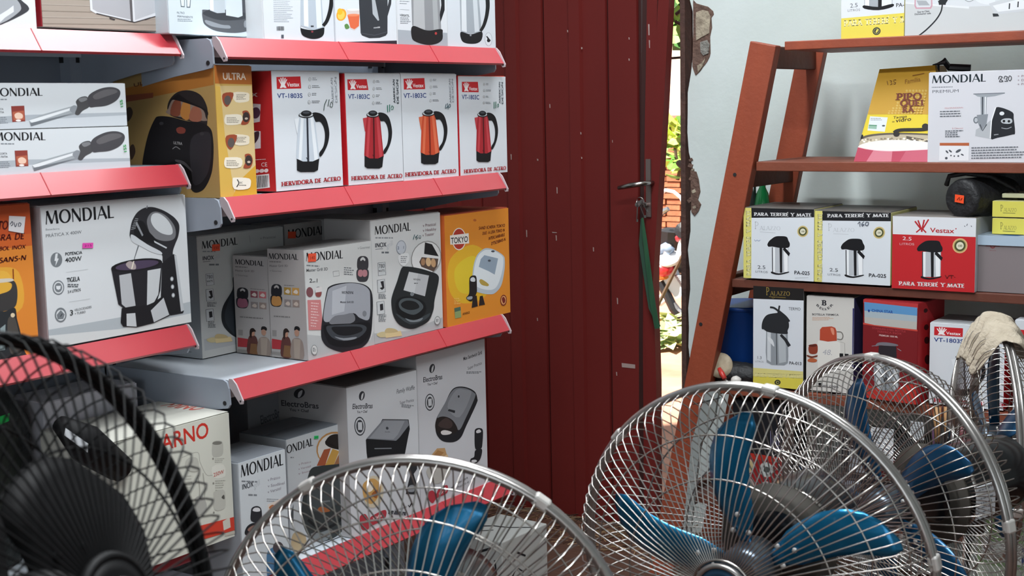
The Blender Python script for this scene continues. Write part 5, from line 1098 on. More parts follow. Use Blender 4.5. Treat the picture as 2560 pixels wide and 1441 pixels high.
seal(a,798,485,44); airpot(a,(512,800),(180,6),(2,-288)); a.T_('2.5',430,762,494,766,28,'#4b5056','f'); a.T_('LITROS',412,790,512,798,16,'#70757b','f'); a.T_('PA-025',724,812,848,822,28,'#23272c','fb'); a.bars(730,840,850,846,1,'#9a9fa5',3)
a.L([(410,535),(418,548),(432,540),(445,548),(458,540)],3,'#6b7fa8',True)
a.T_('PARA TERERÉ Y MATE',377,812,380,300,34,'#e2dea6','s')
done(a)
c, a = airbox([(893,310),(1505,372),(1490,925),(882,875)], 'black-banded airpot carton with handwritten price under the band, second on the shelf', 0, None, 4)
a.T_('PARA TERERÉ Y MATE', 1000,372,1490,405,27,'#e6e8ea','s')
a.T_('P',1004,478,1040,480,58,'#bcc1c6','p'); a.T_('ALAZZO',1045,488,1220,500,30,'#bcc1c6','p'); a.L([(1045,504),(1170,516)],3,'#bcc1c6')
seal(a,1410,518,46); airpot(a,(1106,838),(190,10),(0,-292)); a.T_('2.5',1010,796,1080,802,28,'#4b5056','f'); a.T_('LITROS',994,826,1100,836,16,'#70757b','f'); a.T_('PA-025',1324,850,1460,862,28,'#23272c','fb')
a.T_('PARA TERERÉ Y MATE',950,862,958,330,38,'#e2dea6','s')
done(a)
s = c.art(); s.lay = 70; s.L([(1245,440),(1262,425),(1262,460)],5,'#3a4254',True); s.L([(1295,425),(1278,440),(1280,458),(1296,450),(1280,445)],5,'#3a4254',True); s.L([(1312,430),(1305,450),(1322,458),(1330,435),(1312,430)],5,'#3a4254',True); s.build('price_mark', c.root)
c = Carton('airpot_carton', 'red and white airpot carton with a gold seal, third on the rack shelf', 8, [(1510,352),(2180,398),(2165,990),(1500,930)], 'y', YF-.006, ZS3-.005, ang=0, depth=.2, col='#d7dadf', side='#c9cdd2', top='#8e8985', group=GP)
a = c.art(); a.U(0,0,1,1,'#bf252b'); a.P([(1505,345),(2190,392),(2178,548),(1512,498)], '#dadde2')
for x0,y0 in ((1690,402),(1715,396),(1765,394),(1800,392)): a.L([(x0,y0),(1745+(x0-1745)*.1,470)],12,'#b3262d')
a.L([(1745,470),(1745,490)],14,'#b3262d'); a.L([(1700,492),(1735,465)],11,'#b3262d'); a.L([(1780,497),(1750,465)],11,'#b3262d')
a.T_('Vestax',1812,496,2005,510,38,'#b3262d','fb'); a.E(2018,476,5,5,'#b3262d')
a.T_('2.5',1588,548,1662,556,30,'#e8dfe2','f'); a.T_('LITROS',1564,586,1684,594,18,'#dcb9bd','f'); seal(a,2050,612,60,'#d9b07e','#4a4f2c'); airpot(a,(1706,856),(205,8),(0,-300)); a.T_('VT-025',1930,868,2082,878,28,'#7d1a1c','b'); a.T_('PARA TERERÉ Y MATE',1562,908,2088,948,32,'#f0e4e4','s')
a.L([(2085,455),(2092,462)],5,'#4a5058'); a.L([(2110,440),(2104,456)],5,'#4a5058'); a.L([(2138,456),(2144,466)],5,'#4a5058'); done(a)
c = Carton('iron_carton', 'plain taupe grey carton with a blue and white lid, right of the red airpot carton', 8, [(2195,508),(2700,525),(2690,1055),(2185,1005)], 'y', YF+.015, ZS3-.004, ang=0, depth=.2, col='#83797a', side='#7b7172', top='#bcc5cd', flap=False)
a = c.art(); a.U(0,0,1,1,'#82797b'); a.E(2305,590,24,36,'#7e3f40'); a.E(2305,590,15,24,'#84787a'); a.L([(2240,575),(2290,590),(2320,590),(2365,575)],9,'#7e3f40',True); a.L([(2250,600),(2360,605)],7,'#7e3f40'); a.E(2305,590,9,14,'#7e3f40'); a.T_('IRON',2280,645,2330,648,10,'#7e4a4a','f')
b = c.art('top'); b.lay = 4; w_, d_ = c.w, c.d
b.raw([(0.0,0.0),(w_,0.0),(w_,d_*.4),(0,d_*.45)], '#aebfcf'); b.lay = 6; b.raw([(w_*.3,0),(w_*.62,0),(w_*.8,d_*.3),(w_*.45,d_*.12)], '#2a5c98'); done(a, b)
# pale blue lid wrapped down over the front edge
mb = MB(); mb.box((-.002,-.0045,c.h-.022),(c.w+.002,-.003,c.h+.0015), ink('#a9bccd')); mb.build('blue_lid_edge', c.root)
# two small yellow cartons
for k, (y0, y1, z0) in enumerate(((330,430,0),(220,328,.0405))):
    c2 = Carton('mate_cup_carton', ('upper' if k else 'lower')+' of the two flat yellow cartons stacked at the right edge', 8, [(2300,y0),(2700,y0+26),(2695,y1+28),(2305,y1)], 'y', YF+.03, ZS3-.004+c.h+.003+z0, ang=0, depth=.13, col='#dcd45e', side='#c9bf50', top='#d5d3a4', flap=False, group='flat yellow cartons', h=.038)
    a = c2.art(); a.U(0,0,1,1,'#dbd460'); a.T_('P',2372,y0+75,2394,y0+76,44,'#4a4a34','p'); a.T_('ALAZZO',2398,y0+78,2500,y0+85,24,'#4a4a34','p'); a.L([(2390,y0+86),(2490,y0+94)],3,'#4a4a34'); done(a)
mb = MB(); p = ony(2510,492,YF+.05); mb.box((p.x-.005,YF+.05,ZS3+c.h+.0835),(p.x+.22,YF+.15,ZS3+c.h+.094), cardm('#cfd0ad')); o = mb.build('flat_carton'); bevel(o,.002); tag(o, 'thin pale carton lying on the two flat yellow cartons', 'box')
# fourth rack shelf
c = Carton('thermos_carton', 'tall carton with black header and yellow foot on the fourth rack shelf', 9, [(445,45),(840,80),(838,862),(445,815)], 'y', YF+.0, ZS4+.0, ang=0, depth=.16, col='#d3d8df', side='#2a2722', flap=False)
a = c.art(); a.U(0,0,1,1,'#d4d9e0'); a.P([(445,40),(842,76),(841,172),(445,146)], '#1d1b1b'); a.T_('P',548,122,576,124,62,'#b59a4a','p'); a.T_('ALAZZO',580,124,735,132,32,'#b59a4a','p'); a.L([(570,134),(700,146)],4,'#8a7436'); a.L([(590,142),(605,148),(615,138)],3,'#8a7436')
a.P([(445,680),(839,718),(838,866),(445,820)], '#d8ca4f'); a.P([(445,680),(839,718),(838,770),(445,745)],'#d7cd83'); a.T_('PARA TERERÉ Y MATE',462,752,828,772,30,'#e0d795','s'); a.E(638,798,24,20,'#2c2f2c'); a.E(638,798,14,12,'#a9a24c'); a.E(640,798,8,7,'#2c2f2c')
a.T_('TERMO',722,242,815,248,24,'#55595e','f'); a.T_('1.3',474,612,512,616,24,'#55595e','f'); a.T_('LITROS',462,636,528,642,13,'#8b9096','f'); a.T_('PA-013',728,660,824,668,24,'#33373c','fb')
a.P([(548,400),(716,410),(722,600),(718,650),(690,668),(590,662),(552,640),(545,560)], '#8f959b'); a.P([(556,405),(585,405),(585,640),(556,620)], '#c9ced3'); a.P([(640,405),(700,408),(705,640),(650,650)], '#b3b9be'); a.L([(628,400),(632,660)],7,'#45494e'); a.S([(560,440),(600,470),(612,520),(590,500),(565,470)],'#d5d9dd',3)
a.S([(515,340),(530,300),(560,272),(620,262),(670,262),(700,285),(722,330),(726,370),(715,400),(712,425),(640,420),(560,405),(530,385),(514,380)], '#26282c'); a.L([(578,215),(610,222),(640,245),(650,265)],14,'#26282c',True); a.L([(652,205),(642,262)],13,'#26282c'); a.L([(662,430),(700,470),(730,520)],[20,26],'#26282c'); a.L([(640,240),(700,290),(730,330)],14,'#26282c',True); done(a)
c = Carton('bottle_carton', 'off-white carton with an orange-capped flask and a cup, second on the fourth rack shelf', 9, [(862,122),(1240,152),(1222,915),(858,872)], 'y', YF+.01, ZS4, ang=0, depth=.16, col='#cfcdc8', side='#3b3a6c', top='#a5a29e')
a = c.art(); a.U(0,0,1,1,'#d0cec9'); a.P([(1226,232),(1242,234),(1224,700),(1216,700)], '#2f3168')
a.T_('B',985,204,1022,208,42,'#2f3036','s'); 
for i,ch in enumerate('BEKKER'):
    an = radians(205-i*46+0); cx, cy = 1005+ (i-2.5)*24, 246-((i-2.5)**2)*5.5
    a.T_(ch, cx-9, cy+ (2.5-i)*-4+2, cx+10, cy+ (2.5-i)*4-4+4, 20, '#33343a','fb')
a.T_('BOTELLA TERMICA',906,284,1116,292,16,'#2f3036','fb'); a.bars(908,300,1085,330,3,'#c9a58c',5)
a.P([(948,500),(955,488),(1100,495),(1125,510),(1128,720),(950,705)], '#dedcd6'); a.L([(1125,500),(1160,512),(1162,620)],3,'#9b9892'); a.T_('48.',985,600,1060,605,44,'#a9aab0','fi')
a.P([(966,485),(968,400),(985,380),(1060,376),(1088,388),(1098,415),(1100,492),(1030,498)], '#b44a32'); a.S([(1050,390),(1075,395),(1080,440),(1065,440)],'#d98a70',3); a.L([(1100,420),(1135,425),(1148,455),(1135,482),(1102,478)],8,'#77736e',True)
a.S([(878,540),(900,520),(945,518),(948,580),(920,595),(885,585)], '#8a3b28',3); a.E(912,527,34,10,'#5b241a'); a.S([(868,600),(905,612),(945,604),(945,616),(900,626),(868,612)],'#6e3222',3); a.S([(872,640),(900,625),(945,640),(930,660),(880,655)],'#b5613e',3)
a.P([(1120,592),(1148,594),(1148,622),(1120,620)],K); a.P([(1160,596),(1190,598),(1190,628),(1160,626)],K); a.E(905,770,12,16,'#8e7f74'); 
a.P([(955,820),(985,822),(985,856),(955,852)],K); a.T_('mi copa',990,852,1110,862,22,'#5a5a60','fb'); done(a)
c = Carton('flask_carton', 'dark red carton with a steel vacuum flask and a sky blue panel', 9, [(1300,150),(1722,168),(1728,985),(1296,945)], 'y', YF+.0, ZS4-.003, ang=-9, depth=.14, col='#a3202a', side='#a5242a', top='#96232a')
a = c.art(); a.U(0,0,1,1,'#7a1d22'); a.P([(1300,150),(1722,165),(1722,205),(1300,180)],'#b93a3c'); a.P([(1308,172),(1716,198),(1716,365),(1312,345)], '#5d93c4'); a.P([(1310,240),(1716,262),(1716,365),(1312,345)], '#a9b7bf'); a.P([(1310,290),(1716,310),(1716,372),(1312,345)],'#b9b6b0'); a.P([(1298,335),(1400,352),(1722,372),(1722,385),(1298,350)],'#c8473c')
a.T_('CHINA STAR',1365,246,1530,252,22,'#173f8c','fb'); a.S([(1340,230),(1352,235),(1348,252),(1338,245)],'#173f8c',3)
a.T_('STAINLESS STEEL BOTTLE',1372,382,1630,398,15,'#b5434a','f'); a.T_('TERMICA INOX',1410,408,1600,418,15,'#b5434a','f'); a.T_('PREMIUM 1000 ML',1425,436,1572,444,14,'#d9b9b6','fb')
a.P([(1298,830),(1500,880),(1728,800),(1728,985),(1296,945)], '#b7332b')
a.S([(1400,520),(1415,492),(1480,484),(1560,495),(1572,508),(1500,515),(1440,510)], '#77747c',3); a.P([(1425,512),(1560,512),(1566,605),(1420,600)], '#2c272d'); a.P([(1405,605),(1570,610),(1590,700),(1584,850),(1545,885),(1430,875),(1395,845),(1385,690)], '#8f959a'); a.P([(1410,620),(1450,620),(1440,870),(1405,840)], '#cfd3d6'); a.P([(1540,620),(1570,620),(1578,840),(1548,870)], '#c3c7ca'); a.L([(1480,620),(1486,800),(1480,880)],9,'#5a5d62'); a.E(1482,790,18,22,'#3a3b40'); a.L([(1415,650),(1470,780)],5,'#d9dcdf'); a.L([(1550,650),(1500,780)],5,'#d9dcdf'); a.L([(1370,520),(1400,515)],5,'#8b8890'); a.L([(1570,530),(1600,548)],5,'#8b8890')
b = c.art('right', [(1722,168),(1885,180),(1810,940),(1728,985)]); b.U(0,0,1,1,'#9f2027'); b.U(0,0,.35,1,'#b3262c')
for i,y in enumerate((300,500,620,760)): b.E(1768,y,12,30,'#3a1418')
done(a, b)
c = vbox(9, [(1828,285),(2400,330),(2392,1038),(1815,950)], 'y', YF+.005, ZS4-.002, 'kettle_carton', ('VT-1803S',(1858,440,2078,458,34)), SIL, 0, ((1978,895),(270,14),(4,-365)), (1860,318,2074,334,2072,406,1858,388),
  'white carton with a silver kettle, half hidden by the cloth on the rack shelf', (2145,355,45,4,'#4a4e55',1.1), None, (1858,940,2460,1018,32), None, 'kettle cartons on the rack', depth=.15, ang=0, w=.178, h=.2)
c = Carton('kettle_carton', 'white carton edge with a red side at the right border of the rack shelf', 9, [(2470,340),(2760,365),(2760,1080),(2470,1045)], 'y', YF+.0, ZS4-.006, ang=0, depth=.16, col='#d5d9df', side='#b3262c', h=.225, w=.2, group='kettle cartons on the rack')
a = c.art(); a.U(0,0,1,1,'#d5dae0'); a.U(0,.8,.5,.9,'#c5242c'); done(a)
# fifth rack shelf: cartons behind the fans
c = Carton('grinder_box', 'black and red carton with vertical white lettering behind the large chrome fan', 12, [(590,170),(1130,200),(1100,1215),(560,1190)], 'y', YF+.02, ZS5, ang=0, depth=.16, col='#18191e', side='#15161a')
a = c.art(); a.U(0,0,1,1,'#17181e'); a.P([(560,700),(1110,742),(1100,1220),(555,1195)], '#8c1f20'); a.P([(560,700),(1110,742),(1108,800),(560,760)],'#a82d22')
a.at((765,610),(0,-255),(-52,0)); a.T_('CL-38',0.02,0,1.0,0,-1,'#c9ccd2','b'); a.off()
for i in range(6): a.L([(985+i*20,680-(i%2)*10),(985+i*20,470+(i%3)*20)],9,'#73708c')
for x,y,col in ((725,850,'#b5a578'),(930,875,'#b9bfbc'),(722,1050,'#8f8882'),(930,1075,'#a59ca0')):
    a.E(x,y,74,80,'#b9aaa4'); a.E(x,y,66,72,col); a.S([(x-30,y+20),(x-10,y-30),(x+30,y-20),(x+35,y+25)],'#4a4e4c' if x > 800 else '#9a8a5c',3)
done(a)
# ================================================================ pedestal fans
CHW = mat('chrome_wire', '#bcb8b3', .24, 1.0); CHR = mat('chrome_rim', '#aaa7a4', .28, .9, noise=(30, .3, '#9b9896'))
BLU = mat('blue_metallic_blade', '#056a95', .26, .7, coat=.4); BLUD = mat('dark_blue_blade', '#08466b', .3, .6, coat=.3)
BLKP = mat('fan_black_plastic', '#0b0b0d', .6, spec=.2); BLKM = mat('black_gloss_metal', '#161618', .2, .3); GUN = mat('gunmetal', '#5c6670', .3, .8); GUND = mat('dark_guard_plate', '#4a4640', .6, .3); CLIP = mat('grey_clip', '#cfccc8', .35, .5)
def fan(label, c, az, el, R, phi, nb, wire, rim, blade, hubm, nw=104, wr=.00098, rr=.0056, sweep=1, blade_len=.86, base_z=0, group=None, depth=1.0, twist=.10, fringes=(.80, .58), badge=True, clips=(70, 160, 250, 340), bw=1.0, cover=False, motor=BLKM, mlen=.16, clipm=CLIP, mr=.066, br=.20):
    az, el = radians(az), radians(el)
    n = Vector((cos(az)*cos(el), sin(az)*cos(el), sin(el))); u = Vector((0,0,1)).cross(n).normalized(); w = n.cross(u)
    c = Vector(c); O = Vector((c.x-n.x*.16, c.y-n.y*.16, 0))
    e = empty('pedestal_fan', O, label, 'fan', group)
    P = lambda r, t, h: c-O + (u*cos(t)+w*sin(t))*r + n*h
    def ring(mb, r, h, rad, m, seg=64, n_=6): mb.tube([P(r, 2*pi*i/seg, h) for i in range(seg)], rad, m, n_, closed=True)
    f = R/.24*depth
    front = [(1.0, .004), (.985, .028*f), (.94, .044*f), (.88, .052*f), (.72, .064*f), (.5, .076*f), (.3, .083*f), (.17, .086*f)]
    rear = [(1.0, -.004), (.985, -.026*f), (.95, -.044*f), (.88, -.058*f), (.7, -.076*f), (.5, -.088*f), (.3, -.094*f)]
    def prof(pr, x):
        for (a, b), (a2, b2) in zip(pr, pr[1:]):
            if a2 <= x <= a: return b+(b2-b)*(a-x)/(a-a2)
        return pr[-1][1]
    def wires(pr, nwi, tw, off):
        mb = MB()
        for k in range(nwi):
            t = 2*pi*(k+off)/nwi
            mb.tube([P(R*x, t+tw*(1-x)**1.3, h) for x, h in pr], wr, wire, 4, cap=False)
        return mb
    gf = MB(); ring(gf, R, .003, rr, rim, 96, 8); fr_ = gf.build('front_guard_ring', e, True)
    o = wires(front, nw, .10, 0).build('front_wires', fr_, True); o['kind'] = 'stuff'
    mb = MB()
    for x in fringes: ring(mb, R*x, prof(front, x)-.002, wr*1.25, wire, 72, 5)
    ring(mb, R*.17, front[-1][1], wr*1.8, wire, 32, 5); mb.build('front_inner_ring', fr_, True)
    gr = MB(); ring(gr, R, -.006, rr*.85, rim, 96, 8); rb_ = gr.build('rear_guard_ring', e, True)
    o = wires(rear, nw, -.14, .5).build('rear_wires', rb_, True); o['kind'] = 'stuff'
    mb = MB(); ring(mb, R*.78, prof(rear, .78)+.002, wr*1.25, wire, 72, 5); ring(mb, R*.55, prof(rear, .55)+.002, wr*1.25, wire, 64, 5)
    mb.lathe([(R*.34, -.088*f), (R*.34, -.094*f), (R*.27, -.094*f), (R*.27, -.088*f)], GUND if rim is CHR else rim, c-O, n, 40); mb.build('rear_inner_ring', rb_, True)
    for a in clips:
        t = radians(a); q = P(R, t, 0); tt = (u*-sin(t)+w*cos(t)); rad = (u*cos(t)+w*sin(t))
        M4 = Matrix((( tt.x, rad.x, n.x, q.x), (tt.y, rad.y, n.y, q.y), (tt.z, rad.z, n.z, q.z), (0,0,0,1)))
        mb = MB(); mb.box((-.010,-rr*1.05,-rr*1.5),(.010,rr*1.25,rr*1.5), clipm, M4); bevel(mb.build('clip', e), .003)
    # blades
    hb = MB(); hb.lathe([(.018,.034),(.030,.030),(.034,.018),(.034,-.022),(.02,-.03)], hubm, c-O, n, 28)
    hub = hb.build('blade_hub', e, True)
    L0, L1 = .030, R*blade_len
    for k in range(nb):
        ph = radians(phi)+2*pi*k/nb; N = 12; K_ = 6; v = []; fcs = []
        for i in range(N+1):
            s = i/N; r = L0+(L1-L0)*s
            mid = ph + sweep*(.45*s-.60*s*s)        # the blade curves round
            half = bw*R*(.062+.062*sin(min(s*1.05,1)*pi*.7))
            if s > .80: half *= math.sqrt(max(0.0, 1-((s-.80)/.205)**2))*.97+.03
            for j in range(K_+1):
                q = j/K_*2-1; ang = mid+sweep*q*half/max(r, .05); 
                if r < .07: ang = mid+sweep*q*(half/.07)
                h = -sweep*q*half*twist*(1-.25*s)*sweep + (q*q-1)*-.006*sin(s*pi)
                v.append(P(r, ang, h))
        for i in range(N):
            for j in range(K_): a = i*(K_+1)+j; fcs.append((a, a+1, a+K_+2, a+K_+1))
        o = link('blade', v, fcs, blade, e, None, True); md = o.modifiers.new('thick', 'SOLIDIFY'); md.thickness = .0016; md.offset = 0
        # root plate with rivets
        mb = MB()
        for a_, r_ in ((-.16,.050),(.16,.052),(0,.072)): mb.lathe([(.0036,0),(.003,.0025),(.001,.003)], clipm, P(r_, ph+a_*1.5+sweep*.05, .006+a_*-.02), n, 8)
        mb.build('rivet', o)
    if badge:
        bd = MB(); bd.lathe([(.0362,.000),(.0375,.004),(.036,.008),(.032,.0085),(.031,.006)], rim, c-O+n*(front[-1][1]-.002), n, 36)
        b_ = bd.build('badge_ring', e, True); b2 = MB(); b2.lathe([(.031,.0),(.031,.006),(.024,.0066)], mat('badge_blue','#2b4d66',.25,.6) if rim is CHR else BLKP, c-O+n*front[-1][1], n, 36); b2.lathe([(.020,.006),(.019,.012),(.012,.0145)], BLKM, c-O+n*front[-1][1], n, 28); b2.build('badge', b_, True)
    # motor, neck, pole, base
    h0 = rear[-1][1]
    mb = MB(); mb.lathe([(mr*.5,h0+.01),(mr*.94,h0),(mr,h0-.02),(mr,h0-mlen*.6),(mr*.88,h0-mlen*.85),(mr*.5,h0-mlen)], motor, c-O, n, 32); mt = mb.build('motor', e, True)
    mb = MB(); mb.lathe([(mr*1.015,h0-.028),(mr*1.015,h0-.034)], CHW, c-O, n, 32); mb.build('motor_band', mt, True)
    m0 = c-O+n*(h0-mlen*.45)
    mb = MB(); mb.tube([m0, m0-Vector((0,0,.085))], .022, BLKM, 12); mb.build('neck', e, True)
    mb = MB(); mb.tube([m0-Vector((0,0,.08)), Vector((m0.x, m0.y, .45*(m0.z)))], .0115, CHW, 14); mb.tube([Vector((m0.x, m0.y, .46*m0.z)), Vector((m0.x, m0.y, .03))], .017, CHR, 14); mb.build('pole', e, True)
    mb = MB(); mb.lathe([(.026,-.03),(.028,.03),(.02,.035)], BLKM, Vector((m0.x, m0.y, .46*m0.z)), (0,0,1), 16); mb.build('height_collar', e, True)
    mb = MB(); mb.lathe([(br,0),(br,.012),(br*.9,.022),(.03,.035),(.02,.05)], BLKM, Vector((m0.x, m0.y, 0)), (0,0,1), 40); mb.build('base', e, True)
    return e, P, O, n, u, w
GF = None
f3 = fan('large chrome pedestal fan with bright blue blades, in the centre right foreground', (-.71, 1.589, .756), -89.5, -4.4, .24, 26, 5, CHW, CHR, BLU, GUN, nw=100, clips=(82, 11, 140, 230))
f2 = fan('chrome pedestal fan low in the bottom middle, only its upper half in view, blue blades', (-.925, 1.171, .727), -64, -2, .24, 5, 5, CHW, CHR, BLU, GUN, nw=104, clips=(54, 120, 230), br=.15)
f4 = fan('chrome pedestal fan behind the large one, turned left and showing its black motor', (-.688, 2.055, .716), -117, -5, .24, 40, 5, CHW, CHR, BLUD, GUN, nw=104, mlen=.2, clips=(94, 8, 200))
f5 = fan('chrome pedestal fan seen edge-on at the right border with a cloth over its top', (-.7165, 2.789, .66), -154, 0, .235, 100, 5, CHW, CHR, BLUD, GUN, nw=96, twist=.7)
f1 = fan('black plastic fan out of focus in the left foreground', (-.783, .564, 1.007), 13.3, 15, .20, 25, 3, BLKP, BLKP, BLKP, BLKP, nw=84, wr=.0009, rr=.0044, blade_len=.70, fringes=(.55,), badge=True, clips=(60, 150, 250), bw=3.2, depth=1.0, clipm=BLKP, mlen=.09, mr=.05, br=.15)
# white label on the motor of the turned fan
e, P, O, n, u, w = f4
LBL = mat('white_label', '#c9cdd2', .6)
def label_on(e, p, ux, uy, w_, h_, name='label', seed=0, nrm=None):
    mb = MB(); p = Vector(p); nz = ux.cross(uy).normalized()
    q = [p-ux*w_/2-uy*h_/2, p+ux*w_/2-uy*h_/2, p+ux*w_/2+uy*h_/2, p-ux*w_/2+uy*h_/2]
    mb.prism(q, nz*.0012, LBL)
    r = random.Random(seed); ink_ = ink('#767b82')
    for i in range(6):
        y = h_/2-(i+.8)*h_/7.2; x = -w_*.42
        while x < w_*.3:
            l = w_*r.uniform(.06,.2); a = p+ux*x+uy*y+nz*.0016; b = p+ux*(x+l)+uy*y+nz*.0016
            mb.add([a-uy*h_*.018, b-uy*h_*.018, b+uy*h_*.018, a+uy*h_*.018], [(0,1,2,3)], ink_); x += l+w_*.04
    return mb.build(name, e)
mc = Vector((-.688, 2.055, .716))-O-n*.140; tc = (EYE-(mc+O)); tc = (tc-n*tc.dot(n)).normalized(); upv = n.cross(tc).normalized(); upv = upv if upv.z > 0 else -upv
dirv = (tc*.85-upv*.52).normalized(); ux_ = -n if (-n).dot(CR) > 0 else n; uy_ = dirv.cross(ux_).normalized(); uy_ = uy_ if uy_.z > 0 else -uy_
if ux_.cross(uy_).dot(dirv) < 0: ux_ = -ux_
label_on(e, mc+dirv*.068, ux_, uy_, .042, .055, 'motor_label', 9)
# ---------------------------------------------------------------- cloth over the fan at the right border
CLOTH = mat('beige_cloth', '#b9ae9c', .95, noise=(30, .35, '#a39783', 8), bump=(140, .5))
e, P, O, n, u, w = f5
v = []; f = []; NA, NB = 26, 14
rc = random.Random(3)
for i in range(NA+1):
    t = pi*.5 + (i/NA-.5)*.95
    for j in range(NB+1):
        s = j/NB*2-1
        wave = .006*sin(i*1.15+j*.4)+.004*sin(i*2.3-j*.9)
        a = abs(s)
        drop = max(0, a-.34)
        p = O+P(.235+.014+wave*.6-(.13*drop**1.1 if a > .34 else 0), t+.035*sin(j*.9), s*.062+wave)
        p.z += .012*max(0, 1-abs(i/NA-.5)*3.2)*(1-a)
        v.append(p)
for i in range(NA):
    for j in range(NB): a = i*(NB+1)+j; f.append((a, a+NB+1, a+NB+2, a+1))
o = link('cloth', v, f, CLOTH, None, None, True); md = o.modifiers.new('thick','SOLIDIFY'); md.thickness = .003; md.offset = 1
md = o.modifiers.new('sub','SUBSURF'); md.levels = md.render_levels = 1
tag(o, 'crumpled beige cloth draped over the top of the edge-on fan', 'cloth')

# ================================================================ small things on the rack
# black round roll with an orange sticker on top of the red airpot carton
BAG = mat('black_nylon', '#1d1e21', .6, noise=(30,.3,'#141517'), bump=(60,.5))
ztop = ZS3+.215
cc = ony(2404, 497, YF+.005); rr_ = .0475
ro = empty('nylon_roll', (cc.x, YF+.10, ztop), 'black nylon bag rolled up with an orange price sticker on its round end', 'bag')
Ro = Vector(ro.location)
mb = MB(); ax = Vector((.34, .93, 0)).normalized()
mb.lathe([(.02,-.002),(.040,-.004),(rr_*.94,.0),(rr_,.008),(rr_*.97,.014),(rr_,.02),(rr_*1.02,.10),(rr_*.96,.17),(.03,.18)], BAG, cc-Ro, ax, 28); mb.build('roll', ro, True)
st_ = Vector((ax.y, -ax.x, 0)); 
mb = MB(); q = cc-Ro-ax*.0052+st_*-.002; 
mb.prism([q+st_*-.013+Vector((0,0,-.008)), q+st_*.012+Vector((0,0,-.011)), q+st_*.013+Vector((0,0,.008)), q+st_*-.012+Vector((0,0,.010))], -ax*.0008, ink('#f0522a')); mb.build('price_sticker', ro)
mb = MB()
for k,(a,b) in enumerate((((-.006,-.003),(-.001,.003)),((.001,-.004),(.001,.004)),((.004,-.004),(.008,.002)))): mb.tube([q-ax*.0012+st_*a[0]+Vector((0,0,a[1])), q-ax*.0012+st_*b[0]+Vector((0,0,b[1]))], .0007, ink('#5a1512'), 4)
mb.build('price_mark', ro)
mb = MB(); mb.tube([cc-Ro+Vector((-.045,.03,.03)), cc-Ro+Vector((-.036,.02,.052)), cc-Ro+Vector((.0,.03,.0585)), cc-Ro+Vector((.05,.06,.05)), cc-Ro+Vector((.1,.08,.02)), cc-Ro+Vector((.13,.09,-.03))], .006, BAG, 7); mb.build('strap', ro, True)
mb = MB(); p = ony(2500, 500, YF+.16); mb.lathe([(.03,-.03),(.06,-.02),(.075,.03),(.065,.08),(.03,.09)], BAG, (p.x, YF+.22, ZS3+.235), (.2,0,1), 20)
bg = mb.build('black_bag', None, True); tag(bg, 'crumpled black bag behind the flat yellow cartons', 'bag')
# green bottle and dark bottle behind the post
def bottle(px, py, Y, r, h, m, name, label, cat='bottle', z=ZS3):
    p = ony(px, py, Y); e = empty(name, (p.x, Y, z), label, cat)
    mb = MB(); mb.lathe([(r*.9,0),(r,.004),(r,h*.62),(r*.75,h*.74),(r*.4,h*.8),(r*.4,h*.9)], m, (0,0,0), (0,0,1), 20); mb.build('body', e, True)
    mb = MB(); mb.lathe([(r*.46,h*.88),(r*.46,h),(r*.3,h+.001)], BLKP, (0,0,0), (0,0,1), 16); mb.build('cap', e, True); return e
bottle(1906, 480, YF+.245, .022, .275, mat('green_glass', '#176b3a', .15, coat=.5), 'green_bottle', 'green bottle standing behind the leftmost airpot carton')
bottle(1884, 480, YF+.25, .017, .255, mat('dark_glass', '#16221e', .2), 'dark_bottle', 'dark bottle next to the green one behind the rack post')
# blue bucket, black bag, nozzle disc, screwdriver, white knob on the fourth shelf
p = ony(1856, 880, YF+.16); e = empty('blue_bucket', (p.x, YF+.165, ZS4-.006), 'blue plastic tub behind the black bag on the fourth rack shelf', 'bucket')
bm_ = mat('blue_plastic', '#123f86', .4); 
mb = MB(); mb.lathe([(.07,.0),(.075,.01),(.092,.185),(.097,.188),(.097,.196),(.088,.196)], bm_, (0,0,0), (0,0,1), 32); mb.build('tub', e, True)
mb = MB(); mb.tube([(-.088,-.01,.18),(-.10,-.06,.12),(-.085,-.10,.03),(-.05,-.12,.005)], .003, BLKP, 6); mb.build('cord', e, True)
p = ony(1838, 905, YF+.06); mb = MB(); r = random.Random(9); v = []; f = []
mb.lathe([(.02,0),(.075,.004),(.085,.02),(.07,.042),(.03,.05)], BAG, (p.x+.008, YF+.052, ZS4-.006), (0,0,1), 18)
for q_ in mb.v: q_.x += r.uniform(-.003,.003); q_.z += abs(r.uniform(-.003,.003)) if q_.z > ZS4 else 0; q_.y = YF+.052+(q_.y-YF-.052)*.5
tag(mb.build('black_pouch', None, True), 'crumpled black pouch in front of the blue tub', 'bag')
IV = mat('old_ivory', '#b3a58d', .6, noise=(60,.3,'#8d7f69'))
p = ony(1799, 915, YF+.01); e = empty('shower_head', (p.x, YF+.015, ZS4-.006), 'round beige disc with holes leaning against the rack post', 'disc')
D0 = Vector((0, 0, p.z-(ZS4-.006))); axd = Vector((.15,-.95,.25)).normalized()
mb = MB(); mb.lathe([(.014,-.008),(.032,-.006),(.0345,0),(.033,.004),(.02,.006)], IV, D0, axd, 24); mb.build('disc', e, True)
mb = MB(); a_ = axd.orthogonal().normalized(); b_ = axd.cross(a_)
for k in range(8): t = 2*pi*k/8; mb.lathe([(.003,.0052),(.003,.0058)], DARK, D0+(a_*cos(t)+b_*sin(t))*.0195-axd*.0002, axd, 8)
mb.build('hole', e)
a0, a1, a2 = ony(1798,922,YF-.004), ony(1812,948,YF-.02), ony(1822,960,YF-.03)
e = empty('screwdriver', (a2.x, YF-.02, ZS4-.006), 'small red-handled tool propped on the beige disc', 'tool'); E0 = Vector(e.location)
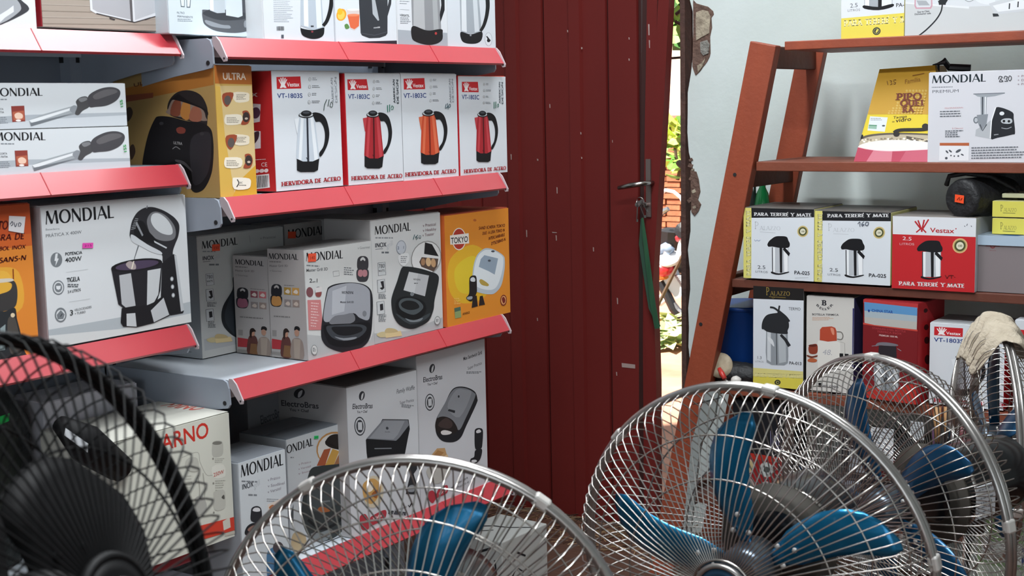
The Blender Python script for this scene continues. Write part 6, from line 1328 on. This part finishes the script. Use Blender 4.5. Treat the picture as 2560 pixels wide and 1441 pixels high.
mb = MB(); mb.tube([a0-E0, a0.lerp(a1,.5)-E0, a1-E0], [.0055,.0075,.006], mat('red_handle','#b8352e',.35), 10); mb.build('grip', e, True)
mb = MB(); mb.tube([a1-E0, a2-E0], [.0045,.003], CHW, 8); mb.build('tip', e, True)
p = ony(1838, 948, YF+.0); mb = MB(); mb.lathe([(.006,-.012),(.010,-.008),(.013,0),(.010,.008),(.006,.014)], mat('knob_white','#cfcac4',.4), (p.x, YF+.004, ZS4+.007), (1,.1,0), 14)
tag(mb.build('plastic_knob', None, True), 'little white plastic knob lying on the shelf beside the screwdriver', 'knob')  # small white plastic knob
# pale leaning panel behind the big fan
PALE = mat('pale_board', '#949a99', .6, noise=(10,.3,'#868d8c'))
q = [ony(x, y, YF-.05) for x, y in ((1792,985),(1842,968),(1825,1010),(1790,1140),(1768,1300),(1728,1300),(1738,1180),(1748,1110))]
e = empty('leaning_board', (q[5].x, YF-.05, 0), 'pale grey board leaning on the rack post behind the big fan', 'board'); E0 = Vector(e.location)
mb = MB(); q2 = [ony(x, y, YF-.05) for x, y in ((1762,985),(1800,968),(1792,1000),(1786,1045),(1750,1112),(1742,1180),(1724,1345),(1706,1345),(1728,1110))]
mb.prism([a-E0 for a in q2], (0,.012,0), PALE); o = mb.build('board', e); 
mb = MB(); 
for (x0,y0,x1,y1) in ((1765,1012,1843,995),(1750,1104,1760,1104)): mb.tube([ony(x0-33,y0,YF-.052)-E0, ony(x1-42,y1,YF-.052)-E0], .0015, DARK, 4)
mb.build('black_strap', e)
# hanging goods with price tags under the fourth shelf
def hang(px, py, w_, h_, m, name, label, cat, Y=YF-.02, tagw=None):
    p = ony(px, py, Y); e = empty(name, (p.x, Y, p.z), label, cat)
    return e
for i, (x, y, W_, H_) in enumerate(((2205,1120,.058,.10),(2293,1077,.034,.044))):
    p = ony(x, y, YF-.03); e = empty('price_card', p, ('tall','small')[i]+' printed price card hanging '+('left','right')[i]+' behind the guard of the turned fan', 'card', 'hanging price cards')
    label_on(e, (0,0,0), Vector((1,0,0)), Vector((0,0,1)), W_, H_, 'card', i)
    mb = MB(); mb.tube([(0,.002,H_/2),(0,.004,H_/2+.03)], .001, CHW, 5); mb.build('hook', e)
TOOL = mat('tool_metal', '#6b6e72', .35, .8); WH_ = mat('tan_handle', '#b58a5c', .5); PUR = mat('violet_handle', '#6b4a6e', .4)
r = random.Random(6)
for i in range(9):
    x = 2228+i*9 if i < 5 else 2258+i*4
for i, (x, y, l, m, nm) in enumerate(((2343,1062,.085,WH_,'wooden-handled'),(2368,1062,.085,WH_,'wooden-handled'),(2340,1105,.07,PUR,'violet-handled'),(2372,1108,.06,PUR,'violet-handled'),(2388,1100,.08,mat('white_handle','#c8c6cc',.4),'white-handled'),(2405,1105,.075,mat('maroon_handle','#6a2a35',.4),'maroon-handled'))):
    p = ony(x, y, YF-.01+.004*i); e = empty('hand_tool', p, '', 'tool', 'hand tools hanging under the fourth shelf')
    e['label'] = ('left ','right ','left ','right ','','')[i]+nm+' hand tool hanging under the fourth rack shelf'
    mb = MB(); mb.tube([(0,0,l*.5),(0,0,l*.1),(.001,0,-l*.5)], [.0085,.0095,.007], m, 10); mb.build('grip', e, True)
    mb = MB(); mb.tube([(0,0,-l*.5),(0,.0,-l*1.0)], .003, TOOL, 6); mb.build('shank', e, True)
    mb = MB(); mb.tube([(0,0,l*.5),(0,.006,l*.5+.02)], .0012, CHW, 5); mb.build('hook', e)
# combs of dark metal files
fl = empty('file_bundle', ony(2262,1100,YF-.01), 'bundle of thin dark metal rods hanging beside the price cards', 'tool'); 
for i in range(9):
    mb = MB(); x = -.045+i*.011; mb.tube([(x,0,.045),(x-.004,0,.03),(x,0,.0),(x,0,-.07)], .0022, TOOL, 5); mb.build('rod', fl)
# white wire basket right of the tools
bk = empty('wire_basket', ony(2490,1180,YF-.06), 'white wire basket under the fourth shelf at the right border', 'basket'); B0 = Vector(bk.location)
WW = mat('white_wire','#b9bdbd',.4)
mb = MB()
for i in range(12): x = -.075+i*.02; mb.tube([(x,0,-.06),(x,0,.115)], .0011, WW, 4)
for j in range(10): z = -.06+j*.0194; mb.tube([(-.08,-.001,z),(.15,-.001,z)], .0011, WW, 4)
mb.build('grid', bk)
mb = MB(); mb.tube([(-.08,0,.115),(.15,0,.115)], .0022, WW, 6); mb.tube([(-.08,0,-.06),(.15,0,-.06)], .0022, WW, 6); mb.build('edge_wire', bk)
# goods in and below the basket
def pack(name, label, px, py, Y, w_, h_, d_, col, cols=(), cat='box', z=None, seed=0):
    p = ony(px, py, Y); z = p.z if z is None else z
    e = empty(name, (p.x, Y, z), label, cat)
    mb = MB(); mb.box((0,0,0),(w_,d_,h_), cardm(col)); bevel(mb.build('carton', e), .002)
    mb = MB(); r = random.Random(seed)
    for k,(a,b,c_,d__,cc_) in enumerate(cols): 
        y = -.0004-.0001*k
        mb.add([(a*w_,y,b*h_),(c_*w_,y,b*h_),(c_*w_,y,d__*h_),(a*w_,y,d__*h_)], [(0,1,2,3)], ink(cc_))
    if cols: mb.build('front_print', e)
    return e
pack('tool_carton', 'dark carton with white and red print, on the lowest rack shelf behind the turned fan', 2100, 1270, YF+.03, .19, .20, .15, '#232329', ((.1,.1,.9,.3,'#3e4a58'),(.12,.55,.4,.85,'#8c8f95'),(.5,.5,.9,.8,'#6b2226')), z=ZS5)
pack('tool_carton', 'dark carton with a red panel at the right end of the lowest rack shelf', 2330, 1270, YF+.035, .13, .17, .15, '#1f2024', ((.1,.2,.9,.5,'#7c2a2e'),(.15,.6,.6,.8,'#9a9ca0')), z=ZS5)
pack('juicer_carton', 'green and white carton low at the right border, seen through the fans', 2440, 1390, YF-.33, .24, .20, .18, '#7f9a72', ((0,.0,1,.35,'#aab3a2'),(.05,.4,.6,.62,'#d3dad6'),(.4,.42,.55,.6,'#3a4a78'),(0,.62,1,1,'#7b9a6b')), z=.27)
pack('parts_carton', 'plain white carton under the green one near the right border', 2330, 1440, YF-.31, .34, .268, .22, '#b5b2aa', ((.1,.6,.5,.9,'#8e8c88'),), z=0)
# pink bow on a small grey pack behind the centre fan
pack('small_parts_pack', 'pale blue and grey pack right of the black and red carton', 2072, 1250, YF-.01, .07, .085, .08, '#7c8894', ((.1,.1,.6,.5,'#b8c3cc'),(.3,.55,.9,.9,'#54606e')), z=ZS5)
mb = MB(); p = ony(1978, 1272, YF-.0); mb.lathe([(.004,-.012),(.014,-.006),(.009,0),(.015,.007),(.004,.013)], mat('pink_plastic','#e0508a',.4), (p.x, YF-.004, ZS5+.012), (1,0,.2), 12); tag(mb.build('pink_ribbon_bow', None, True), 'small bright pink bow on the lowest rack shelf', 'bow')
# white carton with black brush strokes on the floor by the door
e = empty('floor_carton', (-2.165, 2.90, 0), 'white carton with black brush marks standing on the floor below the shelves', 'box', rz=radians(-4))
wd, dd, hh = .168, .20, .213
mb = MB(); mb.box((0,0,0),(wd,dd,hh), cardm('#b7b9b6')); bevel(mb.build('carton', e), .003)
mb = MB(); kk = ink('#24262a'); r = random.Random(12)
def stroke(face, pts, wdt):
    P3 = []
    for s, t in pts: P3.append(Vector((s*wd, -.0006, t*hh)) if face == 'f' else Vector((wd+.0006, s*dd, t*hh)) if face == 'r' else Vector((s*wd, t*dd, hh+.0006)))
    nr = Vector((0,-1,0)) if face == 'f' else Vector((1,0,0)) if face == 'r' else Vector((0,0,1))
    n_ = len(P3); L_ = []; R_ = []
    for i, p in enumerate(P3):
        d = (P3[min(i+1,n_-1)]-P3[max(i-1,0)]).normalized().cross(nr)*wdt/2*(1-.3*i/n_); L_.append(p-d); R_.append(p+d)
    mb = MB(); mb.add(L_+R_, [(i, i+1, n_+i+1, n_+i) for i in range(n_-1)], kk); mb.build('brush_mark', e)
stroke('t',[(.05,.3),(.35,.5),(.6,.55),(.95,.75)],.008); stroke('t',[(.2,.1),(.5,.35)],.006); stroke('f',[(.05,.78),(.3,.72),(.5,.8),(.8,.9)],.008); stroke('f',[(.1,.9),(.35,.93)],.007)
stroke('f',[(.85,.75),(.88,.55)],.006); stroke('f',[(.72,.7),(.76,.5)],.006); stroke('f',[(.4,.55),(.55,.5)],.005); stroke('r',[(.3,.8),(.5,.7)],.006); stroke('r',[(.2,.5),(.3,.6),(.45,.5)],.006)
# straw and debris on the floor
mb = MB(); r = random.Random(77)
ST = [mat('straw', '#8a6a4c', .9), mat('straw_dark', '#4a3226', .9), mat('straw_pale', '#a58a68', .9)]
for i in range(2600):
    x = r.uniform(-2.7,-1.2); y = r.uniform(2.35,3.74); l = r.uniform(.03,.13); a = r.gauss(.3,.9); z = .003+r.random()*.02
    p = Vector((x,y,z)); q = p+Vector((cos(a)*l, sin(a)*l, r.uniform(-.002,.012))); m_ = (p+q)/2+Vector((r.uniform(-.008,.008),r.uniform(-.008,.008),.006))
    q.z = max(q.z,.002); mb.tube([p,m_,q], .0009+r.random()*.0009, r.choice(ST), 3, cap=False)
tag(mb.build('straw_litter'), 'dry straw and shreds littering the floor in front of the door', 'straw', None, 'stuff')
# wooden plank on the floor below the shelf
mb = MB(); mb.box((-2.58,3.06,0),(-1.62,3.40,.045), mat('rough_plank','#5b3a2a',.8,noise=((4,40,40),.4,'#3c241b',8),bump=(60,.4))); o = mb.build('floor_plank'); bevel(o,.004); tag(o,'rough brown plank lying on the straw before the door','plank')
# ---------------------------------------------------------------- clutter behind the black fan on the lowest left shelf
DG = mat('dark_green_plastic', '#262b27', .45, noise=(12,.35,'#191d1a'), bump=(20,.6)); GP_ = mat('grey_film', '#9a9ca4', .28, coat=.5, noise=(14,.4,'#777a84'), bump=(25,.9))
p = onx(90, 985, XL-.02); e = empty('wrapped_appliance', (XL-.19, p.y-.02, ZL[3]), 'dark appliance wrapped in plastic with a green sticker, behind the black fan', 'appliance')
E0 = Vector(e.location)
mb = MB(); mb.lathe([(.05,0),(.14,.01),(.16,.12),(.155,.26),(.12,.31),(.06,.325)], DG, (0,-.05,0), (0,.05,1), 26)
r = random.Random(1)
for q_ in mb.v: q_ += Vector((r.uniform(-.004,.004),r.uniform(-.005,.005),0)); q_.x = q_.x*.45
mb.build('body', e, True)
pz = onx(8, 1050, XL-.11)-E0; mb = MB(); mb.prism([pz+Vector((.0,-.012,-.008)),pz+Vector((0,.010,-.004)),pz+Vector((0,.012,.009)),pz+Vector((0,-.008,.007))],(.002,0,0), ink('#22c45a')); mb.build('green_sticker', e)
p = onx(70, 1200, XL+.08); e = empty('film_wrapped_blender', (XL-.035, p.y-.06, ZL[3]), 'grey film-wrapped jug with black base lying low at the left border', 'blender')
mb = MB(); mb.lathe([(.05,.0),(.07,.004),(.075,.10),(.066,.18),(.03,.2)], GP_, (.0,-.03,.003), (.0,.12,1), 24)
for q_ in mb.v: q_ += Vector((r.uniform(-.003,.003),r.uniform(-.004,.004),r.uniform(-.003,.003)))
mb.build('jug', e, True)
a0 = onx(215,1110,XL+.075); mb = MB(); a0 = a0-Vector(e.location)
mb.tube([a0+Vector((0,-.05,.045)), a0+Vector((0,0,.0)), a0+Vector((0,.07,-.06))], [.014,.033,.024], BLKP, 12); mb.build('base', e, True)
mb = MB(); q = onx(191,1108,XL+.15)-Vector(e.location); mb.prism([q+Vector((0,-.022,.017)),q+Vector((0,.020,-.020)),q+Vector((0,.022,-.006)),q+Vector((0,-.019,.028))],(.001,0,0), LBL); mb.build('label', e)
# ================================================================ outdoors, seen through the gap of the door
SAND = mat('sandy_ground', '#b98f78', .95, noise=(3, .35, '#8d5a45', 8), bump=(12, .5))
mb = MB(); mb.box((-14, WY+.15, -.12), (6, 16, -.004), SAND); struct(mb.build('ground_outside'), 'sunlit reddish sandy ground outside the door')
BR = mat('orange_brick', '#a5694a', .9, noise=(14, .35, '#8a5038', 6), bump=(40, .5)); MORT = mat('brick_mortar', '#6d4a3a', .95)
BY = 9.5; bx0, bx1 = -5.35, -4.25
bw = empty('brick_wall', ((bx0+bx1)/2, BY, 0), 'low orange brick wall across the yard, seen through the door gap', 'wall'); BO = Vector(bw.location)
mb = MB(); mb.box((bx0-.6-BO.x, .02, 0), (bx1+.6-BO.x, .22, 1.20), MORT); mb.build('mortar_core', bw)
bm0 = MB(); bm0.box((-.118, -.014, 0), (.118, .05, .037), BR); proto = None
rb = random.Random(2)
for j in range(27):
    for i in range(8):
        x = bx0-.35+i*.25+(.125 if j % 2 else 0)-BO.x
        if proto is None: proto = bm0.build('brick', bw); b = proto
        else: b = proto.copy(); COL.objects.link(b); b.parent = bw
        b.location = (x, rb.uniform(-.008, .006), .003+j*.0442)
CAPM = mat('wall_coping', '#8b6f60', .9)
mb = MB(); mb.box((bx0-.6-BO.x, -.05, 1.2), (bx1+.6-BO.x, .28, 1.255), CAPM); mb.build('coping', bw)
CREAM = mat('cream_render', '#e9dcc2', .9, noise=(2, .3, '#e2d2b4'))
hs = empty('house', (-5.6, 12.2, 0), 'sunlit cream house wall beyond the brick wall', 'building')
mb = MB(); mb.box((-2.2, 0, 0), (2.2, .3, 2.45), CREAM); mb.build('house_wall', hs); mb = MB(); mb.box((-2.3, -.04, 2.45), (2.3, .5, 2.5), mat('eave_board','#c7b7a0',.8)); mb.build('eave', hs)
# leaves
LEAF = mat('leaf_green', '#6f9a3d', .5, noise=(9, .35, '#4d7a2c')); LEAFY = mat('leaf_yellow_green', '#b8c95a', .5); LEAFD = mat('leaf_dark_green', '#3f6a30', .5)
BARK = mat('bark', '#5d4a38', .9, noise=(20, .3, '#43352a'))
def leafmesh(m, l=.09, w=.035):
    mb = MB(); mb.add([(0,0,0),(w*.8,l*.3,.006),(w,l*.55,.004),(0,l,-.008),(-w,l*.55,.004),(-w*.8,l*.3,.006),(0,l*.5,-.004)], [(0,1,6),(1,2,6),(2,3,6),(3,4,6),(4,5,6),(5,0,6)], m)
    return mb
def plant(name, label, base, pts, mats_, size, seed, stem_r=.008, kind='plant', stems=None):
    r = random.Random(seed); e = empty(name, base, label, kind); B0 = Vector(base)
    for st in stems or []:
        mb = MB(); mb.tube([Vector(p)-B0 for p in st], [stem_r*(1-.6*i/(len(st)-1)) for i in range(len(st))], BARK, 6); mb.build('stem', e)
    protos = []
    for m in mats_: protos.append(None)
    for p in pts:
        k = r.randrange(len(mats_))
        if protos[k] is None: protos[k] = leafmesh(mats_[k], size, size*.36).build('leaf', e); o = protos[k]
        else: o = protos[k].copy(); COL.objects.link(o); o.parent = e
        o.location = Vector(p)-B0; o.rotation_euler = (r.uniform(1.8, 4.0), r.uniform(-.8, .8), r.uniform(0, 6.28)); s = r.uniform(.7, 1.35); o.scale = (s, s, s)
    return e
r = random.Random(21)
YP = 7.0
pp = []
for cx, cy, sx, sy, n in ((1694,345,18,26,34),(1712,322,10,20,20),(1688,395,16,28,26),(1708,420,12,18,12),(1672,318,8,12,8)):
    for _ in range(n): pp.append(ony(cx+r.gauss(0,sx*.7), cy+r.gauss(0,sy*.7), YP+r.uniform(-.25,.25)))
g0 = ony(1668,800,YP)
plant('leafy_shrub', 'sunlit yellow-green shrub in front of the brick wall', (onz(1745,800,0).x, YP, 0), pp, [LEAF, LEAFY, LEAFY], .085, 5, .012, 'plant', [[(onz(1745,800,0).x,YP,0),ony(1745,560,YP),ony(1712,440,YP),ony(1696,330,YP)],[ony(1694,450,YP),ony(1706,400,YP),ony(1712,320,YP)],[ony(1694,420,YP),ony(1686,360,YP),ony(1674,315,YP)]])
pp = []
YT = 5.6
for cx, cy, sx, sy, n in ((1712,96,10,10,7),(1700,104,7,8,5),(1700,14,14,10,16),(1718,40,8,14,10),(1714,158,6,5,3)):
    for _ in range(n): pp.append(ony(cx+r.gauss(0,sx*.6), cy+r.gauss(0,sy*.6), YT+r.uniform(-.3,.3)))
tb = ony(1760,400,YT)
TREE = plant('tree', 'tree with broad dark green leaves hanging above the door gap', (tb.x, YT, 0), pp, [LEAFD, LEAF, LEAFD], .12, 8, .05, 'tree', [[(tb.x,YT,0),(tb.x+.02,YT,1.2),ony(1752,60,YT),ony(1720,-40,YT),ony(1690,-80,YT)],[ony(1752,60,YT),ony(1722,30,YT),ony(1702,8,YT)],[ony(1748,80,YT),ony(1722,70,YT),ony(1700,95,YT)]])
# loose branch stub beside the wall
mb = MB(); mb.tube([ony(1698,408,WY+.35),ony(1716,420,WY+.3),ony(1728,436,WY+.26)], [.012,.014,.018], BARK, 7)
_b = mb.build('branch', TREE, True); _b.location = -Vector(TREE.location)
# dry leaves and husks on the ground
HUSK = mat('dry_husk', '#c2c48a', .8, noise=(8, .35, '#9fae74')); HUSK2 = mat('green_husk', '#8fae76', .8)
hp = empty('husk_heap', (onz(1680,840,0).x, 6.9, 0), 'heap of pale green and yellow husks lying on the ground', 'leaves', ); HO = Vector(hp.location)
pr = [None, None]
for i in range(90):
    px = r.uniform(1640,1716); py = r.uniform(804,872) if px > 1665 else r.uniform(835,872)
    P = onz(px, py, .02); k = r.random() < .3
    if pr[k] is None: pr[k] = leafmesh(HUSK2 if k else HUSK, .22, .035).build('husk', hp); o = pr[k]
    else: o = pr[k].copy(); COL.objects.link(o); o.parent = hp
    o.location = P-HO+Vector((0,0,r.uniform(0,.05))); o.rotation_euler = (r.uniform(-.4,.5), r.uniform(-.4,.4), r.uniform(0,6.28))
# motorcycle (rear end) in the yard
BLK = mat('black_plastic', '#1b1b1e', .4); TYRE = mat('tyre_rubber', '#232225', .8); STEEL = mat('steel', '#9a9a9c', .3, .9); REDP = mat('red_plastic', '#c4262b', .3, coat=.4); WHT = mat('white_plastic', '#dfe3e8', .35); BLUE = mat('pale_blue_sheet', '#c3d4e4', .5); ORG = mat('orange_lens', '#d98a3c', .3)
YM_ = 7.6
m0 = ony(1690,800,YM_)
mo = empty('motorcycle', (m0.x, YM_, 0), 'red and black motorcycle seen from behind through the door gap', 'motorcycle'); MO = Vector(mo.location)
Q = lambda x, y, dy=0: ony(x, y, YM_+dy)-MO
def mp(mb, n, sm=False): return mb.build(n, mo, sm)
wc = Q(1712,760); 
def wheel(c, R, name):
    mb = MB(); ax = Vector((1,.35,0)).normalized()
    a = Vector((0,0,1)); b = ax.cross(a).normalized()
    mb.tube([c+(a*sin(t)+b*cos(t))*R for t in (2*pi*i/24 for i in range(24))], .045, TYRE, 8, closed=True); w = mp(mb, name)
    for k in range(8): mm = MB(); t = 2*pi*k/8; mm.tube([c, c+(a*sin(t)+b*cos(t))*(R-.04)], .004, STEEL, 4); mm.build('spoke', w)
    mm = MB(); mm.lathe([(.04,-.05),(.05,0),(.04,.05)], STEEL, c, ax, 12); mm.build('hub', w)
wheel(Vector((Q(1718,740).x, .1, .29)), .25, 'rear_wheel'); wheel(Vector((Q(1718,740).x-.30, 1.15, .29)), .25, 'front_wheel')
mb = MB(); mb.lathe([(.02,0),(.05,.02),(.062,.05),(.055,.08),(.02,.09)], REDP, Q(1660,676)+Vector((0,0,-.02)), (.3,-.6,.8), 16); mp(mb, 'tail_light', True)
mb = MB(); mb.tube([Q(1646,690),Q(1668,686)+Vector((0,-.02,0))], .03, ORG, 8); mp(mb, 'lens')
mb = MB(); mb.lathe([(.02,-.01),(.07,0),(.08,.015),(.07,.03),(.02,.04)], WHT, Q(1672,652), (.1,-.5,.85), 18); mp(mb, 'seat_cover', True)
mb = MB(); mb.lathe([(.02,-.06),(.07,-.04),(.085,.01),(.07,.06),(.02,.08)], mat('helmet_dark','#34363a',.35), Q(1706,662,.1), (0,0,1), 16); mp(mb, 'helmet', True)
mb = MB(); a1, b1, c1, d1 = Q(1655,700), Q(1688,672), Q(1713,735), Q(1690,748)
mb.prism([a1, d1, c1, b1], (0, .02, .01), BLUE); mp(mb, 'number_plate')
mb = MB(); mb.tube([Q(1650,706),Q(1668,738),Q(1684,772),Q(1700,795)], [.028,.03,.03,.02], BLK, 8); mp(mb, 'shock_absorber')
mb = MB()
for t in range(8):
    p = Q(1700,690).lerp(Q(1716,716), t/7); mb.tube([p+Vector((.03*cos(u), .03*sin(u), 0)) for u in (2*pi*i/8 for i in range(8))], .007, STEEL, 4, closed=True)
mp(mb, 'coil_spring')
mb = MB(); mb.tube([Q(1684,760),Q(1696,775),Q(1716,790)], .018, STEEL, 7); mb.tube([Q(1688,765),Q(1682,785),Q(1674,798)], .014, BLK, 7); mp(mb, 'foot_rest')
mb = MB(); mb.tube([Q(1640,748),Q(1652,742),Q(1664,752),Q(1650,762)], .015, WHT, 6); mp(mb, 'exhaust_bracket')
mb = MB(); mb.lathe([(.02,0),(.08,.02),(.09,.2),(.02,.22)], BLK, Q(1652,612)+Vector((0,.1,-.12)), (.1,0,1), 12); mp(mb, 'rear_bag')
mb = MB(); mb.tube([Q(1648,628),Q(1664,618),Q(1680,630)], .03, mat('blue_grey_cloth','#8296b0',.7), 7); mb.tube([Q(1664,640),Q(1672,612)], .02, WHT, 6); mp(mb, 'cloth_bundle', True)
mb = MB(); mb.tube([Q(1694,648),Q(1702,610),Q(1708,582)], .016, WHT, 7); mb.tube([Q(1704,652),Q(1710,615),Q(1714,585)], .014, WHT, 7); mp(mb, 'fork_tube')
mb = MB(); mb.tube([Q(1692,598),Q(1704,594),Q(1716,600)], .02, REDP, 7); mp(mb, 'handlebar_band')
mb = MB(); mb.tube([Q(1650,486,.3),Q(1664,476,.3),Q(1684,480,.3),Q(1702,494,.3),Q(1713,518,.3),Q(1714,560,.3),Q(1713,612,.3),Q(1712,700,.3)], .012, WHT, 8)
wp = mb.build('white_pipe', None, True); wp.location = MO; tag(wp, 'bent white metal pipe arching above the motorcycle', 'pipe')
mb = MB(); mb.tube([Q(1652,536),Q(1660,528),Q(1671,522)], [.014,.018,.014], STEEL, 8); mp(mb, 'mirror_stem')
mb = MB(); mb.lathe([(.015,0),(.05,.01),(.05,.03),(.015,.04)], BLK, Q(1710,578), (0,-1,.3), 12); mp(mb, 'mirror')
